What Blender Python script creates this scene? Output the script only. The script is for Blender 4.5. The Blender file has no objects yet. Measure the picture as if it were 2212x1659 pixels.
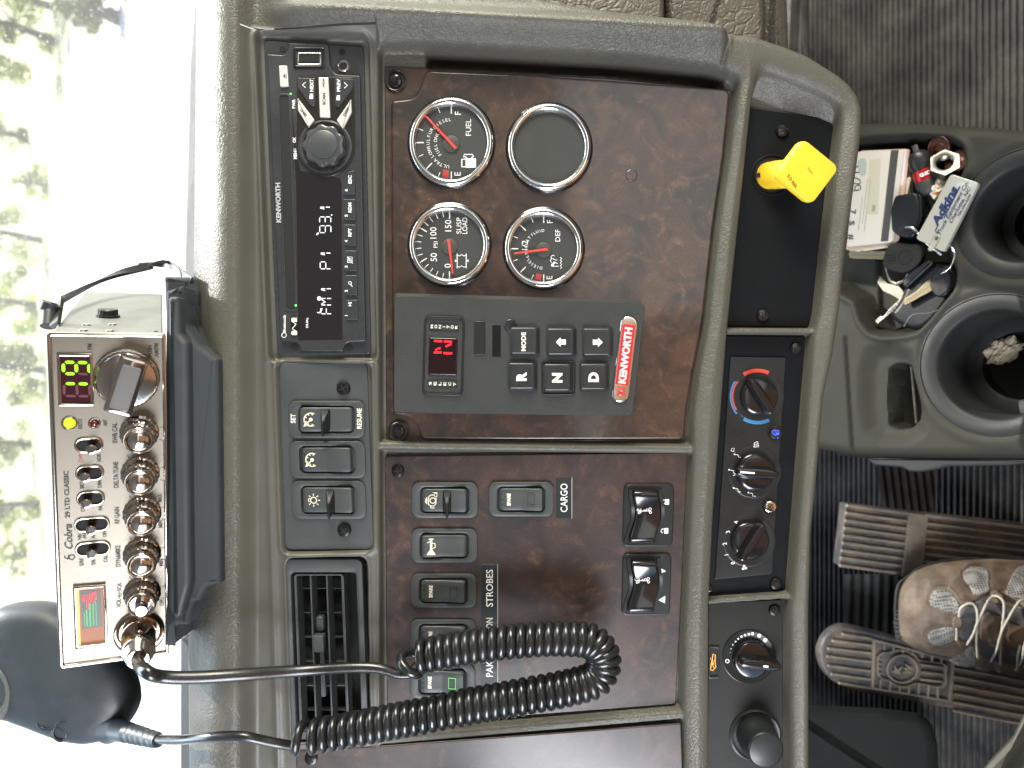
import bpy, bmesh, math, random
import numpy as np
from mathutils import Vector, Matrix, noise
random.seed(7)
SC = bpy.context.scene
COL = SC.collection
PI = math.pi
# ------------------------------------------------------------------ camera
PITCH = math.radians(36)
Q = 36/26/2212                       # tangent per photo unit (photo measured 2212 x 1659)
D0 = 0.43                            # metres from the lens to the dash face
FWD = Vector((0, math.cos(PITCH), -math.sin(PITCH)))
UPV = Vector((0, math.sin(PITCH), math.cos(PITCH)))
XV = Vector((1, 0, 0))
cam = bpy.data.objects.new('camera', bpy.data.cameras.new('camera'))
COL.objects.link(cam)
cam.data.lens = 26; cam.data.sensor_width = 36; cam.data.clip_start = .01; cam.data.clip_end = 2000
R = Matrix((-UPV, XV, -FWD)).transposed()      # the phone was held sideways: picture left is up
cam.matrix_world = R.to_4x4()
cam.data.dof.use_dof = True; cam.data.dof.focus_distance = .44; cam.data.dof.aperture_fstop = 9
SC.camera = cam
# ------------------------------------------------------------------ world, sun, window light, rear fill
SUN_EL, SUN_AZ = math.radians(44), math.radians(30)     # high, ahead of the truck and to its right
w = bpy.data.worlds.new('World'); SC.world = w; w.use_nodes = True
nt = w.node_tree; bg = nt.nodes['Background']
sky = nt.nodes.new('ShaderNodeTexSky'); sky.sky_type = 'NISHITA'; sky.sun_disc = False
sky.sun_elevation = SUN_EL; sky.sun_rotation = SUN_AZ; sky.dust_density = 1.2
nt.links.new(sky.outputs[0], bg.inputs[0]); bg.inputs[1].default_value = .15
sun = bpy.data.objects.new('sun', bpy.data.lights.new('sun', 'SUN')); COL.objects.link(sun)
sun.data.energy = 5; sun.data.angle = math.radians(.6); sun.data.color = (1, .95, .86)
sd = Vector((math.sin(SUN_AZ)*math.cos(SUN_EL), math.cos(SUN_AZ)*math.cos(SUN_EL), math.sin(SUN_EL)))
sun.rotation_euler = sd.to_track_quat('Z', 'Y').to_euler()
def area(name, loc, target, sx, sy, power, color):
    l = bpy.data.lights.new(name, 'AREA'); l.shape = 'RECTANGLE'; l.size = sx; l.size_y = sy
    l.energy = power; l.color = color
    o = bpy.data.objects.new(name, l); COL.objects.link(o); o.location = loc
    o.rotation_euler = (Vector(loc)-Vector(target)).to_track_quat('Z', 'Y').to_euler()
    return o
area('light_right_window', (1.15, .10, .14), (-.1, .35, -.35), .8, .45, 21, (1, .955, .79))
area('light_left_window', (-.92, -.25, .14), (0, .45, -.7), .7, .45, 14, (.92, .95, 1))
area('light_windscreen', (.1, 1.0, .62), (0, .35, -.2), 1.7, .5, 12, (.74, .90, 1))
area('light_rear_fill', (.15, -.95, .22), (0, .35, -.3), 1.3, .75, 3.2, (.97, .97, .95))  # soft fill added in front of the closed rear wall
SC.view_settings.view_transform = 'Standard'; SC.view_settings.look = 'None'
SC.view_settings.gamma = 1; SC.view_settings.use_curve_mapping = False
SC.view_settings.exposure = .8
SC.render.engine = 'CYCLES'
SC.cycles.max_bounces = 6; SC.cycles.diffuse_bounces = 3; SC.cycles.glossy_bounces = 3
SC.cycles.caustics_reflective = False; SC.cycles.caustics_refractive = False
SC.cycles.transparent_max_bounces = 8
SC.cycles.sample_clamp_indirect = 4
SC.cycles.use_denoising = True
# ------------------------------------------------------------------ frames
class Fr:
    """local frame: x to picture right, y to picture down, z towards the viewer; unit about one photo unit"""
    def __init__(s, O, ex, ey, ez): s.O, s.ex, s.ey, s.ez = Vector(O), Vector(ex), Vector(ey), Vector(ez)
    def pt(s, x, y, z=0): return s.O + s.ex*x + s.ey*y + s.ez*z
    def loc(s, px, py):
        d = ray(px, py); n = s.ex.cross(s.ey)
        p = d*(s.O.dot(n)/d.dot(n)) - s.O
        a = s.ex.dot(s.ex); b = s.ex.dot(s.ey); c = s.ey.dot(s.ey); e = p.dot(s.ex); f = p.dot(s.ey)
        dt = a*c-b*b
        return ((e*c-f*b)/dt, (f*a-e*b)/dt)
    def locs(s, pts): return [s.loc(*p) for p in pts]
    def at(s, x, y, z=0, rot=0):
        """frame moved to local x, y, z and turned by rot (radians, clockwise in the picture)"""
        c, q = math.cos(rot), math.sin(rot)
        return Fr(s.pt(x, y, z), s.ex*c+s.ey*q, -s.ex*q+s.ey*c, s.ez)
    def tilt(s, ax, ang):
        """tipped about the local x or y axis"""
        m = Matrix.Rotation(ang, 3, s.ex if ax == 'x' else s.ey)
        return Fr(s.O, m@s.ex, m@s.ey, m@s.ez)
def ray(px, py): return FWD + UPV*((1106-px)*Q) + XV*((829.5-py)*Q)
def dash(depth=D0):
    k = Q*depth
    return Fr(ray(0, 0)*depth, -UPV*k, -XV*k, -FWD*k)
def quad(c, depth):
    """frame of a tilted rectangle seen at photo corners c (tl, tr, br, bl)"""
    r = [ray(*p) for p in c]
    A = Matrix((( -r[0]), (r[1]), (-r[2]))).transposed()
    # l0 r0 - l1 r1 + l2 r2 - l3 r3 = 0 with l3 = 1
    M = Matrix((r[0], -r[1], r[2])).transposed()
    l = M.inverted() @ r[3]
    ls = [l[0], l[1], l[2], 1.0]; m = sum(ls)/4
    P = [r[i]*ls[i]/m*depth for i in range(4)]
    k = Q*depth
    ex = ((P[1]-P[0])+(P[2]-P[3])).normalized()*k
    ey = ((P[3]-P[0])+(P[2]-P[1])).normalized()*k
    ez = -ex.cross(ey).normalized()*k
    if ez.dot(FWD) > 0: ez = -ez
    return Fr(P[0], ex, ey, ez)
class RFr(Fr):
    """outline traced at the surface itself: x, y are photo units, z height above the given distance"""
    def __init__(s, depth): g = dash(depth); Fr.__init__(s, g.O, g.ex, g.ey, g.ez); s.d = depth; s.k = Q*depth
    def pt(s, x, y, z=0): return ray(x, y)*(s.d-z*s.k)
    def arr(s, X, Y, Z):
        f, u, v = (np.array(q) for q in (FWD, UPV, XV))
        return (f+((1106-X)*Q)[..., None]*u+((829.5-Y)*Q)[..., None]*v)*(s.d-Z*s.k)[..., None]
F = dash()
PX = F.ex.length                    # metres per unit on the dash face
def level(z, px, py):
    """horizontal frame at height z, origin under photo point"""
    d = ray(px, py); O = d*(z/d.z)
    k = Q*(O.dot(FWD))
    return Fr(O, Vector((0, -1, 0))*k, Vector((-1, 0, 0))*k, Vector((0, 0, 1))*k)
# ------------------------------------------------------------------ 2-D outlines
def rrect(x0, y0, x1, y1, r=0, n=5):
    if r <= 0: return [(x0, y0), (x1, y0), (x1, y1), (x0, y1)]
    r = min(r, abs(x1-x0)/2*.999, abs(y1-y0)/2*.999); o = []
    for cx, cy, a in ((x1-r, y0+r, -90), (x1-r, y1-r, 0), (x0+r, y1-r, 90), (x0+r, y0+r, 180)):
        for i in range(n+1):
            t = math.radians(a+90*i/n); o.append((cx+r*math.cos(t), cy+r*math.sin(t)))
    return o
def circ(cx, cy, r, n=32, ry=None, a0=0):
    ry = ry or r
    return [(cx+r*math.cos(a0+2*PI*i/n), cy+ry*math.sin(a0+2*PI*i/n)) for i in range(n)]
def fillet(pts, r, n=5):
    o = []; N = len(pts); rr = r if isinstance(r, (list, tuple)) else [r]*N
    for i in range(N):
        p, a, b = Vector(pts[i]), Vector(pts[i-1]), Vector(pts[(i+1) % N])
        u, v = (a-p), (b-p); lu, lv = u.length, v.length
        if rr[i] <= 0 or lu < 1e-6 or lv < 1e-6: o.append(tuple(p)); continue
        u.normalize(); v.normalize(); t = min(rr[i], lu*.49, lv*.49)
        p0, p1 = p+u*t, p+v*t
        for k in range(n+1):
            s = k/n; q = p0*(1-s)**2+p*2*s*(1-s)+p1*s*s; o.append(tuple(q))
    return o
def arc(cx, cy, r, a0, a1, n=16):
    return [(cx+r*math.cos(math.radians(a0+(a1-a0)*i/n)), cy+r*math.sin(math.radians(a0+(a1-a0)*i/n))) for i in range(n+1)]
def strip(pts, w):
    """outline of a stroke of width w along pts (w may be a list)"""
    L, Rr = [], []; N = len(pts); ww = w if isinstance(w, (list, tuple)) else [w]*N
    for i in range(N):
        a = Vector(pts[max(i-1, 0)]); b = Vector(pts[min(i+1, N-1)]); d = (b-a)
        if d.length < 1e-9: d = Vector((1, 0))
        d.normalize(); nrm = Vector((-d.y, d.x))*ww[i]/2; p = Vector(pts[i])
        L.append(tuple(p+nrm)); Rr.append(tuple(p-nrm))
    return L+Rr[::-1]
def spline(pts, n=8):
    """Catmull-Rom through pts (any dimension)"""
    P = [Vector(p) for p in pts]; P = [P[0]*2-P[1]]+P+[P[-1]*2-P[-2]]; o = []
    for i in range(1, len(P)-2):
        for k in range(n):
            t = k/n; a, b, c, d = P[i-1:i+3]
            o.append(.5*((2*b)+(c-a)*t+(2*a-5*b+4*c-d)*t*t+(3*b-3*c+d-a)*t**3))
    o.append(P[-2]); return o
# ------------------------------------------------------------------ text
_tc = {}
def text_raw(s, bold=0.0, res=3):
    key = (s, bold, res)
    if key not in _tc:
        cu = bpy.data.curves.new('t', 'FONT'); cu.body = s; cu.size = 1; cu.resolution_u = res; cu.offset = bold
        ob = bpy.data.objects.new('t', cu)
        me = bpy.data.meshes.new_from_object(ob)
        vs = [(v.co.x, v.co.y) for v in me.vertices]; fs = [tuple(p.vertices) for p in me.polygons]
        bpy.data.objects.remove(ob); bpy.data.curves.remove(cu); bpy.data.meshes.remove(me)
        _tc[key] = (vs, fs)
    return _tc[key]
class MB:
    """collects shapes in frames; build() links them as one mesh object"""
    def __init__(s, fr=None): s.bm = bmesh.new(); s.fr = fr or F
    def poly(s, pts, z=0, fr=None):
        fr = fr or s.fr; vs = [s.bm.verts.new(fr.pt(x, y, z)) for x, y in pts]
        f = s.bm.faces.new(vs)
        return f
    def flat(s, pts, z=0, fr=None):
        """filled flat outline, safe for concave shapes"""
        f = s.poly(pts, z, fr); bmesh.ops.triangulate(s.bm, faces=[f])
    def rings(s, rings, cap0=False, cap1=True, fr=None, close=True):
        """loft through rings: each a list of (x, y, z)"""
        fr = fr or s.fr
        V = [[s.bm.verts.new(fr.pt(*p)) for p in r] for r in rings]
        n = len(V[0]); m = n if close else n-1
        for a, b in zip(V, V[1:]):
            for i in range(m):
                j = (i+1) % n
                try: s.bm.faces.new((a[i], a[j], b[j], b[i]))
                except ValueError: pass
        out = []
        if cap0: out.append(s.bm.faces.new(V[0][::-1]))
        if cap1: out.append(s.bm.faces.new(V[-1]))
        if n > 4:
            for f in out: bmesh.ops.triangulate(s.bm, faces=[f])
    def prism(s, pts, z0, z1, bev=0, seg=3, fr=None, taper=0, back=False):
        """outline raised from z0 to z1 with a rounded upper edge"""
        def inset(d):
            if d == 0: return pts
            o = []; N = len(pts)
            A = sum(pts[i][0]*pts[(i+1) % N][1]-pts[(i+1) % N][0]*pts[i][1] for i in range(N))
            sg = 1 if A > 0 else -1
            for i in range(N):
                p = Vector(pts[i]); a = Vector(pts[i-1]); b = Vector(pts[(i+1) % N])
                e1 = (p-a); e2 = (b-p)
                if e1.length < 1e-7: e1 = e2
                if e2.length < 1e-7: e2 = e1
                if e1.length < 1e-7: o.append(tuple(p)); continue
                e1.normalize(); e2.normalize()
                n1 = Vector((-e1.y, e1.x))*sg; n2 = Vector((-e2.y, e2.x))*sg
                m = n1+n2; l = m.length
                if l < .3: m = n1; k = 1
                else: m /= l; k = min(1/max(m.dot(n1), .4), 2)
                o.append(tuple(p+m*d*k))
            return o
        R_ = [[(x, y, z0) for x, y in pts]]
        sgn = 1 if z1 > z0 else -1
        if bev > 0:
            for i in range(seg+1):
                t = i/seg*PI/2
                R_.append([(x, y, z1-sgn*bev*(1-math.sin(t))) for x, y in inset(taper+bev*(1-math.cos(t)))])
            R_.append([(x, y, z1) for x, y in inset(taper+bev+min(bev*.5, .8))])
        else: R_.append([(x, y, z1) for x, y in inset(taper)])
        s.rings(R_, cap0=back, cap1=True, fr=fr)
    def ringwall(s, outer, inner, z0, z1, bev=1.0, fr=None, zin=None):
        """frame between two outlines with the same point count"""
        zin = z0 if zin is None else zin
        def mix(t): return [(a[0]+(b[0]-a[0])*t, a[1]+(b[1]-a[1])*t) for a, b in zip(outer, inner)]
        w = max(1e-3, (Vector(outer[0])-Vector(inner[0])).length); k = min(bev/w, .45)
        R_ = [[(x, y, z0) for x, y in outer], [(x, y, z1-bev) for x, y in outer],
              [(x, y, z1-bev*.3) for x, y in mix(k*.3)], [(x, y, z1) for x, y in mix(k)],
              [(x, y, z1) for x, y in mix(1-k)], [(x, y, z1-bev*.3) for x, y in mix(1-k*.3)],
              [(x, y, z1-bev) for x, y in inner], [(x, y, zin) for x, y in inner]]
        s.rings(R_, cap0=False, cap1=False, fr=fr)
    def lathe(s, prof, cx=0, cy=0, n=40, fr=None, sy=1, cap=True, lobes=0, depth=0):
        """profile of (r, z) turned about the local z axis"""
        R_ = []
        for r, z in prof:
            ring = []
            for i in range(n):
                a = 2*PI*i/n; rr = r*(1-depth*(.5+.5*math.cos(lobes*a))) if lobes else r
                ring.append((cx+rr*math.cos(a), cy+sy*rr*math.sin(a), z))
            R_.append(ring)
        s.rings(R_, cap0=False, cap1=cap and prof[-1][0] > 1e-6, fr=fr)
    def tube(s, P, r, n=10, caps=True):
        """tube along world points; r constant or list"""
        P = [Vector(p) for p in P]; N = len(P); rr = r if isinstance(r, (list, tuple)) else [r]*N
        t = (P[1]-P[0]).normalized(); u = t.orthogonal().normalized(); V = []
        for i in range(N):
            t2 = (P[min(i+1, N-1)]-P[max(i-1, 0)])
            if t2.length < 1e-9: t2 = t
            t2.normalize(); u = (u-t2*u.dot(t2)).normalized(); v = t2.cross(u)
            V.append([s.bm.verts.new(P[i]+(u*math.cos(2*PI*k/n)+v*math.sin(2*PI*k/n))*rr[i]) for k in range(n)])
            t = t2
        for a, b in zip(V, V[1:]):
            for k in range(n): s.bm.faces.new((a[k], a[(k+1) % n], b[(k+1) % n], b[k]))
        if caps: s.bm.faces.new(V[0][::-1]); s.bm.faces.new(V[-1])
    def text(s, t, cx, cy, h=None, L=None, z=.5, deg=-90, bold=0.0, shear=0, fr=None, res=3):
        """lettering centred on cx, cy; h letter height, L run length; -90 reads up the picture"""
        fr = fr or s.fr; vs, fs = text_raw(t, bold, res)
        if not vs: return
        x0 = min(v[0] for v in vs); x1 = max(v[0] for v in vs); y0 = min(v[1] for v in vs); y1 = max(v[1] for v in vs)
        sy = (h/(y1-y0)) if h else None; sx = (L/(x1-x0)) if L else None
        sy = sy or sx; sx = sx or sy
        a = math.radians(deg); ru = Vector((math.cos(a), math.sin(a))); up = Vector((math.sin(a), -math.cos(a)))
        V = []
        for x, y in vs:
            q = ru*((x-(x0+x1)/2)*sx+(y-y0)*sy*shear)+up*((y-(y0+y1)/2)*sy)
            V.append(s.bm.verts.new(fr.pt(cx+q.x, cy+q.y, z)))
        for f in fs:
            try: s.bm.faces.new([V[i] for i in f])
            except ValueError: pass
    def stroke(s, pts, w, z=.5, fr=None, h=0):
        o = strip(pts, w)
        if h: s.prism(o, z, z+h, 0, fr=fr)
        else:
            fr = fr or s.fr; n = len(pts)
            V = [s.bm.verts.new(fr.pt(x, y, z)) for x, y in o]
            for i in range(n-1): s.bm.faces.new((V[i], V[i+1], V[2*n-2-i], V[2*n-1-i]))
    def build(s, name, mat, parent=None, sharp=38, recalc=True, **props):
        bm = s.bm
        if recalc: bmesh.ops.recalc_face_normals(bm, faces=bm.faces)
        if parent is not None: off = parent.matrix_world.translation.copy() if parent.parent is None else OFF[parent.name]
        else:
            n = max(1, len(bm.verts)); off = Vector((sum(v.co.x for v in bm.verts)/n, sum(v.co.y for v in bm.verts)/n, min(v.co.z for v in bm.verts)))
        for v in bm.verts: v.co -= off
        me = bpy.data.meshes.new(name); bm.to_mesh(me); bm.free()
        for p in me.polygons: p.use_smooth = True
        me.set_sharp_from_angle(angle=math.radians(sharp))
        me.materials.append(mat)
        ob = bpy.data.objects.new(name, me); COL.objects.link(ob)
        if parent is not None: ob.parent = parent
        else: ob.location = off; ob.matrix_world = Matrix.Translation(off)
        OFF[ob.name] = off
        for k, v in props.items(): ob[k] = v
        return ob
OFF = {}
def thing(name, label, cat, fr_pt, group=None):
    o = bpy.data.objects.new(name, None); COL.objects.link(o); o.empty_display_size = .01
    o.location = fr_pt; o.matrix_world = Matrix.Translation(fr_pt)
    o['label'] = label; o['category'] = cat
    if group: o['group'] = group
    OFF[o.name] = Vector(fr_pt)
    return o
# ------------------------------------------------------------------ height sheets
def sd_poly(X, Y, pts):
    """signed distance to a polygon, negative inside"""
    d = np.full(X.shape, 1e9); inside = np.zeros(X.shape, bool); n = len(pts)
    for i in range(n):
        ax, ay = pts[i]; bx, by = pts[(i+1) % n]; ex, ey = bx-ax, by-ay
        wx, wy = X-ax, Y-ay; L = ex*ex+ey*ey+1e-12
        t = np.clip((wx*ex+wy*ey)/L, 0, 1); dx, dy = wx-ex*t, wy-ey*t
        d = np.minimum(d, dx*dx+dy*dy)
        c = (ay > Y) != (by > Y)
        xi = ex*(Y-ay)/(by-ay if abs(by-ay) > 1e-12 else 1e-12)+ax
        inside ^= c & (X < xi)
    d = np.sqrt(d); return np.where(inside, -d, d)
def sd_line(X, Y, pts):
    d = np.full(X.shape, 1e9)
    for (ax, ay), (bx, by) in zip(pts, pts[1:]):
        ex, ey = bx-ax, by-ay; wx, wy = X-ax, Y-ay
        t = np.clip((wx*ex+wy*ey)/(ex*ex+ey*ey+1e-12), 0, 1)
        d = np.minimum(d, (wx-ex*t)**2+(wy-ey*t)**2)
    return np.sqrt(d)
def sm(a, b, x):
    t = np.clip((x-a)/(b-a), 0, 1); return t*t*(3-2*t)
def sheet(name, mat, fr, xs, ys, Z, keep=None, parent=None, **props):
    """grid surface; Z[j, i] heights in frame units"""
    nx, ny = len(xs), len(ys)
    X, Y = np.meshgrid(xs, ys)
    O, ex, ey, ez = (np.array(v) for v in (fr.O, fr.ex, fr.ey, fr.ez))
    P = fr.arr(X, Y, Z) if isinstance(fr, RFr) else O+X[..., None]*ex+Y[..., None]*ey+Z[..., None]*ez
    P = P.reshape(-1, 3)
    off = np.array(OFF[parent.name]) if parent is not None else np.array([P[:, 0].mean(), P[:, 1].mean(), P[:, 2].min()])
    idx = np.arange(nx*ny).reshape(ny, nx)
    q = np.stack([idx[:-1, :-1], idx[1:, :-1], idx[1:, 1:], idx[:-1, 1:]], -1).reshape(-1, 4)
    if keep is not None:
        k = keep[:-1, :-1] | keep[1:, :-1] | keep[1:, 1:] | keep[:-1, 1:]
        q = q[k.reshape(-1)]
    used = np.unique(q); remap = np.zeros(nx*ny, int); remap[used] = np.arange(len(used))
    me = bpy.data.meshes.new(name); me.from_pydata((P[used]-off).tolist(), [], remap[q].tolist())
    me.polygons.foreach_set('use_smooth', [True]*len(me.polygons)); me.update()
    me.set_sharp_from_angle(angle=math.radians(60))
    me.materials.append(mat)
    ob = bpy.data.objects.new(name, me); COL.objects.link(ob)
    if parent is not None: ob.parent = parent
    else: ob.location = Vector(off); ob.matrix_world = Matrix.Translation(Vector(off))
    OFF[ob.name] = Vector(off)
    for k_, v in props.items(): ob[k_] = v
    return ob
# ------------------------------------------------------------------ materials
def M_(name):
    m = bpy.data.materials.new(name); m.use_nodes = True; nt = m.node_tree
    return m, nt, nt.nodes['Principled BSDF']
def nd(nt, t, **kw):
    n = nt.nodes.new(t)
    for k, v in kw.items():
        if hasattr(n, k): setattr(n, k, v)
        else: n.inputs[k.replace('_', ' ')].default_value = v
    return n
def plain(name, col, rough=.5, metal=0, spec=.5, coat=0, grain=0, grain_scale=900, bump=0, bump_scale=400, aniso=0, emit=None, es=1, var=.0, trans=0, coat_rough=.03):
    m, nt, b = M_(name); L = nt.links
    b.inputs['Base Color'].default_value = (*col, 1); b.inputs['Roughness'].default_value = rough
    b.inputs['Metallic'].default_value = metal; b.inputs['Specular IOR Level'].default_value = spec
    b.inputs['Coat Weight'].default_value = coat; b.inputs['Coat Roughness'].default_value = coat_rough
    b.inputs['Transmission Weight'].default_value = trans
    if emit: b.inputs['Emission Color'].default_value = (*emit, 1); b.inputs['Emission Strength'].default_value = es
    tc = nd(nt, 'ShaderNodeTexCoord')
    if var or grain:
        n = nd(nt, 'ShaderNodeTexNoise'); n.inputs['Scale'].default_value = 35; n.inputs['Detail'].default_value = 8; n.inputs['Roughness'].default_value = .65
        L.new(tc.outputs['Object'], n.inputs['Vector'])
        mr = nd(nt, 'ShaderNodeMapRange'); mr.inputs['From Min'].default_value = .3; mr.inputs['From Max'].default_value = .7
        mr.inputs['To Min'].default_value = max(.02, rough-.12); mr.inputs['To Max'].default_value = min(1, rough+.12)
        L.new(n.outputs['Fac'], mr.inputs['Value']); L.new(mr.outputs[0], b.inputs['Roughness'])
        if var:
            mx = nd(nt, 'ShaderNodeMix', data_type='RGBA'); mx.inputs['A'].default_value = (*[c*(1-var) for c in col], 1); mx.inputs['B'].default_value = (*[min(1, c*(1+var)) for c in col], 1)
            L.new(n.outputs['Fac'], mx.inputs['Factor']); L.new(mx.outputs['Result'], b.inputs['Base Color'])
    if bump:
        n2 = nd(nt, 'ShaderNodeTexNoise'); n2.inputs['Scale'].default_value = bump_scale; n2.inputs['Detail'].default_value = 2
        L.new(tc.outputs['Object'], n2.inputs['Vector'])
        bp = nd(nt, 'ShaderNodeBump'); bp.inputs['Strength'].default_value = bump; bp.inputs['Distance'].default_value = .0004
        L.new(n2.outputs['Fac'], bp.inputs['Height']); L.new(bp.outputs[0], b.inputs['Normal'])
    return m
def vinyl(name, col, rough=.5, scale=170, strength=.6, dist=.0009, var=.1, spec=.5, crease=True):
    """pebbled leather-grain vinyl"""
    m, nt, b = M_(name); L = nt.links
    tc = nd(nt, 'ShaderNodeTexCoord')
    wn = nd(nt, 'ShaderNodeTexNoise'); wn.inputs['Scale'].default_value = scale*.35; wn.inputs['Detail'].default_value = 3
    L.new(tc.outputs['Object'], wn.inputs['Vector'])
    mxv = nd(nt, 'ShaderNodeMix', data_type='VECTOR'); mxv.inputs['Factor'].default_value = .012 if crease else .004
    L.new(tc.outputs['Object'], mxv.inputs['A']); L.new(wn.outputs['Color'], mxv.inputs['B'])
    v = nd(nt, 'ShaderNodeTexVoronoi', feature='DISTANCE_TO_EDGE'); v.inputs['Scale'].default_value = scale
    L.new(mxv.outputs['Result'], v.inputs['Vector'])
    v2 = nd(nt, 'ShaderNodeTexVoronoi', feature='DISTANCE_TO_EDGE'); v2.inputs['Scale'].default_value = scale*2.3
    L.new(mxv.outputs['Result'], v2.inputs['Vector'])
    r1 = nd(nt, 'ShaderNodeMapRange'); r1.inputs['From Max'].default_value = .16; L.new(v.outputs['Distance'], r1.inputs['Value'])
    r2 = nd(nt, 'ShaderNodeMapRange'); r2.inputs['From Max'].default_value = .25; r2.inputs['To Max'].default_value = .45; L.new(v2.outputs['Distance'], r2.inputs['Value'])
    n3 = nd(nt, 'ShaderNodeTexNoise'); n3.inputs['Scale'].default_value = 22; n3.inputs['Detail'].default_value = 3; L.new(tc.outputs['Object'], n3.inputs['Vector'])
    r3 = nd(nt, 'ShaderNodeMapRange'); r3.inputs['From Min'].default_value = .38; r3.inputs['From Max'].default_value = .62; r3.inputs['To Min'].default_value = .15; L.new(n3.outputs['Fac'], r3.inputs['Value'])
    ml = nd(nt, 'ShaderNodeMath', operation='MULTIPLY'); L.new(r1.outputs[0], ml.inputs[0]); L.new(r3.outputs[0], ml.inputs[1])
    ad = nd(nt, 'ShaderNodeMath', operation='ADD'); L.new(ml.outputs[0], ad.inputs[0]); L.new(r2.outputs[0], ad.inputs[1])
    bp = nd(nt, 'ShaderNodeBump'); bp.inputs['Strength'].default_value = strength; bp.inputs['Distance'].default_value = dist
    L.new(ad.outputs[0], bp.inputs['Height']); L.new(bp.outputs[0], b.inputs['Normal'])
    n = nd(nt, 'ShaderNodeTexNoise'); n.inputs['Scale'].default_value = 14; n.inputs['Detail'].default_value = 7; n.inputs['Roughness'].default_value = .6
    L.new(tc.outputs['Object'], n.inputs['Vector'])
    mx = nd(nt, 'ShaderNodeMix', data_type='RGBA'); mx.inputs['A'].default_value = (*[c*(1-var) for c in col], 1); mx.inputs['B'].default_value = (*[c*(1+var) for c in col], 1)
    L.new(n.outputs['Fac'], mx.inputs['Factor']); L.new(mx.outputs['Result'], b.inputs['Base Color'])
    mr = nd(nt, 'ShaderNodeMapRange'); mr.inputs['To Min'].default_value = rough-.1; mr.inputs['To Max'].default_value = rough+.12
    L.new(n.outputs['Fac'], mr.inputs['Value']); L.new(mr.outputs[0], b.inputs['Roughness'])
    b.inputs['Specular IOR Level'].default_value = spec
    return m
def burl(name, dark, mid, red, gloss=.12):
    """polished walnut burl laminate"""
    m, nt, b = M_(name); L = nt.links
    tc = nd(nt, 'ShaderNodeTexCoord')
    n1 = nd(nt, 'ShaderNodeTexNoise'); n1.inputs['Scale'].default_value = 27; n1.inputs['Detail'].default_value = 4; n1.inputs['Roughness'].default_value = .55; n1.inputs['Distortion'].default_value = 1.6
    n2 = nd(nt, 'ShaderNodeTexNoise'); n2.inputs['Scale'].default_value = 120; n2.inputs['Detail'].default_value = 9; n2.inputs['Roughness'].default_value = .75; n2.inputs['Distortion'].default_value = .8
    n3 = nd(nt, 'ShaderNodeTexNoise'); n3.inputs['Scale'].default_value = 1300; n3.inputs['Detail'].default_value = 2
    n4 = nd(nt, 'ShaderNodeTexNoise'); n4.inputs['Scale'].default_value = 44; n4.inputs['Detail'].default_value = 5; n4.inputs['Distortion'].default_value = 2.4
    mp = nd(nt, 'ShaderNodeMapping'); mp.inputs['Location'].default_value = (3.1, 1.7, .4); L.new(tc.outputs['Object'], mp.inputs['Vector'])
    for n in (n1, n2, n3): L.new(tc.outputs['Object'], n.inputs['Vector'])
    L.new(mp.outputs[0], n4.inputs['Vector'])
    r1 = nd(nt, 'ShaderNodeMapRange'); r1.inputs['From Min'].default_value = .36; r1.inputs['From Max'].default_value = .64; L.new(n1.outputs['Fac'], r1.inputs['Value'])
    r2 = nd(nt, 'ShaderNodeMapRange'); r2.inputs['From Min'].default_value = .4; r2.inputs['From Max'].default_value = .66; L.new(n2.outputs['Fac'], r2.inputs['Value'])
    a = nd(nt, 'ShaderNodeMath', operation='MULTIPLY'); L.new(r1.outputs[0], a.inputs[0]); L.new(r2.outputs[0], a.inputs[1])
    m1 = nd(nt, 'ShaderNodeMix', data_type='RGBA'); m1.inputs['A'].default_value = (*dark, 1); m1.inputs['B'].default_value = (*mid, 1); L.new(r1.outputs[0], m1.inputs['Factor'])
    r4 = nd(nt, 'ShaderNodeMapRange'); r4.inputs['From Min'].default_value = .5; r4.inputs['From Max'].default_value = .68; L.new(n4.outputs['Fac'], r4.inputs['Value'])
    a2 = nd(nt, 'ShaderNodeMath', operation='MULTIPLY'); L.new(r4.outputs[0], a2.inputs[0]); L.new(r2.outputs[0], a2.inputs[1])
    m2 = nd(nt, 'ShaderNodeMix', data_type='RGBA'); L.new(m1.outputs['Result'], m2.inputs['A']); m2.inputs['B'].default_value = (*red, 1); L.new(a2.outputs[0], m2.inputs['Factor'])
    m3 = nd(nt, 'ShaderNodeMix', data_type='RGBA', blend_type='MULTIPLY'); L.new(m2.outputs['Result'], m3.inputs['A'])
    r3 = nd(nt, 'ShaderNodeMapRange'); r3.inputs['From Min'].default_value = .35; r3.inputs['From Max'].default_value = .65; r3.inputs['To Min'].default_value = .55; r3.inputs['To Max'].default_value = 1.25; L.new(n3.outputs['Fac'], r3.inputs['Value'])
    L.new(r3.outputs[0], m3.inputs['B']); m3.inputs['Factor'].default_value = .8
    L.new(m3.outputs['Result'], b.inputs['Base Color'])
    b.inputs['Roughness'].default_value = .45; b.inputs['Coat Weight'].default_value = 1; b.inputs['Coat Roughness'].default_value = gloss
    bp = nd(nt, 'ShaderNodeBump'); bp.inputs['Strength'].default_value = .06; bp.inputs['Distance'].default_value = .0006
    L.new(n1.outputs['Fac'], bp.inputs['Height']); L.new(bp.outputs[0], b.inputs['Coat Normal'])
    return m
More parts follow.
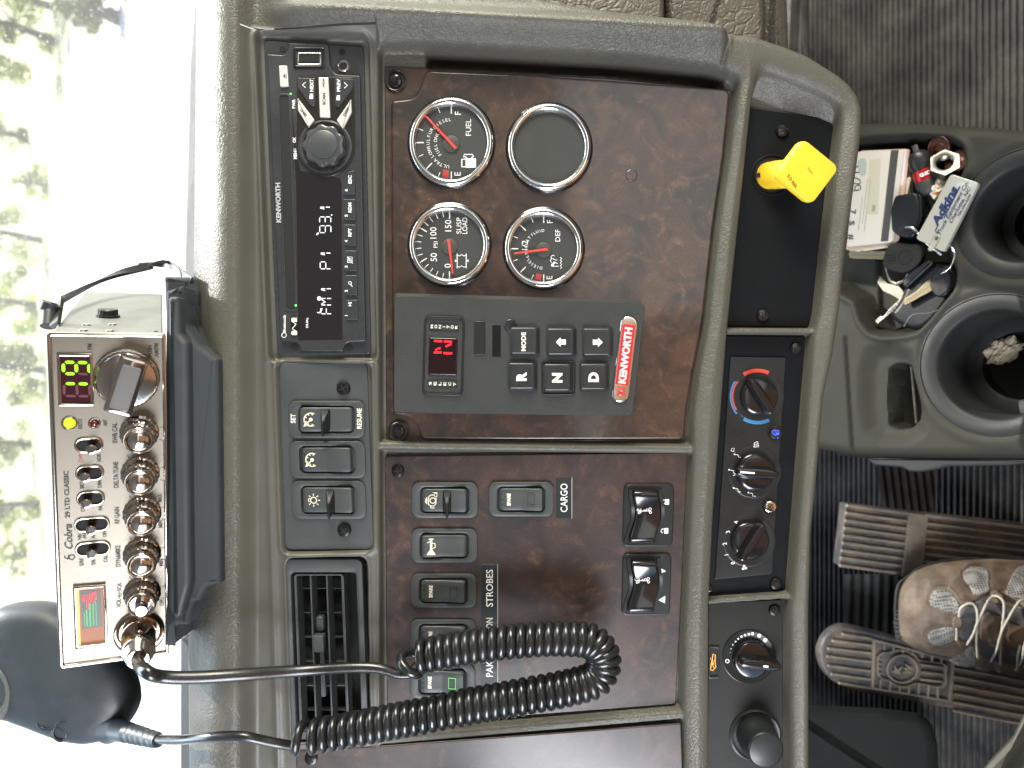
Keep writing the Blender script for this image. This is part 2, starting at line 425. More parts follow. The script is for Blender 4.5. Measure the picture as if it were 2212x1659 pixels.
def brushed(name, col, rough=.28):
    m, nt, b = M_(name); L = nt.links
    tc = nd(nt, 'ShaderNodeTexCoord'); mp = nd(nt, 'ShaderNodeMapping'); mp.inputs['Scale'].default_value = (40, 900, 900)
    n = nd(nt, 'ShaderNodeTexNoise'); n.inputs['Scale'].default_value = 3; n.inputs['Detail'].default_value = 4
    L.new(tc.outputs['Object'], mp.inputs['Vector']); L.new(mp.outputs[0], n.inputs['Vector'])
    mr = nd(nt, 'ShaderNodeMapRange'); mr.inputs['To Min'].default_value = rough-.1; mr.inputs['To Max'].default_value = rough+.16
    L.new(n.outputs['Fac'], mr.inputs['Value']); L.new(mr.outputs[0], b.inputs['Roughness'])
    b.inputs['Base Color'].default_value = (*col, 1); b.inputs['Metallic'].default_value = 1
    bp = nd(nt, 'ShaderNodeBump'); bp.inputs['Strength'].default_value = .12; bp.inputs['Distance'].default_value = .0002
    L.new(n.outputs['Fac'], bp.inputs['Height']); L.new(bp.outputs[0], b.inputs['Normal'])
    return m
def glow(name, col, s):
    m, nt, b = M_(name); b.inputs['Base Color'].default_value = (*[c*.3 for c in col], 1)
    b.inputs['Emission Color'].default_value = (*col, 1); b.inputs['Emission Strength'].default_value = s; b.inputs['Roughness'].default_value = .6
    return m
def dirty(name, base, dust, rough=.6, scale=45, lo=.42, hi=.62, bump=.3):
    """material with patches of dust or wear"""
    m, nt, b = M_(name); L = nt.links
    tc = nd(nt, 'ShaderNodeTexCoord')
    n = nd(nt, 'ShaderNodeTexNoise'); n.inputs['Scale'].default_value = scale; n.inputs['Detail'].default_value = 9; n.inputs['Roughness'].default_value = .7
    n2 = nd(nt, 'ShaderNodeTexNoise'); n2.inputs['Scale'].default_value = scale*14; n2.inputs['Detail'].default_value = 3
    for q in (n, n2): L.new(tc.outputs['Object'], q.inputs['Vector'])
    r = nd(nt, 'ShaderNodeMapRange'); r.inputs['From Min'].default_value = lo; r.inputs['From Max'].default_value = hi; L.new(n.outputs['Fac'], r.inputs['Value'])
    a = nd(nt, 'ShaderNodeMath', operation='MULTIPLY'); L.new(r.outputs[0], a.inputs[0])
    r2 = nd(nt, 'ShaderNodeMapRange'); r2.inputs['To Min'].default_value = .4; r2.inputs['To Max'].default_value = 1.3; L.new(n2.outputs['Fac'], r2.inputs['Value']); L.new(r2.outputs[0], a.inputs[1])
    mx = nd(nt, 'ShaderNodeMix', data_type='RGBA'); mx.inputs['A'].default_value = (*base, 1); mx.inputs['B'].default_value = (*dust, 1)
    L.new(a.outputs[0], mx.inputs['Factor']); L.new(mx.outputs['Result'], b.inputs['Base Color'])
    b.inputs['Roughness'].default_value = rough
    bp = nd(nt, 'ShaderNodeBump'); bp.inputs['Strength'].default_value = bump; bp.inputs['Distance'].default_value = .0005
    L.new(n2.outputs['Fac'], bp.inputs['Height']); L.new(bp.outputs[0], b.inputs['Normal'])
    return m
TAUPE = vinyl('taupe_vinyl', (.076, .072, .057), .47, 270, .34, .0006)
TAUPE_P = plain('taupe_plastic', (.074, .072, .060), .42, var=.08, bump=.25, bump_scale=1500)
VINYL_D = vinyl('dark_taupe_vinyl', (.10, .088, .066), .42, 120, .9, .0014)
PLAS = plain('charcoal_plastic', (.024, .026, .024), .5, var=.1, bump=.5, bump_scale=1800)
PLAS_S = plain('satin_black_plastic', (.014, .016, .016), .35, spec=.35, var=.1)
PLAS_G = plain('charcoal_switch_plastic', (.042, .048, .048), .45, var=.08, bump=.2, bump_scale=2500)
BLK = plain('matte_black', (.004, .005, .006), .5, spec=.15, var=.1, bump=.3, bump_scale=1600)
BLKG = plain('gloss_black', (.008, .008, .009), .16, coat=.3)
HOLE = plain('dark_hole', (.003, .003, .003), .8)
CHROME = plain('chrome', (.85, .85, .83), .07, metal=1)
CHROME_R = plain('radio_chrome', (.56, .51, .47), .12, metal=1)
CHROME_W = plain('warm_chrome', (.55, .47, .40), .12, metal=1)
STEEL = dirty('worn_steel', (.15, .14, .115), (.09, .08, .06), .35, 120); STEEL.node_tree.nodes['Principled BSDF'].inputs['Metallic'].default_value = .9
BRASS = plain('nickel_brass', (.12, .10, .065), .4, metal=1, bump=.3, bump_scale=900)
WOOD = burl('burl_wood_gloss', (.009, .005, .004), (.050, .023, .013), (.105, .053, .031), .11)
WOOD2 = burl('burl_wood_satin', (.014, .009, .008), (.042, .022, .016), (.105, .048, .032), .2)
WHITE = plain('white_print', (.72, .72, .70), .6)
CREAM = plain('cream_print', (.75, .72, .60), .6)
WOOD2.node_tree.nodes['Principled BSDF'].inputs['Coat Weight'].default_value = .5
SCREW = plain('black_screw', (.02, .02, .021), .25, metal=.6)
RUB = plain('cable_rubber', (.012, .013, .013), .27, spec=.6, var=.05)
# ================================================================== the dashboard shell
OUT = [(1262, 21), (1438, 45), (1520, 62), (1563, 79), (1600, 80), (1627, 84), (1691, 105), (1740, 125), (1777, 148), (1809, 168), (1833, 189), (1850, 214), (1858, 240), (1858, 262),
       (1855, 310), (1840, 420), (1825, 528), (1810, 674), (1796, 768), (1777, 858), (1763, 1022), (1750, 1150), (1745, 1316), (1745, 1800),
       (200, 1800), (200, -300), (1000, -300), (1110, -20), (1180, 6)]
WR = [(822, 104), (900, 103), (985, 108), (1371, 130), (1540, 150), (1592, 172), (1584, 220), (1571, 328), (1547, 492), (1525, 692), (1502, 810), (1491, 900), (1492, 985), (1481, 1207), (1473, 1371), (1470, 1520), (1476, 1800), (826, 1800)]
BR = [(1640, 161), (1700, 180), (1777, 213), (1810, 236), (1811, 262), (1794, 401), (1779.6, 528), (1763, 674), (1750, 728), (1730, 985), (1705, 1288), (1700, 1310), (1702, 1800),
      (1534, 1800), (1535, 1600), (1536, 1295), (1545, 1113), (1574, 731), (1587, 601), (1614, 346), (1627, 226)]
STO = [(556, 72), (795, 84), (812, 778), (586, 780)]
SWO = [(599, 783), (799, 786), (804, 1189), (614, 1194)]
VEO = [(622, 1208), (790, 1206), (797, 1600), (636, 1600)]
def build_dash():
    xs = np.concatenate([np.linspace(1.35, 0, 22), [2]*0])
    gx = np.arange(513, 1882, 2.6); gy = np.arange(-110, 1722, 3.0)
    s_ = np.linspace(1.3, 0, 36)
    nx = len(s_)+len(gx); X = np.zeros((len(gy), nx)); Y = np.repeat(gy[:, None], nx, 1); Z = np.zeros_like(X)
    xe = np.interp(gy, [-110, 300, 700, 1450, 1720], [425, 421, 417, 407, 409])
    for j, sv in enumerate(s_):
        a = sv*PI/2
        X[:, j] = 510-(510-xe)*np.sin(a); Z[:, j] = 34-130*(1-math.cos(a))
    kk = np.maximum(-Z[:, :len(s_)], 0)*PX/D0; X[:, :len(s_)] = 1106-(1106-X[:, :len(s_)])*(1+kk)
    X[:, len(s_):] = gx[None, :]
    x = X[:, len(s_):]; y = Y[:, len(s_):]
    sw, sb = sd_poly(x, y, fillet(WR, 14)), sd_poly(x, y, fillet(BR, 16))
    so = sd_poly(x, y, OUT)
    z = 34*(1-sm(516, 560, x))                                # nose of the padded top
    right = sm(806, 824, x)*1.0
    d = np.minimum(sw, sb)
    hump = 24*(1-np.exp(-np.maximum(d, 0)/15))
    topband = sm(74, 20, y)*sm(540, 640, x)
    topb = np.maximum(right*(sm(816, 822, x)), topband*.9)
    z = z+hump*topb
    z = z+40*np.exp(-((y-(50+(x-800)*.055))/27)**2)*sm(560, 760, x)*(1-sm(1540, 1580, x))
    # join where the two padded pieces meet
    z = z-9*np.exp(-((x-1566+(y-80)*.12)/5)**2)*(1-sm(120, 190, y))
    # recesses; shadow band along the wood's top edge is shaped as a deep channel
    z = np.where(x > 700, z*sm(-1.5, 8, sw)+(-26-62*sm(915, 925, x)*(1-sm(1560, 1575, x))*(1-sm(0, 3, y-(129+(x-827)*.046+((x-1320)*.09*(x > 1320))))))*(1-sm(-1.5, 8, sw)), z)
    ramp = np.clip((y-(150+(x-1640)*.42))/48, 0, 1); ramp = np.where(y > 330, 1, ramp)
    z = z*sm(-2, 9, sb)+(-34*ramp)*(1-sm(-2, 9, sb))
    # dividers between the panels
    for p0, p1, hw, pk in (((815, 963), (1497, 971), 13, 14), ((815, 1602), (1478, 1545), 16, 14), ((1570, 713), (1768, 714), 9, 8), ((1530, 1303), (1712, 1290), 9, 8)):
        dl = sd_line(x, y, [p0, p1]); k = 1-sm(hw*.35, hw, dl)
        z = z*(1-k)+np.maximum(z, pk-26+12)*k
    for poly, dep in ((STO, -14), (SWO, -12), (VEO, -90)):
        sp = sd_poly(x, y, fillet(poly, 16))
        z = z+3.5*np.exp(-((sp-7)/5)**2)
        z = z*sm(-1.5, 4, sp)+dep*(1-sm(-1.5, 4, sp))
    # soft line along the upper face
    z = z+4*np.exp(-((x-(552+.03*y))/7)**2)*(y > 60)
    # rolled outer edge
    t = np.clip((so+20)/20, 0, 1); z = z-26*(1-np.sqrt(1-np.clip(t, 0, .999)**2))
    z = np.where(so > 0, z-14*so-10, z)
    z = z-sm(0, -110, y)*25
    Z[:, len(s_):] = z
    keep = np.ones_like(X, bool); keep[:, len(s_):] = so < 15
    root = thing('dashboard', 'taupe grained vinyl truck dashboard with padded edges round the wood and black panels', 'dashboard', F.pt(1100, 830, -100))
    def sheet2(name, mat, X, Y, Z, keep, parent):
        O, ex, ey, ez = (np.array(v) for v in (F.O, F.ex, F.ey, F.ez))
        P = (O+X[..., None]*ex+Y[..., None]*ey+Z[..., None]*ez).reshape(-1, 3)-np.array(OFF[parent.name])
        ny, nx = X.shape; idx = np.arange(nx*ny).reshape(ny, nx)
        q = np.stack([idx[:-1, :-1], idx[1:, :-1], idx[1:, 1:], idx[:-1, 1:]], -1)
        k = keep[:-1, :-1] & keep[1:, :-1] & keep[1:, 1:] & keep[:-1, 1:]
        q = q[k]; used = np.unique(q); rm = np.zeros(nx*ny, int); rm[used] = np.arange(len(used))
        me = bpy.data.meshes.new(name); me.from_pydata(P[used].tolist(), [], rm[q].tolist())
        me.polygons.foreach_set('use_smooth', [True]*len(me.polygons)); me.update(); me.materials.append(mat)
        ob = bpy.data.objects.new(name, me); COL.objects.link(ob); ob.parent = parent; OFF[ob.name] = OFF[parent.name]
        return ob
    # split: padded vinyl, smooth moulded face
    smooth = np.zeros_like(X, bool)
    smooth[:, len(s_):] = ((x > 528) & (x < 824) & (y > 66))
    sheet2('padded_cover', TAUPE, X, Y, Z, keep & ~smooth | (np.roll(~smooth, 1, 1) & keep & smooth) | (np.roll(~smooth, -1, 1) & keep & smooth) | (np.roll(~smooth, -1, 0) & keep & smooth) , root)
    sheet2('moulded_face', TAUPE_P, X, Y, Z+.0, keep & smooth, root)
    # depth behind the face so that it is a body, not a sheet
    m = MB(); m.prism([(560, -90), (1180, 30), (1500, 90), (1700, 140), (1790, 200), (1815, 280), (1780, 600), (1735, 900), (1700, 1250), (1695, 1700), (560, 1700)], -420, -100, back=True)
    m.build('dash_core', HOLE, root)
    return root
DASH = build_dash()
def screw(parent, fr, x, y, r, z=0, mat=None, deg=20, name='screw', head=.45):
    m = MB(fr); m.lathe([(r, z), (r, z+r*head*.35), (r*.85, z+r*head*.8), (r*.5, z+r*head), (0, z+r*head*1.05)], x, y, 24)
    o = m.build(name, mat or SCREW, parent)
    h = MB(fr); a = math.radians(deg); zz = z+r*head*1.12+.15
    for b in (a, a+PI/2):
        c, s_ = math.cos(b), math.sin(b)
        h.poly([(x+c*r*.55-s_*r*.1, y+s_*r*.55+c*r*.1), (x+c*r*.55+s_*r*.1, y+s_*r*.55-c*r*.1), (x-c*r*.55+s_*r*.1, y-s_*r*.55-c*r*.1), (x-c*r*.55-s_*r*.1, y-s_*r*.55+c*r*.1)], zz+(.1 if b > a else 0))
    h.build('cross_slot', HOLE, o) if parent.parent is None else h.bm.free()
    return o
# ================================================================== wood panels
WZ = -18                                   # face height of the wood panels
r1 = thing('wood_panel', 'glossy dark burl wood panel holding the four chrome gauges', 'trim panel', F.pt(1200, 540, WZ))
m = MB(); m.prism(fillet([(827, 134), (1000, 143), (1320, 160), (1586, 186), (1571, 328), (1547, 492), (1525, 692), (1502, 810), (1486, 954), (1200, 957), (830, 956)], 6), -28, -22, 2)
m.build('base_flange', WOOD, r1)
P1 = [(918, 145), (1120, 154), (1320, 167), (1583, 187), (1569, 328), (1545, 492), (1523, 692), (1500, 805), (1487, 890), (1482, 951), (1130, 952), (908, 951), (903, 927), (884, 900), (846, 895), (843, 550), (842, 212), (893, 206), (908, 178)]
m = MB(); m.prism(fillet(P1, [14, 0, 0, 18, 0, 0, 0, 0, 0, 14, 0, 12, 14, 14, 8, 0, 10, 14, 14], 6), -23, WZ+4, 6, 5)
m.build('wood_face', WOOD, r1)
m = MB(); m.prism(circ(1366, 375, 13), WZ+3.5, WZ+6, 2); m.build('blanking_plug', WOOD, r1)
screw(r1, F, 851, 167, 15, -22, BLKG, 30); screw(r1, F, 858, 933, 14, -22, BLKG, 10)
for (x, y) in ((851, 167), (858, 933)):
    m = MB(); m.ringwall(circ(x, y, 24, 40), circ(x, y, 19, 40), -22, -17, 2); m.build('screw_well', BLKG, r1)
r2 = thing('wood_panel', 'satin burl wood panel with rocker switches and white on black word labels', 'trim panel', F.pt(1160, 1270, WZ))
m = MB(); m.prism(fillet([(828, 987), (1490, 980), (1480, 1207), (1472, 1371), (1464, 1529), (1150, 1553), (833, 1580)], [12, 3, 0, 0, 8, 0, 3]), -28, WZ, 2)
m.build('wood_face', WOOD2, r2); screw(r2, F, 857, 1019, 14, WZ, None, 80)
r3 = thing('wood_panel', 'burl wood panel cut off by the bottom edge of the picture', 'trim panel', F.pt(1160, 1640, WZ))
m = MB(); m.prism(fillet([(640, 1621), (832, 1610), (1471, 1562), (1476, 1720), (640, 1730)], 3), -4, 2, 2); m.build('wood_face', WOOD2, r3)
screw(r3, F, 673, 1637, 14, 2, None, 45)
# ================================================================== lower black panels
BZ = -26
def rbox(name, pts, r, z0, z1, bev, mat, parent, fr=None):
    m = MB(fr); m.prism(fillet(pts, r), z0, z1, bev); return m.build(name, mat, parent)
p1 = thing('lower_panel', 'black metal panel that carries the yellow brake knob', 'panel', F.pt(1690, 460, BZ))
rbox('panel_plate', [(1626, 223), (1796, 246), (1812, 258), (1794, 401), (1779, 528), (1762, 704), (1578, 702), (1587, 601), (1600, 474), (1614, 346)], [3, 14, 10, 0, 0, 3, 3, 0, 0, 0], -33, BZ, 1.5, BLK, p1)
screw(p1, F, 1699, 275, 15, BZ, BLKG, 60); screw(p1, F, 1656, 679, 14, BZ, BLKG, 60)
p2 = thing('heater_control', 'black heater panel with three dials and red and blue arcs', 'control panel', F.pt(1650, 1000, BZ))
rbox('panel_plate', [(1576, 724), (1750, 726), (1748, 760), (1728, 985), (1705, 1286), (1537, 1296), (1545, 1113), (1562, 880)], 4, -33, BZ, 1.5, BLK, p2)
rbox('raised_plate', [(1584, 770), (1706, 772), (1676, 1246), (1550, 1258)], 5, BZ, BZ+5, 2, PLAS_S, p2)
screw(p2, F, 1729, 751, 13, BZ, BLKG, 0); screw(p2, F, 1685, 1268, 14, BZ, SCREW, 30); screw(p2, F, 1540, 1279, 8, BZ, BLKG, 30)
p3 = thing('lower_panel', 'black panel with the dimmer dial and round socket at the bottom', 'panel', F.pt(1620, 1500, BZ))
rbox('panel_plate', [(1538, 1310), (1699, 1303), (1701, 1450), (1702, 1720), (1535, 1720)], 4, -33, BZ, 1.5, plain('warm_black_panel', (.013, .013, .011), .5, spec=.25, var=.1), p3)
screw(p3, F, 1682, 1326, 13, BZ, SCREW, 30)
m = MB(); m.ringwall(rrect(1538, 1404, 1561, 1476, 3), rrect(1541, 1409, 1557, 1470, 2), BZ, BZ+2.5, 1); m.build('indicator_frame', PLAS_S, p3)
AMBER = glow('amber_lamp', (1, .42, .06), 1.1)
m = MB(); z = BZ+2
m.stroke([(1541, 1456), (1547, 1421), (1552, 1424), (1551, 1438), (1553, 1450), (1546, 1458), (1541, 1456)], 1.5, z)
m.stroke([(1545, 1432), (1548, 1445), (1543, 1440), (1549, 1452)], 1.3, z+.1); m.stroke([(1540, 1436), (1542, 1430)], 1.2, z); m.stroke([(1540, 1448), (1541, 1443)], 1.2, z)
m.build('warning_lamp', AMBER, p3)
# ================================================================== dials on the black panels
def scoop(fr, parent, r, depth=7):
    m = MB(fr); m.lathe([(r, .3), (r*.96, 1.2), (r*.9, .8), (r*.55, -.5+.9)], 0, 0, 48); m.build('dial_ring', PLAS_S, parent)
def blade_knob(name, label, fr, r, ang, parent_extra=None, cat='control knob', group='turning knobs of the climate panel', lean=0, line=None, h=26):
    t = thing(name, label, cat, fr.pt(0, 0), group)
    scoop(fr, t, r*1.38)
    m = MB(fr); m.lathe([(r, .6), (r*.985, 7), (r*.93, 10), (r*.8, 11.5), (0, 12)], 0, 0, 48); m.build('knob_base', BLKG, t)
    k = fr.at(0, 0, 0, ang); m = MB(k)                        # grip blade along local x
    L = r*1.12; R_ = []
    for z, wd, ll in ((8, .40, .98), (16, .30, 1.0), (h-4, .24, .98), (h-1, .2, .95), (h, .12, .9)):
        ring = []
        for i in range(24):
            a = 2*PI*i/24; c, s_ = math.cos(a), math.sin(a)
            ring.append((L*ll*math.copysign(abs(c)**.6, c), r*wd*math.copysign(abs(s_)**.8, s_), z))
        R_.append(ring)
    m.rings(R_); m.build('grip', BLKG, t)
    if line:
        m = MB(k); m.prism(rrect(line[0]*r, -2+line[2], line[1]*r, 2+line[2], 1), h-2, h+.8, .3); m.build('pointer_mark', WHITE, t)
    return t
kf = F.at(1645, 857, BZ+5)
t = blade_knob('heater_dial', 'black temperature dial inside red and blue arcs', kf, 41, math.radians(57))
RED = plain('red_print', (.55, .045, .03), .5); BLUE = plain('blue_print', (.03, .17, .36), .5)
for mat, a0, a1, rr, wd, nm in ((RED, -122, -65, 57, 8, 'hot_arc'), (BLUE, 64, 122, 57, 8, 'cold_arc'), (BLUE, 140, 214, 59, 4, 'cold_arc'), (RED, 148, 218, 54.5, 3, 'hot_arc')):
    m = MB(kf); m.stroke(arc(-2, 0, rr, a0, a1, 24), wd, 1.3); m.build(nm, mat, t)
kf = F.at(1637, 1022, BZ+5)
t = blade_knob('heater_dial', 'black airflow dial with a white line in the middle of the heater panel', kf, 42, math.radians(4), line=(-.95, -.2, 0))
m = MB(kf)
def person_icon(m, x, y, s=1):
    m.flat(circ(x-6*s, y-1*s, 2*s, 10), 1.4); m.stroke([(x-3*s, y), (x+3*s, y+1*s), (x+3.5*s, y+6*s), (x+9*s, y+7*s)], 1.5*s, 1.5)
person_icon(m, -50, -4); person_icon(m, -40, 36); person_icon(m, -8, 46); person_icon(m, -39, -38, .9)
m.stroke([(-2, -54), (-1, -64), (6, -67), (8, -55), (-2, -54)], 1.3, 1.5); m.stroke([(0, -60), (8, -62)], 1.2, 1.6); m.stroke([(1, -57), (9, -58)], 1.2, 1.6)
m.stroke([(-52, -46), (-50, -52), (-45, -52), (-46, -45), (-52, -46)], 1.2, 1.5)
m.stroke([(-45, 2), (-43, 6), (-48, 8)], 1.4, 1.5); m.stroke([(-35, 42), (-32, 46)], 1.4, 1.5); m.stroke([(-3, 52), (2, 54)], 1.4, 1.5)
m.build('airflow_symbols', WHITE, t)
kf = F.at(1625, 1172, BZ+5)
t = blade_knob('heater_dial', 'black fan dial ringed by the figures 0 to 4', kf, 42, math.radians(-58))
m = MB(kf)
for s_, x, y in (('0', -36, 49), ('1', -50, 31), ('2', -54, 7), ('3', -47, -19), ('4', -29, -40)): m.text(s_, x, y, h=9, z=1.4, bold=.01, deg=-100)
for a in (0, 120, 240):
    a = math.radians(a+20); m.flat(circ(-11+3.5*math.cos(a), 59+3.5*math.sin(a), 3, 10), 1.4+a*.01)
m.build('fan_figures', WHITE, t)
# small push buttons
def push(x, y, label, icon_mat, kind):
    fr = F.at(x, y, BZ+5); t = thing('push_button', label, 'push button', fr.pt(0, 0), 'round push buttons of the heater panel')
    m = MB(fr); m.lathe([(16, 0), (16, 1.5), (13.5, 1.8), (13, .8)], 0, 0, 32, cap=False); m.build('collar', BLKG, t)
    m = MB(fr); m.lathe([(12.8, 0), (12.8, 5), (12, 6.5), (10, 7.2), (0, 7.4)], 0, 0, 32); m.build('cap', PLAS_S if kind else CHROME, t)
    m = MB(fr)
    if kind:
        m.stroke([(-8, -5), (-4, -7), (6, -5), (6, 2), (-2, 4), (-8, -1), (-8, -5)], 1.6, 8); m.stroke([(-4, -3), (1, -3), (1, 1), (-3, 1)], 1.2, 8.1); m.flat(circ(3, 1, 2.4, 10), 8.2); m.flat(circ(4, 10, 1.3, 8), 7.6)
    else:
        for a in (0, 60, 120):
            c, s_ = math.cos(math.radians(a+15)), math.sin(math.radians(a+15)); m.stroke([(-9*c, -9*s_), (9*c, 9*s_)], 1.5, 7.8+a*.001)
            for q in (-1, 1): m.stroke([(6*c*q-3*s_, 6*s_*q+3*c), (4*c*q, 4*s_*q), (6*c*q+3*s_, 6*s_*q-3*c)], 1.2, 7.9)
    m.build('symbol', icon_mat, t)
push(1681, 937, 'small round button with a glowing blue symbol below the temperature dial', glow('blue_lamp', (.04, .08, 1), 1.6), 1)
push(1669, 1097, 'small round silvery button with a snowflake beside the fan dial', BLKG, 0)
# dimmer dial
kf = F.at(1626, 1428, BZ)
t = thing('dimmer_dial', 'black dimmer dial ringed by white dots that grow in size', 'control knob', kf.pt(0, 0))
m = MB(kf); m.lathe([(59, 0), (59, 2), (57, 3), (55.5, 2), (30, 2)], 0, 0, 64); m.build('dial_ring', PLAS_S, t)
m = MB(kf); m.lathe([(42, 2), (41, 10), (38, 14), (34, 15), (0, 15)], 4, 3, 48); m.build('knob_base', BLKG, t)
g = kf.at(4, 4, 0, math.radians(6)); m = MB(g)
R_ = []
for z, wd, ll in ((12, 15, 1.1), (24, 12, 1.12), (34, 10.5, 1.1), (39, 9, 1.05), (40.5, 5, .98)):
    ring = []
    for i in range(24):
        a = 2*PI*i/24; c, s_ = math.cos(a), math.sin(a)
        ring.append((8+(38 if c < 0 else 44)*ll*math.copysign(abs(c)**.6, c), wd*math.copysign(abs(s_)**.8, s_), z))
    R_.append(ring)
m.rings(R_); m.build('grip', BLKG, t)
m = MB(g); m.prism(rrect(14, -2.2, 25, 2.2, .8), 38, 41.5, .3); m.build('pointer_mark', WHITE, t)
m = MB(kf)
for x, y, r in ((-42, -10, .7), (-40, -18, 1), (-36, -27, 1.4), (-30, -34, 1.9), (-24, -40, 2.2), (-17, -45, 2.6), (-9, -48, 2.9), (-1, -50, 3.2), (7, -51, 3.6), (22, -47, 4.6), (35, -37, 5.2)): m.flat(circ(x, y, r, 16), 2.6)
m.ringwall(circ(-48, 9, 4.6, 24), circ(-48, 9, 2.9, 24), 2.2, 2.9, .2)
m.build('dial_marks', WHITE, t)
# round socket with its cap
kf = F.at(1640, 1600, BZ)
t = thing('power_socket', 'round black capped power socket in the bottom corner of the dash', 'socket', kf.pt(0, 0))
m = MB(kf); m.lathe([(57, 0), (57, 3), (53, 5), (50, 4), (46, 4)], 0, 0, 56); m.build('collar', PLAS_S, t)
m = MB(kf); m.lathe([(43, 0), (42, 30), (39.5, 34), (38, 60), (38, 66), (36, 69), (33, 70), (0, 70)], 0, 0, 56); m.build('cap', PLAS_S, t)
# ================================================================== yellow knob
kf = F.at(1679, 372, BZ)
YEL = plain('yellow_plastic', (.74, .47, .02), .42, var=.05, bump=.15, bump_scale=900)
t = thing('yellow_pull_handle', 'square bright yellow pull knob on a stubby stem', 'pull knob', kf.pt(0, 0))
m = MB(kf); m.lathe([(46, -4), (46, 1.2), (43, 2), (41, .5), (38, -4)], -3, -1, 40, cap=False); m.build('bezel', BLK, t)
m = MB(kf); m.lathe([(37, .3), (0, .4)], -3, -1, 40); m.build('shaft_hole', HOLE, t)
s2 = Fr(kf.pt(-8, 0), kf.ex, kf.ey, kf.ez-kf.ex*0)
# the knob points down towards the driver: its stem leans
ax = (F.ez*1.0+F.ex*.66+F.ey*.18).normalized()*PX
kx = (F.ex-ax*F.ex.dot(ax)/ax.dot(ax)).normalized()*PX; ky = F.ey
kk = Fr(kf.pt(-8, 0), F.ex*.96, F.ey, ax)
m = MB(kk)
m.lathe([(30, -6), (30, 14), (31, 15), (31, 44), (28, 48), (27, 92)], 0, 0, 48, cap=False)
m.build('stem', YEL, t)
m = MB(kk); m.prism(rrect(-38, -5, -24, 5, 1), 5, 11, 1); m.build('stem_notch', HOLE, t)
m = MB(kk.at(0, 0, 0, math.radians(38)))
rr0 = rrect(-50, -50, 50, 50, 15, 6)
R_ = []
for k_, z in ((.62, 74), (.9, 80), (.98, 84), (1.0, 88), (1.0, 92), (.985, 95), (.95, 97), (.85, 97.6), (.45, 96.6)): R_.append([(x*k_, y*k_, z) for x, y in rr0])
m.rings(R_, cap0=True); m.build('knob_head', YEL, t)
m = MB(kk); m.text('TO REL', -36, 20, h=7, L=34, z=98.6, deg=45+8, bold=.01); m.text('PUSH', 4, -2, h=4, L=14, z=97.6, deg=50); m.build('lettering', plain('knob_print', (.05, .035, .0), .7), t)
# ================================================================== four round gauges
DIAL = plain('gauge_face', (.028, .029, .027), .55, var=.12, bump=.2, bump_scale=1400)
HUBM = plain('gauge_hub', (.04, .041, .036), .5)
NEEDLE = plain('red_needle', (.85, .05, .035), .4, emit=(.9, .04, .03), es=.12)
REDP = plain('dark_red_print', (.38, .03, .03), .5)
def bezel(fr, rx, ry, root, flat=False):
    sy = ry/rx; m = MB(fr)
    prof = [(rx+4, -1), (rx+4, 1.5), (rx+1, 3)]
    m.lathe(prof+[(rx, 2.5)], 0, 0, 80, sy=sy, cap=False); m.build('gasket', BLKG, root)
    m = MB(fr)
    w = 15.5; pr = []
    for i in range(17):
        a = PI*i/16; pr.append((rx-w/2+math.cos(a)*w/2, 3+9*math.sin(a)+ (6*(i/16) if i > 8 else 0)*0))
    pr += [(rx-w-1, 1)]
    m.lathe(pr, 0, 0, 96, sy=sy, cap=False); m.build('chrome_bezel', CHROME, root, sharp=80)
def dial_text(m, s, r, a_mid, h, spread, z, bold=.0, sy=1):
    """letters set along an arc; angle measured in degrees clockwise from picture-left"""
    n = len(s)
    for i, c in enumerate(s):
        if c == ' ': continue
        a = math.radians(a_mid+(i-(n-1)/2)*spread)
        m.text(c, -r*math.cos(a), -r*math.sin(a)*sy, h=h, z=z, deg=-90+math.degrees(a), bold=bold, res=2)
def tick(m, a, r0, r1, w, z, sy=1):
    a = math.radians(a); c, s_ = -math.cos(a), -math.sin(a)
    m.stroke([(c*r0, s_*r0*sy), (c*r1, s_*r1*sy)], w, z)
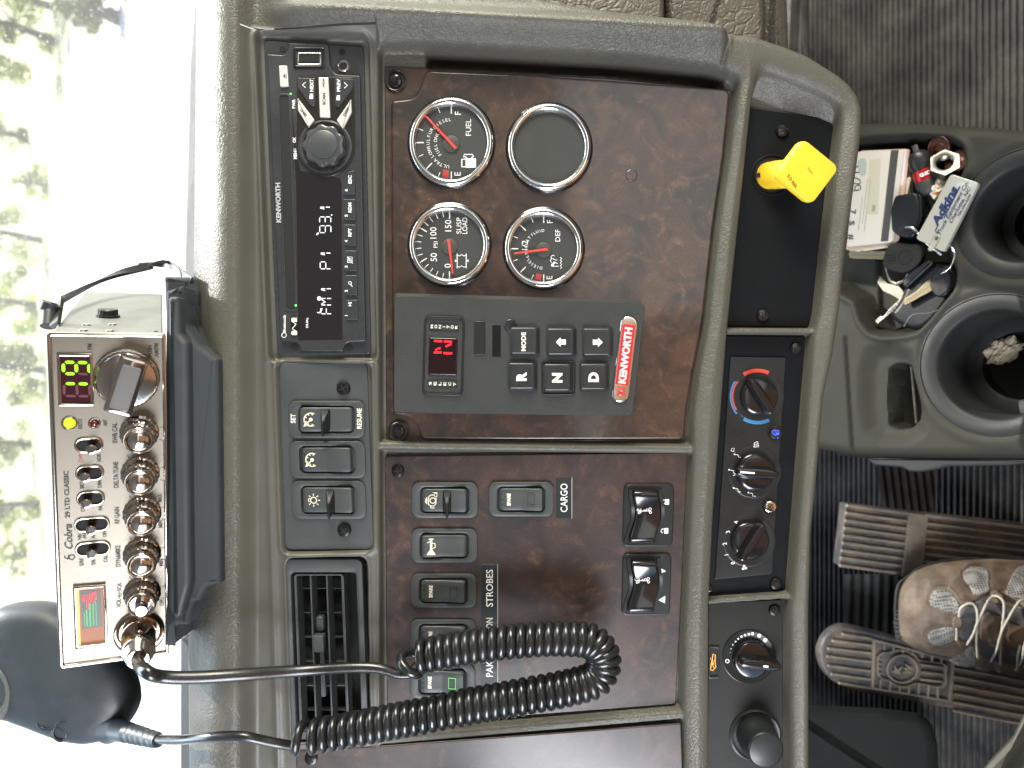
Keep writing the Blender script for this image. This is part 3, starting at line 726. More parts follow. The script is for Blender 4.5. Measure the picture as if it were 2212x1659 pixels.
def gauge(x, y, rx, ry, label, kind):
    fr = F.at(x, y, WZ+4); t = thing('gauge', label, 'gauge', fr.pt(0, 0), 'chrome ringed round gauges in the wood panel')
    bezel(fr, rx, ry, t); sy = ry/rx; ri = rx-13.5
    m = MB(fr); m.lathe([(ri+2, 1.2), (0, 1.3)], 0, 0, 64, sy=sy); m.build('dial_face', DIAL, t)
    if kind is None: return t
    q = ri/76.0
    m = MB(fr); m.lathe([(18*q, 1.3), (17.5*q, 3.4), (16*q, 4), (0, 4)], 0, 3*q, 40); m.build('needle_hub', HUBM, t)
    g = fr.at(0, 0, 0); m = MB(g); z = 1.9
    if kind in ('fuel', 'def'):
        # angle 0 points to picture-left; negative turns towards the picture bottom (E), positive to the top (F)
        for a, r0, w in ((-90, 58, 2.4), (-68, 64, 1.6), (-45, 58, 2.4), (-22, 64, 1.6), (0, 58, 2.4), (22, 64, 1.6), (45, 58, 2.4), (68, 64, 1.6), (90, 58, 2.4)):
            tick(m, a, r0*q, 73*q, w*q, z, sy)
        m.text('E', 13*q, 66*q, h=13*q, z=z, bold=.0); m.text('F', 14*q, -62*q, h=13*q, z=z, bold=.0)
        if kind == 'fuel':
            m.text('FUEL', 36*q, -32*q, h=11*q, L=35*q, z=z)
            dial_text(m, 'ULTRA', 49*q, -64, 6.8*q, 8.6, z, sy=sy); dial_text(m, 'LOW', 49*q, -26, 6.8*q, 8.6, z, sy=sy); dial_text(m, 'SULFUR', 49*q, 11, 6.8*q, 8.6, z, sy=sy); dial_text(m, 'DIESEL', 46*q, 64, 6.8*q, 8.8, z, sy=sy)
            dial_text(m, 'FUEL', 34*q, -27, 6.8*q, 12, z, sy=sy); dial_text(m, 'ONLY', 34*q, 25, 6.8*q, 12, z, sy=sy)
            m.prism(rrect(30*q, 33*q, 52*q, 53*q, 2), z-.3, z+.1); m.stroke([(34*q, 34*q), (30*q, 30*q), (26*q, 30*q), (27*q, 25*q), (44*q, 25*q), (47*q, 29*q), (42*q, 32*q)], 2.2*q, z+.1)
            m.stroke([(30*q, 35*q), (22*q, 35*q), (22*q, 51*q), (30*q, 51*q)], 2.6*q, z+.05)
            na, nl, tail = 47, 80, 14
        else:
            m.text('DEF', 32*q, -30*q, h=11*q, L=27*q, z=z); m.text('1/2', -43*q, -8*q, h=14*q, L=22*q, z=z)
            dial_text(m, 'DIESEL', 44*q, -58, 6.4*q, 9.4, z, sy=sy); dial_text(m, 'EXHAUST', 41*q, 6, 6.4*q, 10.5, z, sy=sy); dial_text(m, 'FLUID', 41*q, 69, 6.4*q, 9.4, z, sy=sy)
            m.stroke([(41*q, 42*q+0*i) if 0 else ((38+(3 if i % 2 else 0))*q, (46-3.3*i)*q) for i in range(9)], 1.5*q, z)
            m.stroke([(18*q, 40*q), (34*q, 40*q)], 1.4*q, z); m.stroke([(24*q, 30*q), (32*q, 34*q)], 1.4*q, z); m.stroke([(24*q, 25*q), (31*q, 26*q)], 1.4*q, z)
            m.flat(circ(20*q, 37*q, 3.4*q, 14), z+.05); m.flat(circ(24*q, 32*q, 2.6*q, 14), z+.05); m.stroke(arc(20*q, 27*q, 4.5*q, 100, 330, 10), 1.4*q, z)
            m.stroke(arc(21*q, 19*q, 4*q, 100, 330, 10), 1.4*q, z)
            na, nl, tail = -7, 68, 8
        m.build('dial_marks', WHITE, t)
        m = MB(g); m.flat([(-6*q, 72*q*sy), (-19*q, 69*q*sy), (-17*q, 56*q), (-5*q, 59*q)], 1.6); m.build('empty_zone', REDP, t)
    else:
        for i in range(16):
            a = -90+12*i; big = i % 5 == 0; tick(m, a, (58 if big else 63)*q, 73*q, (2.4 if big else 1.6)*q, z, sy)
        m.text('0', -4*q, 46*q, h=14*q, z=z); m.text('50', -35*q, 27*q, h=14*q, z=z); m.text('100', -36*q, -27*q, h=14*q, z=z); m.text('150', -3*q, -43*q, h=14*q, z=z)
        m.text('PSI', -31*q, -1*q, h=9*q, z=z); m.text('SUSP', 21*q, -43*q, h=11*q, L=36*q, z=z); m.text('LOAD', 34*q, -43*q, h=11*q, L=36*q, z=z)
        w_ = 1.7*q
        m.stroke([(17*q, 52*q), (17*q, 19*q)], w_, z); m.stroke([(37*q, 52*q), (37*q, 19*q)], w_, z)
        for yy in (47, 22): m.stroke([(17*q, yy*q), (22*q, (yy+2.5)*q), (27*q, (yy-1)*q), (32*q, (yy+2.5)*q), (37*q, yy*q)], w_, z+.05)
        m.flat([(17*q, 35*q), (12*q, 38*q), (12*q, 32*q)], z); m.flat([(37*q, 35*q), (42*q, 32*q), (42*q, 38*q)], z)
        m.build('dial_marks', WHITE, t); na, nl, tail = -97, 62, 14
    a = math.radians(na); c, s_ = -math.cos(a), -math.sin(a); m = MB(g)
    y0 = 3*q
    m.prism([(-s_*-2.6*q-c*tail*q, y0+c*-2.6*q-s_*tail*q), (-s_*2.6*q-c*tail*q, y0+c*2.6*q-s_*tail*q), (c*nl*q-s_*1.2*q, y0+s_*nl*q+c*1.2*q), (c*nl*q+s_*1.2*q, y0+s_*nl*q-c*1.2*q)], 4.6, 7, 0, back=True)
    m.build('needle', NEEDLE, t); return t
gauge(974, 304, 92, 97, 'chrome ringed fuel gauge with its red needle near three quarters', 'fuel')
gauge(1187, 315, 91, 95, 'blank chrome ringed gauge opening with an empty dark face', None)
gauge(970, 527, 88, 89, 'chrome ringed suspension load gauge numbered 0 to 150', 'susp')
gauge(1175, 535, 86, 87, 'chrome ringed exhaust fluid gauge with its needle at one half', 'def')
# ================================================================== gear selector keypad
hz = 26
t = thing('gear_selector', 'charcoal push button gear selector box with red digital letter and red badge', 'gear selector', F.pt(1120, 770, WZ))
m = MB(); bp = [(851, 631), (1380, 646), (1390, 655), (1362, 898), (851, 893)]; tp = [(856, 643), (1382, 658), (1389, 664), (1362, 894), (855, 889)]
A, B = fillet(bp, 5), fillet(tp, 5)
m.rings([[(x, y, WZ+3) for x, y in A], [(x, y, hz-2) for x, y in B], [(x*.999+1.1, y*.999+.77, hz-.6) for x, y in B], [(x*.997+3.3, y*.997+2.3, hz) for x, y in B], [(x*.994+6.6, y*.994+4.6, hz) for x, y in B]])
m.build('housing', PLAS, t)
g = F.at(960, 770, hz, math.radians(1.6))                     # window
def lx(px, py): return g.loc(px, py)
m = MB(g); m.ringwall(rrect(-43, -84, 44, 84, 12, 6), rrect(-38, -79, 39, 79, 9, 6), 0, 4, 1.6); m.build('window_frame', PLAS_S, t)
m = MB(g); m.prism(rrect(-38, -79, 39, 79, 9, 6), 0, .8, 0); m.build('window_plate', PLAS, t)
m = MB(g); m.prism(rrect(-31, -38, 30, 40, 4), .8, 4, 1.5); m.build('display', plain('display_tint', (.012, .004, .005), .12, coat=.4), t)
LEDR = glow('red_led', (1, .004, .02), 1.3)
m = MB(g)
m.stroke([(-20, -31.5), (-3, -31)], 4.5, 4.4); m.stroke([(1, -31), (18, -30)], 4.5, 4.4); m.stroke([(-20, -7), (-3, -7.5)], 4.5, 4.4); m.stroke([(1, -6), (19, -6)], 4.5, 4.4)
m.stroke([(-17, -12), (-6, -17)], 4, 4.45); m.stroke([(5, -20), (17, -26)], 4, 4.45)
m.build('lit_letter', LEDR, t)
for nm, y0, s_ in (('plate', -62, 'MONITOR'), ('plate', 59, 'SELECT')):
    m = MB(g); m.ringwall(rrect(-31, y0-9, 31, y0+9, 3), rrect(-29, y0-7, 29, y0+7, 2), .8, 2, .4); p = m.build('word_plate', PLAS_S, t)
    m = MB(g)
    for i, c in enumerate(s_): m.text(c, -26+i*(52/(len(s_)-1)), y0, h=5.6, L=None if c == 'I' else 7.5, z=1.6, bold=.02)
    m.build('lettering', CREAM, p)
m = MB(); m.prism(rrect(1025, 696, 1049, 768, 5), hz, hz+2.5, 1.5); m.build('slot_cover', PLAS_S, t)
m = MB(); m.prism(rrect(1064, 705, 1082, 771, 1), hz, hz+.7, 0); m.build('sensor_window', BLKG, t)
m = MB(); m.lathe([(14, hz), (14, hz+1.5), (12.5, hz+2.6), (8, hz+1.6), (0, hz+1.4)], 1103, 706, 28); m.build('thumb_dimple', PLAS_S, t)
KEY = plain('rubber_key', (.018, .02, .02), .36, var=.15)
def key(x0, y0, x1, y1, s_, h=11):
    dx = 2
    base = rrect(x0, y0, x1, y1, 6); cx, cy = (x0+x1)/2, (y0+y1)/2
    if s_ == 'N':
        m = MB(); m.ringwall(rrect(x0-5, y0-5, x1+5, y1+5, 8), rrect(x0-2, y0-2, x1+2, y1+2, 6), hz, hz+3, 1); m.build('key_rim', PLAS_S, t)
    m = MB(); m.rings([[(x, y, hz) for x, y in base], [(x, y, hz+3) for x, y in base]]+[[(cx-3+(x-cx)*k, cy-1+(y-cy)*k, hz+z) for x, y in base] for k, z in ((.90, h-2.5), (.86, h-.8), (.80, h), (.6, h-.5), (.3, h-.9))])
    kb = m.build('key', KEY, t)
    m = MB()
    if s_ == 'MODE': m.text(s_, cx-3, cy+1, h=10, L=40, z=hz+h+.5, bold=.035)
    elif len(s_) == 1: m.text(s_, cx-3, cy, h=22, z=hz+h+.5, bold=.06)
    else:
        q = -1 if s_ == 'up' else 1; x = cx-2
        m.flat([(x+q*11, cy), (x+q*1, cy-10), (x+q*1, cy-5.5), (x-q*10, cy-5.5), (x-q*10, cy+5.5), (x+q*1, cy+5.5), (x+q*1, cy+10)], hz+h+.5)
    m.build('symbol', CREAM, kb)
key(1102, 708, 1165, 770, 'MODE'); key(1180, 710, 1243, 772, 'up'); key(1256, 710, 1321, 773, 'down')
key(1098, 783, 1160, 844, 'R'); key(1173, 785, 1236, 848, 'N'); key(1250, 785, 1312, 845, 'D')
a = math.atan2(859-696, 1334-1354); bf = F.at(1345, 777, hz, a)
m = MB(bf); m.prism(rrect(-92, -18, 92, 18, 17.5, 8), 0, 5, 3); bd = m.build('badge', CHROME, t)
m = MB(bf); m.prism(rrect(-74, -13.5, 55, 13.5, 3, 3), 5, 5.6, .3); m.build('red_field', plain('badge_red', (.62, .01, .018), .25, coat=.6), bd)
m = MB(bf.at(0, 0, 0, -PI/2-a)); gg = bf
m = MB(bf); m.text('KENWORTH', -8, 0, h=17, L=120, z=6.0, deg=180, bold=.06, shear=.0); m.build('lettering', plain('silver_print', (.75, .72, .74), .3, metal=.5), bd)
m = MB(bf)
m.stroke([(62, -8), (62, 8), (76, 8), (76, -8), (62, -8)], 1.6, 5.3); m.flat(circ(72, 0, 6.5, 20), 5.5); m.stroke([(60, -5), (78, -5)], 1.2, 5.35); m.stroke([(60, 5), (78, 5)], 1.2, 5.4)
m.build('emblem', plain('badge_red_dark', (.55, .01, .03), .3), bd)
m = MB(bf); m.ringwall(circ(72, 0, 5, 16), circ(72, 0, 4, 16), 5.6, 5.9, .1); m.build('emblem_ring', CHROME, bd)
# ================================================================== rocker switches
SH = plain('switch_gold', (.72, .68, .5), .5)
ICON = {}
def ic_cruise(m, x, y, z, s=1):
    m.stroke(arc(x, y, 14*s, 60, 300, 20), 2.4*s, z)
    for a in (75, 115, 155, 205, 245, 285):
        c, s_ = math.cos(math.radians(a)), math.sin(math.radians(a)); m.stroke([(x+13*s*c, y+13*s*s_), (x+9.5*s*c, y+9.5*s*s_)], 2.2*s, z+.05)
    m.flat(circ(x, y, 4*s, 16), z+.1); m.stroke([(x, y), (x-11*s, y+11*s)], 2.4*s, z+.12); m.flat([(x-12*s, y+9*s), (x-9*s, y+14*s), (x-15*s, y+15*s), (x-15*s, y+12*s)], z+.15)
def ic_lamp(m, x, y, z, s=1):
    m.stroke(arc(x, y, 6.5*s, 0, 360, 20), 2*s, z); m.stroke([(x-6*s, y-3*s), (x-11*s, y-3*s), (x-11*s, y+3*s), (x-6*s, y+3*s)], 1.8*s, z+.05)
    for a in (0, 45, 90, 135, 225, 270, 315):
        c, s_ = math.cos(math.radians(a)), math.sin(math.radians(a)); m.stroke([(x+9.5*s*c, y+9.5*s*s_), (x+14*s*c, y+14*s*s_)], 1.8*s, z)
def ic_engine(m, x, y, z, s=1):
    m.stroke([(x-7, y+9), (x-7, y-8), (x-2, y-12), (x+6, y-12), (x+6, y-9), (x+11, y-9), (x+11, y-15), (x+1, y-17), (x+12, y-17)], 1.8, z)
    m.stroke([(x-7, y+9), (x-2, y+12), (x+4, y+12), (x+9, y+7), (x+9, y-7)], 1.8, z+.03); m.stroke(arc(x+2, y, 6, 0, 360, 18), 1.8, z+.06)
    m.stroke([(x-11, y+8), (x-11, y-7)], 2, z); m.stroke([(x-3, y+12), (x-3, y+16), (x+6, y+16)], 1.8, z+.09); m.stroke([(x-14, y+5), (x-14, y-4)], 1.3, z)
def ic_horn(m, x, y, z, s=1):
    m.flat([(x-2.5, y-18), (x+2.5, y-18), (x+2.5, y+6), (x+9, y+15), (x+9, y+18), (x-9, y+18), (x-9, y+15), (x-2.5, y+6)], z); m.stroke([(x-8, y-9), (x-2, y-12)], 2, z+.05)
    m.stroke([(x+2, y-8), (x+8, y-7), (x+9, y+1), (x+3, y+4)], 2.2, z+.05); m.flat([(x-5, y-18), (x+5, y-18), (x+5, y-15), (x-5, y-15)], z+.1)
def ic_spare(m, x, y, z, s=1): m.text('SPARE', x, y, h=8.5, L=27, z=z, bold=.05)
def rocker(x0, y0, x1, y1, label, icon, z0, kind='plain', group='rocker switches of the dash', shear=0.0, tiltdir=1, words=None, name='rocker_switch', led=None):
    cx, cy = (x0+x1)/2, (y0+y1)/2; W, H = x1-x0, y1-y0
    base = F.at(cx, cy, z0); fr = Fr(base.O, base.ex, base.ey+base.ex*shear, base.ez)
    t = thing(name, label, 'switch', fr.pt(0, 0), group)
    w2, h2 = W*.365, H*.37
    m = MB(fr)
    o = rrect(-W/2, -H/2, W/2, H/2, 17, 6); inn = rrect(-w2, -h2, w2, h2, 11, 6)
    m.ringwall(o, inn, 0, 6, 2.2, zin=1); m.build('bezel', PLAS_G, t)
    m = MB(fr); m.prism(inn, .4, 1, 0); m.build('well', HOLE, t)
    # rocker body: two lobes that meet at a shallow angle
    m = MB(fr); a, b = (w2-4 if kind != 'up' else w2-6), (h2-3.5)
    xs = [-a, -a+3, -a+9, -a*.5, -2, 2, a*.5, a-8, a-3, a]
    hi, lo = (16, 6) if tiltdir > 0 else (7, 15)
    def hz_(x): return (lo+(hi-lo)*((x+a)/(2*a)))-3.2*math.exp(-(x/9)**2)*1+(2.2*(x/a)**2)
    R_ = []
    for i, x in enumerate(xs):
        k = {0: .86, 1: .96, 9: .86, 8: .96}.get(i, 1); hh = hz_(x)*(.55 if i in (0, 9) else .9 if i in (1, 8) else 1)
        prof = [(-b*k, 0), (-b*k, hh-2.5), (-b*k+.8, hh-.8), (-b*k+2.8, hh), (-b*k*.5, hh-.5), (0, hh-.7), (b*k*.5, hh-.5), (b*k-2.8, hh), (b*k-.8, hh-.8), (b*k, hh-2.5), (b*k, 0)]
        R_.append([(x, yy, zz) for yy, zz in prof])
    m.rings(R_, cap0=True, cap1=True, close=False); rb = m.build('rocker', PLAS_G, t, sharp=50)
    def top(x): return hz_(x)+.35
    m = MB(fr)
    tl = fr.tilt('y', 0)
    ix = -w2*.52
    if icon:
        # print follows the slope of the lobe
        sl = (hz_(ix+6)-hz_(ix-6))/12
        tf = Fr(fr.pt(ix, 0, hz_(ix)+.7), fr.ex+fr.ez*sl, fr.ey, fr.ez); m.fr = tf
        icon(m, 0, 0, 0.5); m.build('symbol', SH if icon is not ic_spare else CREAM, rb)
    else: m.bm.free()
    if kind == 'paddle':
        p = fr.at(4 if tiltdir > 0 else -4, 0, 0)
        m = MB(p); g_ = []
        for (xx, yy, zz, ww, hh) in ((0, -b+3, 12, 10, 8), (1, -2, 26, 8, 10), (2, b-6, 40, 6, 13)): pass
        # thin blade standing out of the rocker, wider at its free edge
        m.rings([[(-9, -b+4, 6), (14, -b+4, 6), (14, b-2, 6), (-9, b-2, 6)], [(-5, -b+6, 14), (9, -b+6, 14), (9, b, 14), (-5, b, 14)], [(0, -6, 28), (6, -6, 28), (6, b+5, 28), (0, b+5, 28)], [(1, 2, 37), (6, 2, 37), (6, b+9, 37), (1, b+9, 37)], [(2, 3, 39), (5, 3, 39), (5, b+8, 39), (2, b+8, 39)]])
        bmesh.ops.bevel(m.bm, geom=m.bm.edges[:], offset=PX*1.2, segments=2, affect='EDGES'); m.build('paddle', PLAS_S, t)
    else:
        m = MB(fr)
        for yy in (-.66, -.25, .2, .62): m.lathe([(2.2, 0), (1.8, 1.3), (0, 1.8)], -a+6, yy*b, 10, fr=Fr(fr.pt(0, 0, hz_(-a+7)-.4), fr.ex, fr.ey, fr.ez))
        m.build('grip_dots', PLAS_G, rb)
        m = MB(fr); xx = a*.45; zz = hz_(xx)
        if icon is ic_spare or kind == 'lamp':
            tf = Fr(fr.pt(xx, 0, zz+.5), fr.ex+fr.ez*((hz_(xx+6)-hz_(xx-6))/12), fr.ey, fr.ez); m.fr = tf
            m.ringwall(rrect(-8, -12, 8, 12, 1), rrect(-7.2, -11.2, 7.2, 11.2, .5), 0, .7, .1); m.build('lamp_window', glow('green_lamp', (.1, .6, .1), 1.2) if led else PLAS, rb)
        else: m.bm.free()
    if words:
        for s_, xx, L in words:
            m = MB(fr); m.text(s_, xx, -2, h=10.5, L=L, z=6.6, bold=.02); m.build('lettering', CREAM, t)
    return t
sp = thing('switch_panel', 'charcoal plastic panel with three rocker switches and two screws', 'switch panel', F.pt(700, 985, -10))
sh = .035
pf = Fr(F.at(700, 986, -10).O, F.ex, F.ey+F.ex*sh, F.ez)
m = MB(pf); m.prism(rrect(-93, -203, 99, 203, 14, 6), -3, 4, 2); m.build('panel_plate', PLAS_G, sp)
screw(sp, F, 741, 839, 15, -6, SCREW, 60, head=.5); screw(sp, F, 743, 1146, 15, -6, SCREW, 45, head=.5)
rocker(622, 866, 788, 946, 'upper rocker switch with a short lever between the words SET and RESUME', ic_cruise, -7, 'paddle', words=(('SET', -72, 20), ('RESUME', 71, 44)), tiltdir=-1)
rocker(624, 953, 789, 1033, 'plain rocker switch with a speed dial symbol between the two levered switches', ic_cruise, -7, 'up', shear=sh)
rocker(628, 1039, 790, 1121, 'levered rocker switch with a sun shaped lamp symbol', ic_lamp, -7, 'paddle', shear=sh)
rocker(887, 1044, 1032, 1121, 'levered rocker switch with an engine symbol in the burl wood', ic_engine, WZ, 'paddle')
rocker(1055, 1043, 1197, 1118, 'rocker switch marked SPARE beside the CARGO label', ic_spare, WZ, 'lamp')
rocker(886, 1145, 1031, 1219, 'rocker switch with a cream horn symbol', ic_horn, WZ, 'plain', tiltdir=-1)
rocker(885, 1243, 1029, 1317, 'rocker switch marked SPARE beside the STROBES label', ic_spare, WZ, 'lamp')
rocker(884, 1343, 1029, 1417, 'rocker switch mostly hidden behind the upper run of the coiled cable', ic_spare, WZ, 'lamp')
rocker(883, 1441, 1026, 1515, 'rocker switch with a green lamp seen between the two runs of coiled cable', ic_spare, WZ, 'lamp', led=1)
# two tall rockers at the foot of the wood
def saddle(x0, y0, x1, y1, label, kind):
    cx, cy = (x0+x1)/2, (y0+y1)/2; fr = Fr(F.at(cx, cy, WZ).O, F.ex, F.ey-F.ex*.03, F.ez)
    t = thing('saddle_switch', label, 'switch', fr.pt(0, 0), 'saddle shaped rocker switches at the foot of the wood panel')
    W, H = x1-x0, y1-y0
    m = MB(fr); m.prism(rrect(-W/2, -H/2, W/2, H/2, 13, 6), 0, 6, 2.5); m.build('base_plate', PLAS_S, t)
    m = MB(fr); bx = -7; hw = 27; n = 22; L = 56
    def zc(y): u = y/L; return 9+9*u*u+7*max(0, u)+(2 if kind else 0)
    R_ = []
    for i in range(n+1):
        u = -1+2*i/n; y = u*L; xo = 5*math.cos(u*PI)-3*u; hh = zc(y)*(.5 if i in (0, n) else .9 if i in (1, n-1) else 1); w = hw*(.9 if i in (0, n) else 1)
        R_.append([(bx+xo-w, y, 6), (bx+xo-w, y, 6+hh-3), (bx+xo-w+1, y, 6+hh-1), (bx+xo-w+4, y, 6+hh), (bx+xo, y, 6+hh-1), (bx+xo+w-4, y, 6+hh), (bx+xo+w-1, y, 6+hh-1), (bx+xo+w, y, 6+hh-3), (bx+xo+w, y, 6)])
    m.rings(R_, cap0=True, close=False); m.build('rocker', BLKG, t, sharp=60)
    m = MB(fr)
    for s_ in (-1, 1):
        R_ = []
        for i in range(n+1):
            u = -1+2*i/n; y = u*(L+2); xo = 5*math.cos(u*PI)-3*u; x = bx+xo+s_*(hw+5.5); hh = 4+5*math.exp(-((u+.45)/.3)**2)
            R_.append([(x-4.5, y, 6), (x-3.5, y, 6+hh), (x+3.5, y, 6+hh), (x+4.5, y, 6)])
        m.rings(R_, cap0=True, close=False)
    m.build('side_rails', PLAS_S, t, sharp=60)
    m = MB(fr); z = 6+9
    for (x, y, r) in ((-18, -14, 3), (-16, -8, 2.5), (-4, -13, 2), (2, -14, 3), (8, -16, 3.4), (9, -9, 3)): m.ringwall(circ(bx+x, y, r, 10), circ(bx+x, y, r-1.2, 10), z+1.2, z+2.4, .1)
    m.stroke([(bx-16, -12), (bx+8, -12)], 1.6, z+2.4); m.stroke([(bx-12, -7), (bx-12, -17)], 1.6, z+2.5); m.build('symbol', WHITE, t)
    m = MB(fr); m.ringwall(rrect(bx-10, 16, bx+6, 36, 1), rrect(bx-9.2, 16.8, bx+5.2, 35.2, .5), 14, 16.5, .1); m.build('lamp_window', PLAS, t)
    m = MB(fr); xr = W/2-19
    if kind == 0:
        for y, op in ((-30, 0), (33, 1)):
            m.flat(rrect(xr-1, y-6, xr+8, y+6, 1), 6.6); m.stroke([(xr-1, y-4), (xr-5, y-4), (xr-8, y-1), (xr-8, y+1), (xr-5, y+4), (xr-1-(3 if op else 0), y+4)], 1.9, 6.65)
            m.stroke([(xr+2, y), (xr+6, y)], 1, 6.7)
    else:
        m.flat([(xr-8, -22), (xr-8, -38), (xr+7, -30)], 6.6); m.flat([(xr+7, 24), (xr+7, 40), (xr-8, 33)], 6.6)
    m.build('side_symbols', WHITE, t)
saddle(1348, 1048, 1458, 1184, 'saddle shaped rocker switch with two white padlocks on its base', 0)
saddle(1346, 1199, 1452, 1334, 'saddle shaped rocker switch with two white triangles on its base', 1)
# ================================================================== word labels
LBL = plain('label_tape', (.018, .026, .026), .25, coat=.4)
def word_label(x0, y0, x1, y1, words, label):
    t = MB(); t.prism(rrect(x0, y0, x1, y1, .5), WZ+.1, WZ+1, .3); o = t.build('word_label', LBL, label=label, category='label', group='printed word labels on the wood')
    for s_, cy, h, L in words:
        m = MB(); m.text(s_, (x0+x1)/2, cy, h=h, L=L, z=WZ+1.5, bold=.008); m.build('lettering', WHITE, o)
    m = MB(); m.prism(rrect(x1-1, y0, x1+.4, y1, 0), WZ+.2, WZ+1.5, 0); m.build('pale_edge', plain('tape_edge', (.35, .36, .33), .5), o)
word_label(1202, 1034, 1237, 1123, (('CARGO', 1078, 15.5, 62),), 'black tape label reading CARGO')
word_label(1039, 1223, 1075, 1525, (('STROBES', 1275, 15, 81), ('ON', 1352, 15, 24), ('PAK', 1451, 15, 35)), 'long black tape label reading STROBES and running behind the coiled cable')
# ================================================================== air vent
t = thing('air_vent', 'grey louvred air vent at the foot of the upper dash face', 'air vent', F.pt(705, 1400, -20))
vf = Fr(F.at(705, 1403, -4).O, F.ex, F.ey+F.ex*.038, F.ez)
m = MB(vf); m.ringwall(rrect(-86, -195, 84, 195, 14, 6), rrect(-71, -166, 70, 180, 8, 6), -6, 4, 3, zin=-70); m.build('vent_frame', PLAS_G, t)
m = MB(vf); m.prism(rrect(-74, -180, 74, 190, 2), -86, -84, 0); m.build('duct', HOLE, t)
for i, x in enumerate((-62, -30, 5, 38)):
    m = MB(vf); R_ = [[(x-1.6, -158, -2), (x+1.6, -158, -2), (x+5, -158, -36), (x+2, -158, -36)], [(x-1.6, 178, -2), (x+1.6, 178, -2), (x+5, 178, -36), (x+2, 178, -36)]]
    m.rings(R_, cap0=True); m.build('louvre', PLAS_G, t)
m = MB(vf); m.ringwall(rrect(-66, -162, 42, 182, 8, 5), rrect(-62, -158, 38, 178, 6, 5), -8, -1, 1); m.build('louvre_frame', PLAS_G, t)
for y in range(-120, 180, 54):
    m = MB(vf); m.rings([[(-62, y-1, -40), (40, y-1, -40), (40, y+1, -40), (-62, y+1, -40)], [(-62, y+4, -66), (40, y+4, -66), (40, y+6, -66), (-62, y+6, -66)]], cap0=True); m.build('rear_vane', PLAS_G, t)
m = MB(vf); m.prism(rrect(-28, -30, -5, 6, 2), -14, 6, 2); m.prism(rrect(-26, -66, -8, -32, 6), -30, -12, 4); m.prism(rrect(-20, 6, -10, 110, 1), -24, -14, 1); m.build('vent_slider', PLAS_G, t)
# ================================================================== car stereo
STM = plain('stereo_plastic', (.030, .032, .034), .30, var=.12)
t = thing('car_stereo', 'black car radio with round tuning dial and lit station display', 'car stereo', F.pt(690, 420, -12))
sf = Fr(F.pt(0, 0, -12), F.ex, F.ey, F.ez)
m = MB(sf); m.prism(fillet([(567, 83), (784, 97), (800, 765), (596, 765)], 10), -8, 4, 2); m.build('mounting_plate', STM, t)
fp = [(577, 117), (614, 119), (622, 110), (624, 93), (706, 95), (711, 104), (712, 140), (724, 161), (778, 163), (790, 737), (752, 739), (744, 746), (741, 759), (649, 758), (647, 746), (640, 739), (606, 736)]
m = MB(sf); m.prism(fillet(fp, [4, 6, 6, 4, 4, 8, 16, 10, 4, 4, 6, 6, 4, 4, 6, 6, 4]), 4, 13, 2.5); m.build('faceplate', STM, t)
Z1 = 13
m = MB(sf); m.prism([(630, 215), (640, 400), (645, 735), (740, 733), (738, 400), (735, 386), (650, 370), (640, 330)], Z1, Z1+.6, 0); m.build('display_window', plain('display_glass', (.013, .011, .013), .13, coat=.4), t)
m = MB(sf); m.prism(rrect(604, 207, 626, 669, 5), Z1, Z1+.8, 0, fr=Fr(sf.pt(-6.8, 0), sf.ex, sf.ey+sf.ex*.034, sf.ez)); m.build('disc_slot', HOLE, t)
m = MB(sf); m.ringwall([(x-7+.034*y, y) for x, y in rrect(600, 203, 628, 673, 8)], [(x-7+.034*y, y) for x, y in rrect(604, 207, 624, 669, 6)], Z1, Z1+2.2, .8); m.build('slot_rim', STM, t)
m = MB(sf); m.flat(circ(629, 204, 1.8, 8), Z1+2.6); m.flat(circ(640, 660, 2, 8), Z1+2.6); m.build('slot_light', glow('green_slot_light', (.1, .9, .1), 3), t)
for x, y, r in ((608, 103.5, 7), (737, 109, 7.5), (633, 749, 8), (753, 750, 8)):
    m = MB(sf); m.lathe([(r, 4.4), (0, 4.6)], x, y, 20); m.build('screw_hole', HOLE, t)
m = MB(sf); m.lathe([(13, 4), (13, 6.5), (11.5, 7.5), (9, 7), (8, 5)], 740, 140, 32, cap=False); j = m.build('aux_socket', CHROME, t)
m = MB(sf); m.lathe([(8, 5), (0, 5)], 740, 140, 24); m.build('socket_bore', HOLE, j)
m = MB(sf); m.ringwall(rrect(634, 104, 701, 148, 4), rrect(640, 109, 696, 143, 3), Z1, Z1+3, 1.5); u = m.build('usb_frame', BLKG, t)
m = MB(sf); m.ringwall(rrect(643, 115, 694, 142, 3), rrect(646, 118, 691, 139, 2), Z1, Z1+2, .8); m.build('usb_port', CHROME, u)
m = MB(sf); m.prism(rrect(646, 118, 691, 139, 2), Z1, Z1+.5); m.prism(rrect(650, 130, 688, 134, 1), Z1+.5, Z1+1.6); m.build('port_well', HOLE, u)
SIL = plain('silver_button', (.62, .60, .55), .38, metal=.25); DK = plain('dark_print', (.02, .02, .02), .6)
def btn(pts, r, mat, texts, h=5, tm=None, name='button', extra=None):
    m = MB(sf); m.prism(fillet(pts, r), Z1, Z1+h, 1.4); b = m.build(name, mat, t)
    m = MB(sf)
    for s_, x, y, hh, L, deg in texts: m.text(s_, x, y, h=hh, L=L, z=Z1+h+.5, deg=deg, bold=.03)
    if extra: extra(m, Z1+h+.5)
    m.build('lettering', tm or WHITE, b)
btn([(604, 144), (622, 144), (625, 188), (607, 189)], 2, SIL, [], tm=DK, extra=lambda m, z: (m.flat([(613, 167), (618, 162), (618, 172)], z), m.stroke([(620, 162), (620, 172)], 1.2, z)))
m = MB(sf); cl = [(642, 166), (765, 168), (768, 300)]+arc(704, 318, 64, 0, 178, 20)+[(641, 300)]
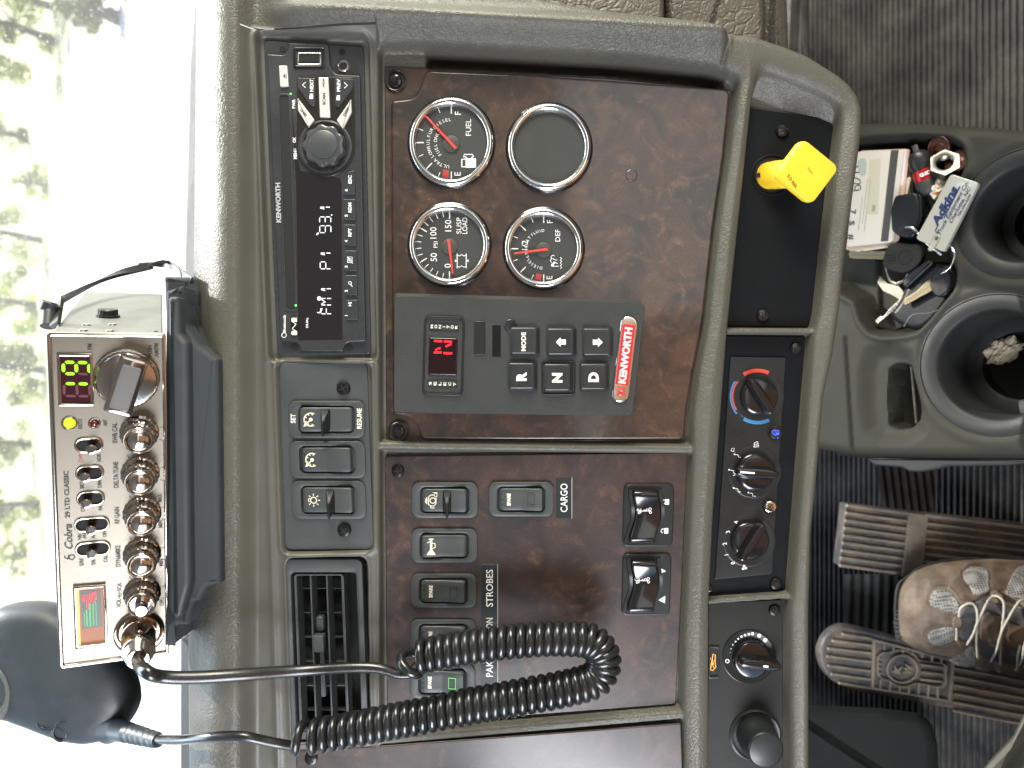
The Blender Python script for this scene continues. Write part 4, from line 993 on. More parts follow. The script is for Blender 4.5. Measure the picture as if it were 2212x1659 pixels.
m.prism(cl, Z1, Z1+1.6, .8); m.build('control_surround', plain('stereo_gloss', (.016, .014, .013), .15, coat=.5), t)
fold = lambda m, x, y, z: m.flat([(x-4, y+6), (x+4, y+6), (x+4, y-5), (x-2.5, y-5), (x-2.5, y), (x-4, y+1)], z)
btn([(644, 170), (683, 171), (682, 230), (674, 232), (645, 192)], 3, STM, [('NEXT', 675, 187, 7.5, 27, -90)], extra=lambda m, z: (m.stroke([(660, 181), (654, 186), (660, 191)], 1.8, z) if 0 else m.stroke([(662, 180), (655, 186), (662, 192)], 1.8, z), fold(m, 674, 210, z)))
btn([(724, 172), (764, 172), (763, 194), (733, 234), (725, 231)], 3, STM, [('PREV', 733, 187, 7.5, 27, -90)], extra=lambda m, z: (m.stroke([(745, 181), (752, 187), (745, 193)], 1.8, z), fold(m, 732, 213, z)))
btn([(690, 170), (711, 170), (715, 256), (693, 256)], 2, SIL, [('SCAN', 702, 217, 6.5, 25, -90), ('ASCN', 701, 183, 4.5, 19, -90)], h=7, tm=DK)
btn([(645, 214), (681, 261), (669, 279), (646, 241)], 2, SIL, [('SRC', 658, 246, 5.5, 19, -128)], h=7, tm=DK)
btn([(760, 217), (761, 245), (742, 281), (729, 262)], 2, SIL, [('DISP', 750, 244, 5.5, 21, -58)], h=7, tm=DK)
m = MB(sf); m.lathe([(58, Z1+1.6), (58, Z1+3), (54, Z1+4), (50, Z1+2), (47, Z1+1)], 703, 318, 56, cap=False); d = m.build('dial_ring', STM, t)
m = MB(sf); m.lathe([(46, Z1+1.6), (46, Z1+12), (43.5, Z1+16), (39, Z1+17.5), (30, Z1+17.5)], 703, 318, 96, cap=False, lobes=9, depth=.1); d = m.build('tuning_dial', plain('dial_smoke', (.05, .052, .054), .22, coat=.6), t)
m = MB(sf); m.lathe([(30, Z1+16), (30, Z1+19), (28, Z1+20), (0, Z1+20.6)], 703, 318, 48); m.build('dial_cap', plain('dial_cap_smoke', (.045, .05, .05), .35), d)
def mag(m, z): m.stroke(arc(757, 612, 3.2, 0, 360, 10), 1.4, z); m.stroke([(759, 615), (762, 620)], 1.6, z+.05)
def play(m, z): m.flat([(753, 662), (761, 662), (757, 657)], z); m.stroke([(753, 656), (761, 656)], 1.2, z); m.stroke([(753, 654), (761, 654)], 1.2, z)
def mute(m, z): m.stroke([(752, 568), (762, 568), (762, 556), (752, 556), (752, 568)], 1.3, z); m.stroke([(751, 555), (763, 570)], 1.4, z+.05); m.stroke(arc(757, 562, 3, 0, 360, 8), 1, z)
for num, y0, y1, s_, L, ex in (('6', 372, 421, 'ESC', 18, None), ('5', 431, 476, 'RDM', 21, None), ('4', 486, 531, 'RPT', 18, None), ('3', 542, 586, '', 0, mute), ('2', 595, 638, '', 0, mag), ('1', 648, 691, '', 0, play)):
    tx = [(num, 749, y1-9, 6.5, 5 if num != '1' else 1.6, -90)]
    if s_: tx.append((s_, 757, y0+8+L/2, 7.5, L, -90))
    pts = [(742, y0), (768, y0), (768, y1), (742, y1)] if num != '6' else [(752, y0), (768, y0-3), (768, y1), (742, y1), (742, y0+14)]
    sk = [(x+(y-400)*.022, y) for x, y in pts]
    btn(sk, 2, STM, tx, h=3.5, extra=ex)
# lit segments
m = MB(sf); z = Z1+1.2; DW = 1.8
def seg(m, y, code, w=14, h=24, x=704):
    """segments drawn in picture space: letter height runs along x, width along y; y = near (lower) edge"""
    x += (y-560)*.012
    X0, Xm, X1 = x-h/2, x, x+h/2; Y0, Y1 = y, y-w; g = 1.6
    S = {'a': ((X0, Y0-g), (X0, Y1+g)), 'g': ((Xm, Y0-g), (Xm, Y1+g)), 'd': ((X1, Y0-g), (X1, Y1+g)), 'f': ((X0+g, Y0), (Xm-g, Y0)), 'e': ((Xm+g, Y0), (X1-g, Y0)), 'b': ((X0+g, Y1), (Xm-g, Y1)), 'c': ((Xm+g, Y1), (X1-g, Y1)),
         'h': ((X0+g, Y0-2), (Xm-g, (Y0+Y1)/2)), 'j': ((X0+g, Y1+2), (Xm-g, (Y0+Y1)/2+1))}
    for c in code: m.stroke(list(S[c]), DW, z)
seg(m, 678, 'afeg', 13); seg(m, 659, 'febchj', 14); seg(m, 630, 'bcj', 6)
seg(m, 581, 'abfge', 15); seg(m, 553, 'bcj', 6)
seg(m, 503, 'abfgcd', 15); seg(m, 482, 'abgcd', 13); seg(m, 454, 'bcj', 6); m.flat(circ(717, 465, 1.6, 8), z)
m.stroke([(686, 675), (690, 676), (695, 671), (696, 666)], 2.2, z); m.flat(circ(690, 645, 4.5, 16), z); m.flat([(683, 508), (686, 503), (690, 503), (687, 508)], z)
m.build('lit_segments', glow('segment_white', (.9, .95, 1), .75), t)
m = MB(sf); m.text('KENWORTH', 601.5, 438, h=11, L=86, z=Z1+.5, bold=.045, deg=-91.5); m.build('maker_lettering', plain('grey_print', (.36, .37, .37), .4), t)
m = MB(sf)
m.bm.free()
for s_, x, y, h_, L_ in (('PWR', 635, 225, 7, 20), ('OK', 636.5, 303, 7, 12), ('MENU', 638.5, 333, 7.5, 22), ('Bluetooth', 615, 700, 6, 38), ('DUAL', 664, 697, 5, 22)):
    m = MB(sf); m.text(s_, x, y, h=h_, L=L_, z=Z1+1.2, bold=.03); m.build('lettering', WHITE, t)
m = MB(sf); m.stroke(arc(614, 724, 5, 0, 360, 14), 1.3, Z1+.5); m.build('round_symbol', WHITE, t)

m = MB(sf); m.prism(rrect(629, 685, 645, 726, 2), Z1, Z1+3, 1); b = m.build('button', BLKG, t)
m = MB(sf); m.prism(rrect(631, 687, 643, 696, 2), Z1+3, Z1+3.8, .2); m.prism(rrect(631, 715, 643, 724, 2), Z1+3, Z1+3.8, .2); m.stroke([(634, 696), (641, 700), (633, 710), (641, 716)], 2, Z1+4); m.build('symbol', CREAM, b)
# ================================================================== two way radio on the dash top
CBQ = quad([(100, 717), (358.5, 721), (366, 1412), (128, 1444)], .40)
kz = CBQ.ex.length
CB = Fr(CBQ.O, CBQ.ex, CBQ.ey, -ray(347, 427).normalized()*kz)
C = CB.loc
FACE = brushed('brushed_face', (.20, .178, .145), .38); FACE.node_tree.nodes['Principled BSDF'].inputs['Metallic'].default_value = .75
WRINK = plain('wrinkle_black', (.16, .165, .15), .5, var=.1, bump=.8, bump_scale=1500)
PAD = plain('black_foam', (.026, .032, .036), .8, var=.2, bump=.3, bump_scale=700)
t = thing('two_way_radio', 'silver faced two way radio with chrome knobs and green figure 19', 'two way radio', CB.pt(110, 370, -400))
W, H = 219.0, 740.4
m = MB(CB); m.rings([[(x, y, -790) for x, y in rrect(6, 6, W-6, H-6, 4)], [(x, y, -4) for x, y in rrect(6, 6, W-6, H-6, 4)]], cap0=True); m.build('case', WRINK, t)
m = MB(CB); m.ringwall(rrect(0, 0, W, H, 7, 5), rrect(9, 8, W-8, H-9, 3, 5), -8, 5, 3, zin=-2); m.build('chrome_surround', CHROME_R, t)
m = MB(CB); m.prism(rrect(8, 7, W-7, H-8, 3, 5), -5, 0, 0); m.build('face_plate', FACE, t)
for x, y in ((60, -60), (60, -140), (110, -60), (110, -150)):
    fr = Fr(CB.pt(x, 6, y), CB.ez, CB.ex, -CB.ey); m = MB(fr); m.lathe([(9, 0), (8, 2.5), (4, 4), (0, 4.3)], 0, 0, 18); m.build('case_screw', CHROME_W, t)
fr = Fr(CB.pt(95, 6, -270), CB.ez, CB.ex, -CB.ey); m = MB(fr); m.lathe([(26, 0), (26, 5), (22, 6), (22, 17), (20, 19), (0, 19)], 0, 0, 40, lobes=20, depth=.05); m.build('mount_knob', PLAS_S, t)
m = MB(CB); m.prism(rrect(196, 5, 203, 6, 0), -70, -60); m.build('case_slot', HOLE, t)
# channel window
q = CB.locs([(128, 766), (198, 766), (200, 872), (130, 872)])
def cen(a, b): return C(a, b)
x0, y0 = C(126, 764); x1, y1 = C(201, 874)
m = MB(CB); m.ringwall(rrect(x0-3, y0-2, x1+2, y1+2, 2, 3), rrect(x0+3, y0+5, x1-4, y1-4, 1, 3), 0, 3, 1, zin=-2); m.build('window_surround', CHROME_W, t)
m = MB(CB); m.prism(rrect(x0+2, y0+4, x1-3, y1-3, 1, 3), 0, .7, 0); win = m.build('channel_window', plain('red_tint', (.035, .008, .012), .12, coat=.5), t)
def segs(m, cx, cy, code, w, h, sw, z, slant=0):
    X0, Xm, X1 = cx-h/2, cx, cx+h/2; Y0, Y1 = cy+w/2, cy-w/2; g = sw*.55
    S = {'a': ((X0, Y0-g), (X0, Y1+g)), 'g': ((Xm, Y0-g), (Xm, Y1+g)), 'd': ((X1, Y0-g), (X1, Y1+g)), 'f': ((X0+g, Y0), (Xm-g, Y0)), 'e': ((Xm+g, Y0), (X1-g, Y0)), 'b': ((X0+g, Y1), (Xm-g, Y1)), 'c': ((Xm+g, Y1), (X1-g, Y1))}
    for c in code:
        a, b = Vector(S[c][0]), Vector(S[c][1]); a.y += slant*(a.x-cx); b.y += slant*(b.x-cx); d = (b-a).normalized()
        m.stroke([tuple(a-d*sw*.1), tuple(a+d*sw*.4), tuple(b-d*sw*.4), tuple(b+d*sw*.1)], [sw*.25, sw, sw, sw*.25], z)
d9, d1 = C(165, 795), C(166.5, 842)
LIME = glow('lime_led', (.34, .95, .0), .75)
m = MB(CB); segs(m, *d9, 'abcdfg', 24, 46, 6.6, 1.4, .03); segs(m, *d1, 'bc', 26, 46, 6.6, 1.4, .03); m.build('lit_digits', LIME, win)
m = MB(CB); segs(m, *d9, 'e', 24, 46, 5, 1.2, .03); segs(m, *d1, 'adefg', 26, 46, 5, 1.2, .03); m.build('unlit_digits', plain('unlit_segment', (.09, .012, .016), .5), win)
def led(x, y, r, mat, nm):
    a, b = C(x, y); m = MB(CB); m.lathe([(r+5, 0), (r+5, 2), (r+3, 3.5), (r+1, 2.5), (r, 0)], a, b, 28, cap=False); o = m.build('lamp_bezel', CHROME_W, t)
    m = MB(CB); m.lathe([(r, 0), (r, 2), (r*.85, 5), (r*.5, 6.6), (0, 7)], a, b, 24); m.build(nm, mat, o)
led(150, 914, 10, glow('yellow_green_led', (.58, .95, .01), .9), 'lit_lamp'); led(204, 914, 7, plain('dark_red_lens', (.10, .006, .008), .2, coat=.5), 'unlit_lamp')
# channel selector
def knob_fr(x, y): a, b = C(x, y); return CB.at(a, b, 0)
kf = knob_fr(274, 817)
m = MB(kf); m.lathe([(64, 0), (64, 5), (62, 8), (60, 8), (59, 20), (56, 24), (50, 25), (0, 25)], 0, 0, 72, lobes=36, depth=.02); ck = m.build('channel_knob', CHROME_R, t)
bar = kf.at(0, 6, 0, math.radians(-73+180)); m = MB(bar)
m.rings([[(x, y, z) for x, y in rrect(-60+i*1.2, -27+i*1.3, 62-i*1.2, 27-i*1.3, 5)] for i, z in ((0, 22), (0, 44), (1, 50), (3, 52))]); m.build('grip', CHROME_R, ck)
m = MB(bar); m.ringwall(rrect(-44, -18, 50, 18, 4), rrect(-42, -16, 48, 16, 3), 51.5, 53, .3); m.prism(rrect(-42, -16, 48, 16, 3), 51.5, 52.2, 0); m.build('grip_inlay', plain('grip_inlay', (.13, .125, .12), .4, metal=.5), ck)
# toggles
for (x, y, ln, kx, ky, lab) in ((192, 961, 52, 199, 964, ''), (194, 1021, 52, 185, 1024, ''), (196, 1076, 52, 188, 1080, ''), (198.5, 1132, 66, 198, 1137, ''), (200.8, 1184.4, 66, 200, 1188, '')):
    a, b = C(x, y); g = CB.at(a, b, 0, math.radians(0)); hw = 15
    m = MB(g); m.ringwall(rrect(-ln/2-1, -hw-2, ln/2+1, hw+2, hw+1, 8), rrect(-ln/2+4, -hw+3, ln/2-4, hw-3, hw-3, 8), 0, 4, 2); o = m.build('toggle_surround', CHROME_W, t)
    m = MB(g); m.prism(rrect(-ln/2+3, -hw+2, ln/2-3, hw-2, hw-3, 8), 0, .5, 0); m.build('toggle_slot', HOLE, o)
    a2, b2 = C(kx, ky); m = MB(CB); m.lathe([(8.5, 0), (8, 8), (7.5, 18), (9.5, 20), (10.5, 22), (10, 23.5), (7.5, 24), (6.5, 22)], a2, b2, 24, cap=False); l = m.build('toggle_lever', CHROME_W, o)
    m = MB(CB); m.lathe([(6.8, 22), (0, 22)], a2, b2, 16); m.build('lever_tip', PLAS_S, o)
# four round knobs, volume knob with centre stick, microphone socket
def fluted(x, y, ht, stick=False):
    kf = knob_fr(x, y)
    m = MB(kf); m.lathe([(39, 0), (39, 4), (36, 6), (34, 7), (33, 22), (33, 30), (30, 33), (27, 34), (26.5, ht-6)], 0, 0, 144, lobes=18, depth=.035, cap=False); k = m.build('knob', CHROME_R, t)
    m = MB(kf); m.lathe([(29, ht-12), (29, ht-3), (27, ht), (25, ht+1), (23, ht), (22, ht-3)], 0, 0, 48, cap=False); m.build('knob_rim', CHROME_W, k)
    if stick:
        m = MB(kf); m.lathe([(22, ht-3), (14, ht-4), (12, ht+24), (11, ht+26), (0, ht+26)], 0, 0, 32); m.build('squelch_stick', CHROME_R, k)
    else:
        m = MB(kf); m.lathe([(22.5, ht-4)]+[(22*math.cos(i/8*PI/2), ht-3+9*math.sin(i/8*PI/2)) for i in range(9)], 0, 0, 40); m.build('knob_dome', CHROME_R, k, sharp=80)
for x, y in ((301, 935), (303, 1023), (307, 1109), (307, 1197)): fluted(x, y, 62)
fluted(307, 1281, 58, True)
kf = knob_fr(301, 1366); m = MB(kf); m.lathe([(52, 0), (52, 5), (49, 8), (44, 6), (40, 2), (0, 1)], 0, 0, 56); m.build('microphone_socket', CHROME_W, t)
# meter
mc = CB.locs([(157.7, 1264), (228, 1258.5), (234, 1392), (163, 1400)])
mi = CB.locs([(166, 1271), (222, 1266), (227, 1384), (171, 1391)])
m = MB(CB); m.ringwall(mc, mi, 0, 8, 3); mt = m.build('meter', CHROME_W, t)
m = MB(CB); m.flat(mi, 1.2); m.build('meter_glow', glow('amber_backlight', (.42, .17, .09), .5), mt)
mw = CB.locs([(173, 1276), (217, 1272), (221, 1352), (177, 1358)])
m = MB(CB); m.flat(mw, 2.2); m.build('meter_scale', plain('meter_black', (.01, .02, .014), .4), mt)
m = MB(CB); 
for px_, y0_, y1_, w_ in ((187, 1316, 1352, 2.8), (194, 1302, 1352, 3), (201, 1302, 1350, 2.2), (207, 1296, 1350, 1.5), (182, 1322, 1352, 1.4)): m.stroke([C(px_, y0_), C(px_+2, y1_)], w_, 2.8)
m.build('green_scale', glow('green_scale', (.10, .45, .16), .7), mt)
m = MB(CB)
for px_, y0_, y1_, w_ in ((188, 1284, 1314, 3.4), (195, 1280, 1300, 2.4), (201, 1278, 1300, 2), (206, 1276, 1294, 2)): m.stroke([C(px_, y0_), C(px_+2, y1_)], w_, 2.9)
m.text('CAL', *C(180.5, 1291), h=5, L=18, z=2.9, bold=.03)
m.build('red_scale', glow('red_scale', (1, .03, .04), 1.2), mt)
m = MB(CB); m.prism(CB.locs([(164, 1271), (170, 1271), (174, 1391), (168, 1391)]), 2, 4, 1); m.build('meter_lamp', glow('meter_lamp', (1, .42, .08), 2.2), mt)
# printing
PR = plain('face_print', (.012, .012, .015), .5)
m = MB(CB)
def cl(s_, x, y, h, L, **k): q_ = MB(CB); q_.text(s_, *C(x, y), h=h, L=L, z=.6, bold=k.get('bold', .03), shear=k.get('shear', 0)); q_.build('lettering', PR, t)
cl('FM', 194, 748.5, 9, 12); cl('PUSH', 324, 758, 9, 24); cl('AM/FM', 337.5, 756.5, 9.5, 30); cl('RX/TX', 173, 915, 8, 22); cl('ANT', 227, 913, 8, 15)
cl('SWR CAL', 248, 935, 10, 45); cl('NOR', 214, 988.6, 8, 17); cl('BRT', 177, 1047.8, 8, 16); cl('DIM', 215, 1045.5, 8, 16); cl('CB', 179, 1099.6, 8, 12); cl('PA', 217, 1097, 8, 11)
cl('NB/', 172, 1159, 7.5, 14); cl('ANL', 182, 1156, 7.5, 17); cl('ANL', 201, 1154.8, 7.5, 17); cl('OFF', 226, 1153, 8, 15); cl('S/RF', 176, 1213.7, 8, 18); cl('SWR', 202, 1211.7, 8, 18); cl('CAL', 228, 1207, 8, 16)
cl('29 LTD CLASSIC', 144.5, 1068, 10, 104, bold=.04); cl('Cobra', 147.6, 1160.5, 16, 58, bold=.03, shear=.35)
cl('DELTA TUNE', 250.6, 1025.4, 10, 58); cl('RF GAIN', 252.6, 1113, 10, 38); cl('DYNAMIKE', 255, 1201, 10, 50); cl('VOL', 256.5, 1303, 10, 21); cl('SQL', 258.5, 1267, 10, 21)
cl('MAX', 345.5, 1075.7, 9, 18); cl('MIN', 346.6, 1131.8, 9, 17); cl('MIN', 347.8, 1215, 9, 17); cl('OFF', 349.5, 1301, 9, 16)
a, b = C(257.5, 1285); m.stroke([(a, b-9), (a, b+9)], 1.4, .6); m.stroke(arc(a, b, 4.5, -120, 120, 10), 1.3, .65)
for x, y in ((301, 935), (303, 1023), (307, 1109), (307, 1197), (307, 1281)):
    a, b = C(x, y)
    for g_ in (-52, -15, 22, 70, 180, 240): c, s_ = math.cos(math.radians(g_)), math.sin(math.radians(g_)); m.stroke([(a+41*c, b+41*s_), (a+49*c, b+49*s_)], 1.4, .6)
a, b = C(150, 1203)
m.stroke([(a-8, b-6), (a-9, b), (a-4, b+4), (a+2, b-4), (a+8, b-4), (a+10, b+2), (a+5, b+7), (a, b+4), (a-2, b-5)], [1, 3, 4, 3.6, 3, 3, 3, 3, 1.5], .6)
m.build('dial_marks', PR, t)
m = MB(CB); m.text('CH9', *C(174, 990), h=8, L=17, z=.6, bold=.012); m.build('red_lettering', plain('face_red', (.45, .02, .04), .5), t)
# black strap bracket behind and pad below
def at_depth(px, py, d): return ray(px, py)*d
t2 = thing('radio_bracket', 'black metal strap bracket arching behind the silver radio', 'bracket', at_depth(300, 600, .5))
def flatbar(pts, wd, th):
    m = MB(); P = [Vector(p) for p in pts]; V = []
    for i in range(len(P)):
        tt = (P[min(i+1, len(P)-1)]-P[max(i-1, 0)]).normalized(); side = tt.cross(FWD).normalized(); n = side.cross(tt).normalized()
        V.append([P[i]+side*wd/2+n*th/2, P[i]-side*wd/2+n*th/2, P[i]-side*wd/2-n*th/2, P[i]+side*wd/2-n*th/2])
    Vb = [[m.bm.verts.new(v) for v in r] for r in V]
    for a, b in zip(Vb, Vb[1:]):
        for k in range(4): m.bm.faces.new((a[k], a[(k+1) % 4], b[(k+1) % 4], b[k]))
    m.bm.faces.new(Vb[0]); m.bm.faces.new(Vb[-1][::-1]); return m
BR_ = plain('bracket_black', (.02, .023, .023), .45, var=.2)
flatbar([at_depth(*p) for p in spline([(119, 702, .40), (128, 652, .42), (134, 648, .43), (200, 615, .49), (262, 590, .53), (318, 576, .55), (328, 574, .55)], 5)], .0052, .0022).build('strap_arm', BR_, t2)
flatbar([at_depth(*p) for p in spline([(300, 573, .55), (330, 571, .55), (365, 576, .545), (383, 584, .49), (388, 596, .46), (392, 630, .43), (398, 642, .42)], 5)], .0032, .0012).build('strap_foot', plain('bracket_worn', (.12, .125, .12), .35, metal=.5), t2)
flatbar([at_depth(*p) for p in spline([(330, 572, .55), (352, 566, .55), (372, 570, .55), (395, 590, .46), (414, 604, .43)], 5)], .003, .0012).build('strap_rear', BR_, t2)
m = MB(); m.tube([at_depth(104, 705, .405), at_depth(108, 660, .41)], .004, 16); m.tube([at_depth(112, 655, .41), at_depth(105, 672, .41)], .0055, 16); m.build('clamp_bolt', BR_, t2)
def slab(name, pts, d, th, mat, parent=None, bev=.0015, ax=None, **kw):
    """block whose outline is traced at one distance and given real thickness"""
    k = Q*d; fr = Fr(ray(0, 0)*d, -UPV*k, -XV*k, (ax or -FWD)*k)
    m = MB(fr); m.prism(pts, -th/k, 0, bev/k, back=True); return m.build(name, mat, parent, **kw)
t3 = thing('mounting_pad', 'black foam lined pad wedged under the radio on the dash top', 'mounting pad', at_depth(420, 980, .44))
slab('foam_pad', fillet([(356, 628), (394, 616), (400, 700), (428, 745), (470, 776), (476, 1262), (446, 1268), (430, 1300), (418, 1300), (404, 1352), (378, 1352), (368, 1400), (362, 1300), (352, 1200)], 5), .414, .05, PAD, t3, .003)
slab('pad_step', fillet([(362, 640), (384, 640), (388, 720), (404, 740), (410, 1262), (392, 1330), (378, 1340), (362, 1318)], 5), .407, .02, plain('bracket_grey', (.035, .042, .046), .5, var=.2), t3, .003)
slab('pad_end', fillet([(352, 596), (412, 598), (425, 628), (420, 700), (356, 700)], 5), .43, .05, PAD, t3, .003)
# ================================================================== microphone
mic_out = [(-70, 1350), (-20, 1322), (37, 1315), (85, 1321), (119, 1336), (160, 1362), (200, 1398), (230, 1436), (260, 1481), (273, 1525), (270, 1552), (256, 1580), (238, 1600), (208, 1617), (171, 1624), (140, 1621), (111, 1614), (37, 1586), (0, 1572), (-60, 1540)]
MD = .475
k = Q*MD; MF = Fr(ray(0, 0)*MD, -UPV*k, -XV*k, -FWD*k)
sp_ = [tuple(p) for p in spline(mic_out+[mic_out[0]], 4)][:-1]
micm = plain('microphone_plastic', (.035, .042, .047), .42, var=.12, bump=.3, bump_scale=1700)
t = thing('hand_microphone', 'black hand microphone hanging beside the radio', 'microphone', MF.pt(120, 1480, -40))
ccx, ccy = 100, 1470
m = MB(MF); R_ = []
for kk_, z in ((.80, -95), (.93, -88), (.985, -70), (1.0, -50), (.99, -34), (.965, -22), (.91, -10), (.82, -2), (.68, 4), (.5, 8), (.3, 10), (.12, 11)):
    R_.append([(ccx+(x-ccx)*kk_, ccy+(y-ccy)*kk_, z) for x, y in sp_])
m.rings(R_, cap0=True); m.build('microphone_body', micm, t, sharp=80)
m = MB(MF)
m.tube([MF.pt(x, y, z) for x, y, z in spline([(88, 1545, 0), (82, 1560, 1), (92, 1572, 2), (110, 1574, 3), (124, 1568, 3), (134, 1574, 2), (142, 1586, -1), (138, 1598, -3), (126, 1602, -4), (116, 1592, -1), (116, 1578, 2), (126, 1562, 4), (142, 1556, 4), (152, 1560, 2)], 6)], PX*3.6, 8)
m.build('emblem', plain('emblem_black', (.012, .015, .018), .4), t, sharp=80)
m = MB(MF); m.lathe([(88, -10), (86, 4), (80, 10), (74, 10), (70, 5), (0, 5)], -55, 1495, 48, sy=.9); g_ = m.build('grille_ring', plain('grille_ring', (.10, .10, .09), .4), t)
m = MB(MF)
for i in range(9):
    for j in range(14):
        x, y = -5+i*5.0-25, 1455+j*6+(i % 2)*3
        if (x+55)**2+((y-1495)/.9)**2 < 66**2: m.flat(circ(x, y, 1.6, 6), 5.6)
m.build('grille_holes', HOLE, g_)
# relief boot
P0, P1_ = MF.pt(228, 1583, -22), at_depth(342, 1600, .44)
m = MB(); n = 40; pts = [P0.lerp(P1_, i/n) for i in range(n+1)]; rr = []
for i in range(n+1):
    u = i/n; r = (25-9*u)*PX*(1.05)
    if u > .42: r *= (1.0 if int((u-.42)*n/2.2) % 2 else .86)
    if u < .15: r *= 1+.35*(1-u/.15)
    rr.append(r)
m.tube(pts, rr, 24); m.build('strain_relief', micm, t, sharp=60)
# ================================================================== coiled cable
t = thing('coiled_cable', 'shiny black coiled cable looping down from the radio over the wood panel', 'cable', F.pt(1000, 1480, 0))
kf = knob_fr(301, 1366)
m = MB(kf); m.lathe([(37, 1), (37, 26), (35, 30), (35.5, 52), (34, 56), (34, 80), (31, 84), (29, 86), (25, 108), (21, 112)], 0, 0, 48, cap=True, lobes=24, depth=.02); m.build('plug', CHROME_W, t)
plug_end = kf.pt(0, 0, 104)
pd = (kf.pt(0, 0, 104)-kf.pt(0, 0, 60)).normalized()
path = [plug_end-pd*.01, plug_end+pd*.004, at_depth(318, 1452, .375), at_depth(350, 1462, .38), at_depth(420, 1464, .385), at_depth(520, 1458, .392), at_depth(650, 1449, .405), at_depth(760, 1442, .405), at_depth(820, 1444, .405), at_depth(862, 1458, .405)]
coil = [(884, 1458), (890, 1436), (905, 1420), (960, 1408), (1040, 1394), (1100, 1387), (1170, 1381), (1225, 1380)]+[(1256+48*math.cos(math.radians(a)), 1429+48*math.sin(math.radians(a))) for a in (-78, -50, -22, 6, 34, 62)]+[(1240, 1483), (1190, 1494), (1140, 1503), (1080, 1514), (1000, 1528), (920, 1545), (850, 1558), (780, 1572), (720, 1583), (670, 1592), (630, 1598)]
cp = [at_depth(x, y, .402) for i, (x, y) in enumerate(coil)]
C3 = [Vector(p) for p in spline(cp, 24)]
L_ = [0]
for a, b in zip(C3, C3[1:]): L_.append(L_[-1]+(b-a).length)
u0 = Q*.402
# step along the centre line with a local pitch
wire = []; s_ = 0; ph = 2.2; tot = L_[-1]; up_ = None; j = 0
idx = 0
def cat(s):
    global idx
    while idx < len(L_)-2 and L_[idx+1] < s: idx += 1
    f_ = (s-L_[idx])/max(1e-9, L_[idx+1]-L_[idx]); return C3[idx].lerp(C3[idx+1], f_), (C3[min(idx+3, len(C3)-1)]-C3[max(idx-3, 0)]).normalized()
N_T = 18
while s_ < tot:
    p, tg = cat(s_)
    side = tg.cross(FWD).normalized(); nn = side.cross(tg)
    u = s_/tot
    pitch = 19.6*u0*(1+1.5*max(0, 1-u/.05)+1.6*max(0, (u-.955)/.045)+.35*max(0, (u-.9)/.1)+.06*math.sin(u*37))
    
    rad = (30.5-.8*math.sin(u*9))*u0*min(1, .55+u/.03)*min(1, .7+(1-u)/.05)
    wire.append(p+side*math.cos(ph)*rad+nn*math.sin(ph)*rad)
    ph += 2*PI/N_T; s_ += pitch*(1-.36*math.exp(-((u-.385)/.055)**2))/N_T
tail = [at_depth(600, 1606, .400), at_depth(570, 1600, .398), at_depth(520, 1590, .395), at_depth(450, 1592, .40), at_depth(390, 1598, .42), P1_+(P0-P1_)*.1]
full = spline(path, 6)[:-1]+spline([path[-1], wire[0]], 3)[:-1]+wire+spline([wire[-1]]+tail, 6)[1:]
# light smoothing where lead and coil meet
full = [Vector(p) for p in full]
for _ in range(2):
    full = [full[0]]+[(full[i-1]+full[i]*2+full[i+1])/4 for i in range(1, len(full)-1)]+[full[-1]]
rr = []
nl = len(spline(path, 6))+2; nt_ = len(tail)*6
for i in range(len(full)):
    r = 10.2
    if i < nl-6: r = 13.5 if i < nl*.62 else 11.5
    if i > len(full)-nt_+4: r = 10.5
    rr.append(r*u0)
for _ in range(6): rr = [rr[0]]+[(rr[i-1]+rr[i]+rr[i+1])/3 for i in range(1, len(rr)-1)]+[rr[-1]]
m = MB(); m.tube(full, rr, 12); m.build('cable', RUB, t, sharp=80, recalc=True)
# ================================================================== centre console
ZC = -.60
KF = level(ZC, 2000, 640); KU = KF.ex.length
K = KF.loc
CON = plain('console_plastic', (.023, .0235, .019), .6, spec=.12, var=.12, bump=.5, bump_scale=1300)
CON_D = plain('console_rubber', (.012, .013, .013), .55, spec=.3, var=.15, bump=.3, bump_scale=1200)
ct = thing('centre_console', 'dark olive plastic floor console with tray, coin slot and two cup holders', 'console', KF.pt(0, 0, -200))
outl = KF.locs([(1660, 245), (1760, 258), (1858, 263), (2000, 264), (2212, 278), (2420, 300), (2420, 1000), (2212, 990), (2000, 990), (1840, 986), (1770, 974), (1660, 950)])
pocket = KF.locs([(1740, 318), (1800, 312), (1880, 302), (1990, 296), (2050, 300), (2078, 318), (2084, 350), (2070, 390), (2052, 430), (2044, 470), (2044, 520), (2054, 560), (2064, 592), (2060, 622), (2038, 652), (2010, 688), (1985, 712), (1955, 720), (1910, 724), (1880, 716), (1862, 692), (1850, 650), (1800, 620), (1740, 610)])
hollow = KF.locs([(1880, 760), (1920, 750), (1960, 768), (1970, 800), (1985, 850), (1992, 890), (1985, 930), (1950, 950), (1900, 945), (1876, 925), (1868, 880), (1868, 800)])
slot = KF.locs([(1914, 795), (1930, 786), (1950, 786), (1966, 792), (1975, 830), (1984, 870), (1982, 905), (1962, 924), (1935, 928), (1914, 918), (1910, 860)])
c1, c2 = K(2213, 460), K(2146, 788)
r_1 = math.hypot(K(2062, 470)[0]-c1[0], K(2062, 470)[1]-c1[1]); r_2 = math.hypot(K(1986, 795)[0]-c2[0], K(1986, 795)[1]-c2[1])
X0 = min(p[0] for p in outl)-8; X1 = max(p[0] for p in outl); Y0 = min(p[1] for p in outl)-20; Y1 = max(p[1] for p in outl)+20
gx = np.arange(X0, X1, 2.4); gy = np.arange(Y0, Y1, 2.4); X, Y = np.meshgrid(gx, gy)
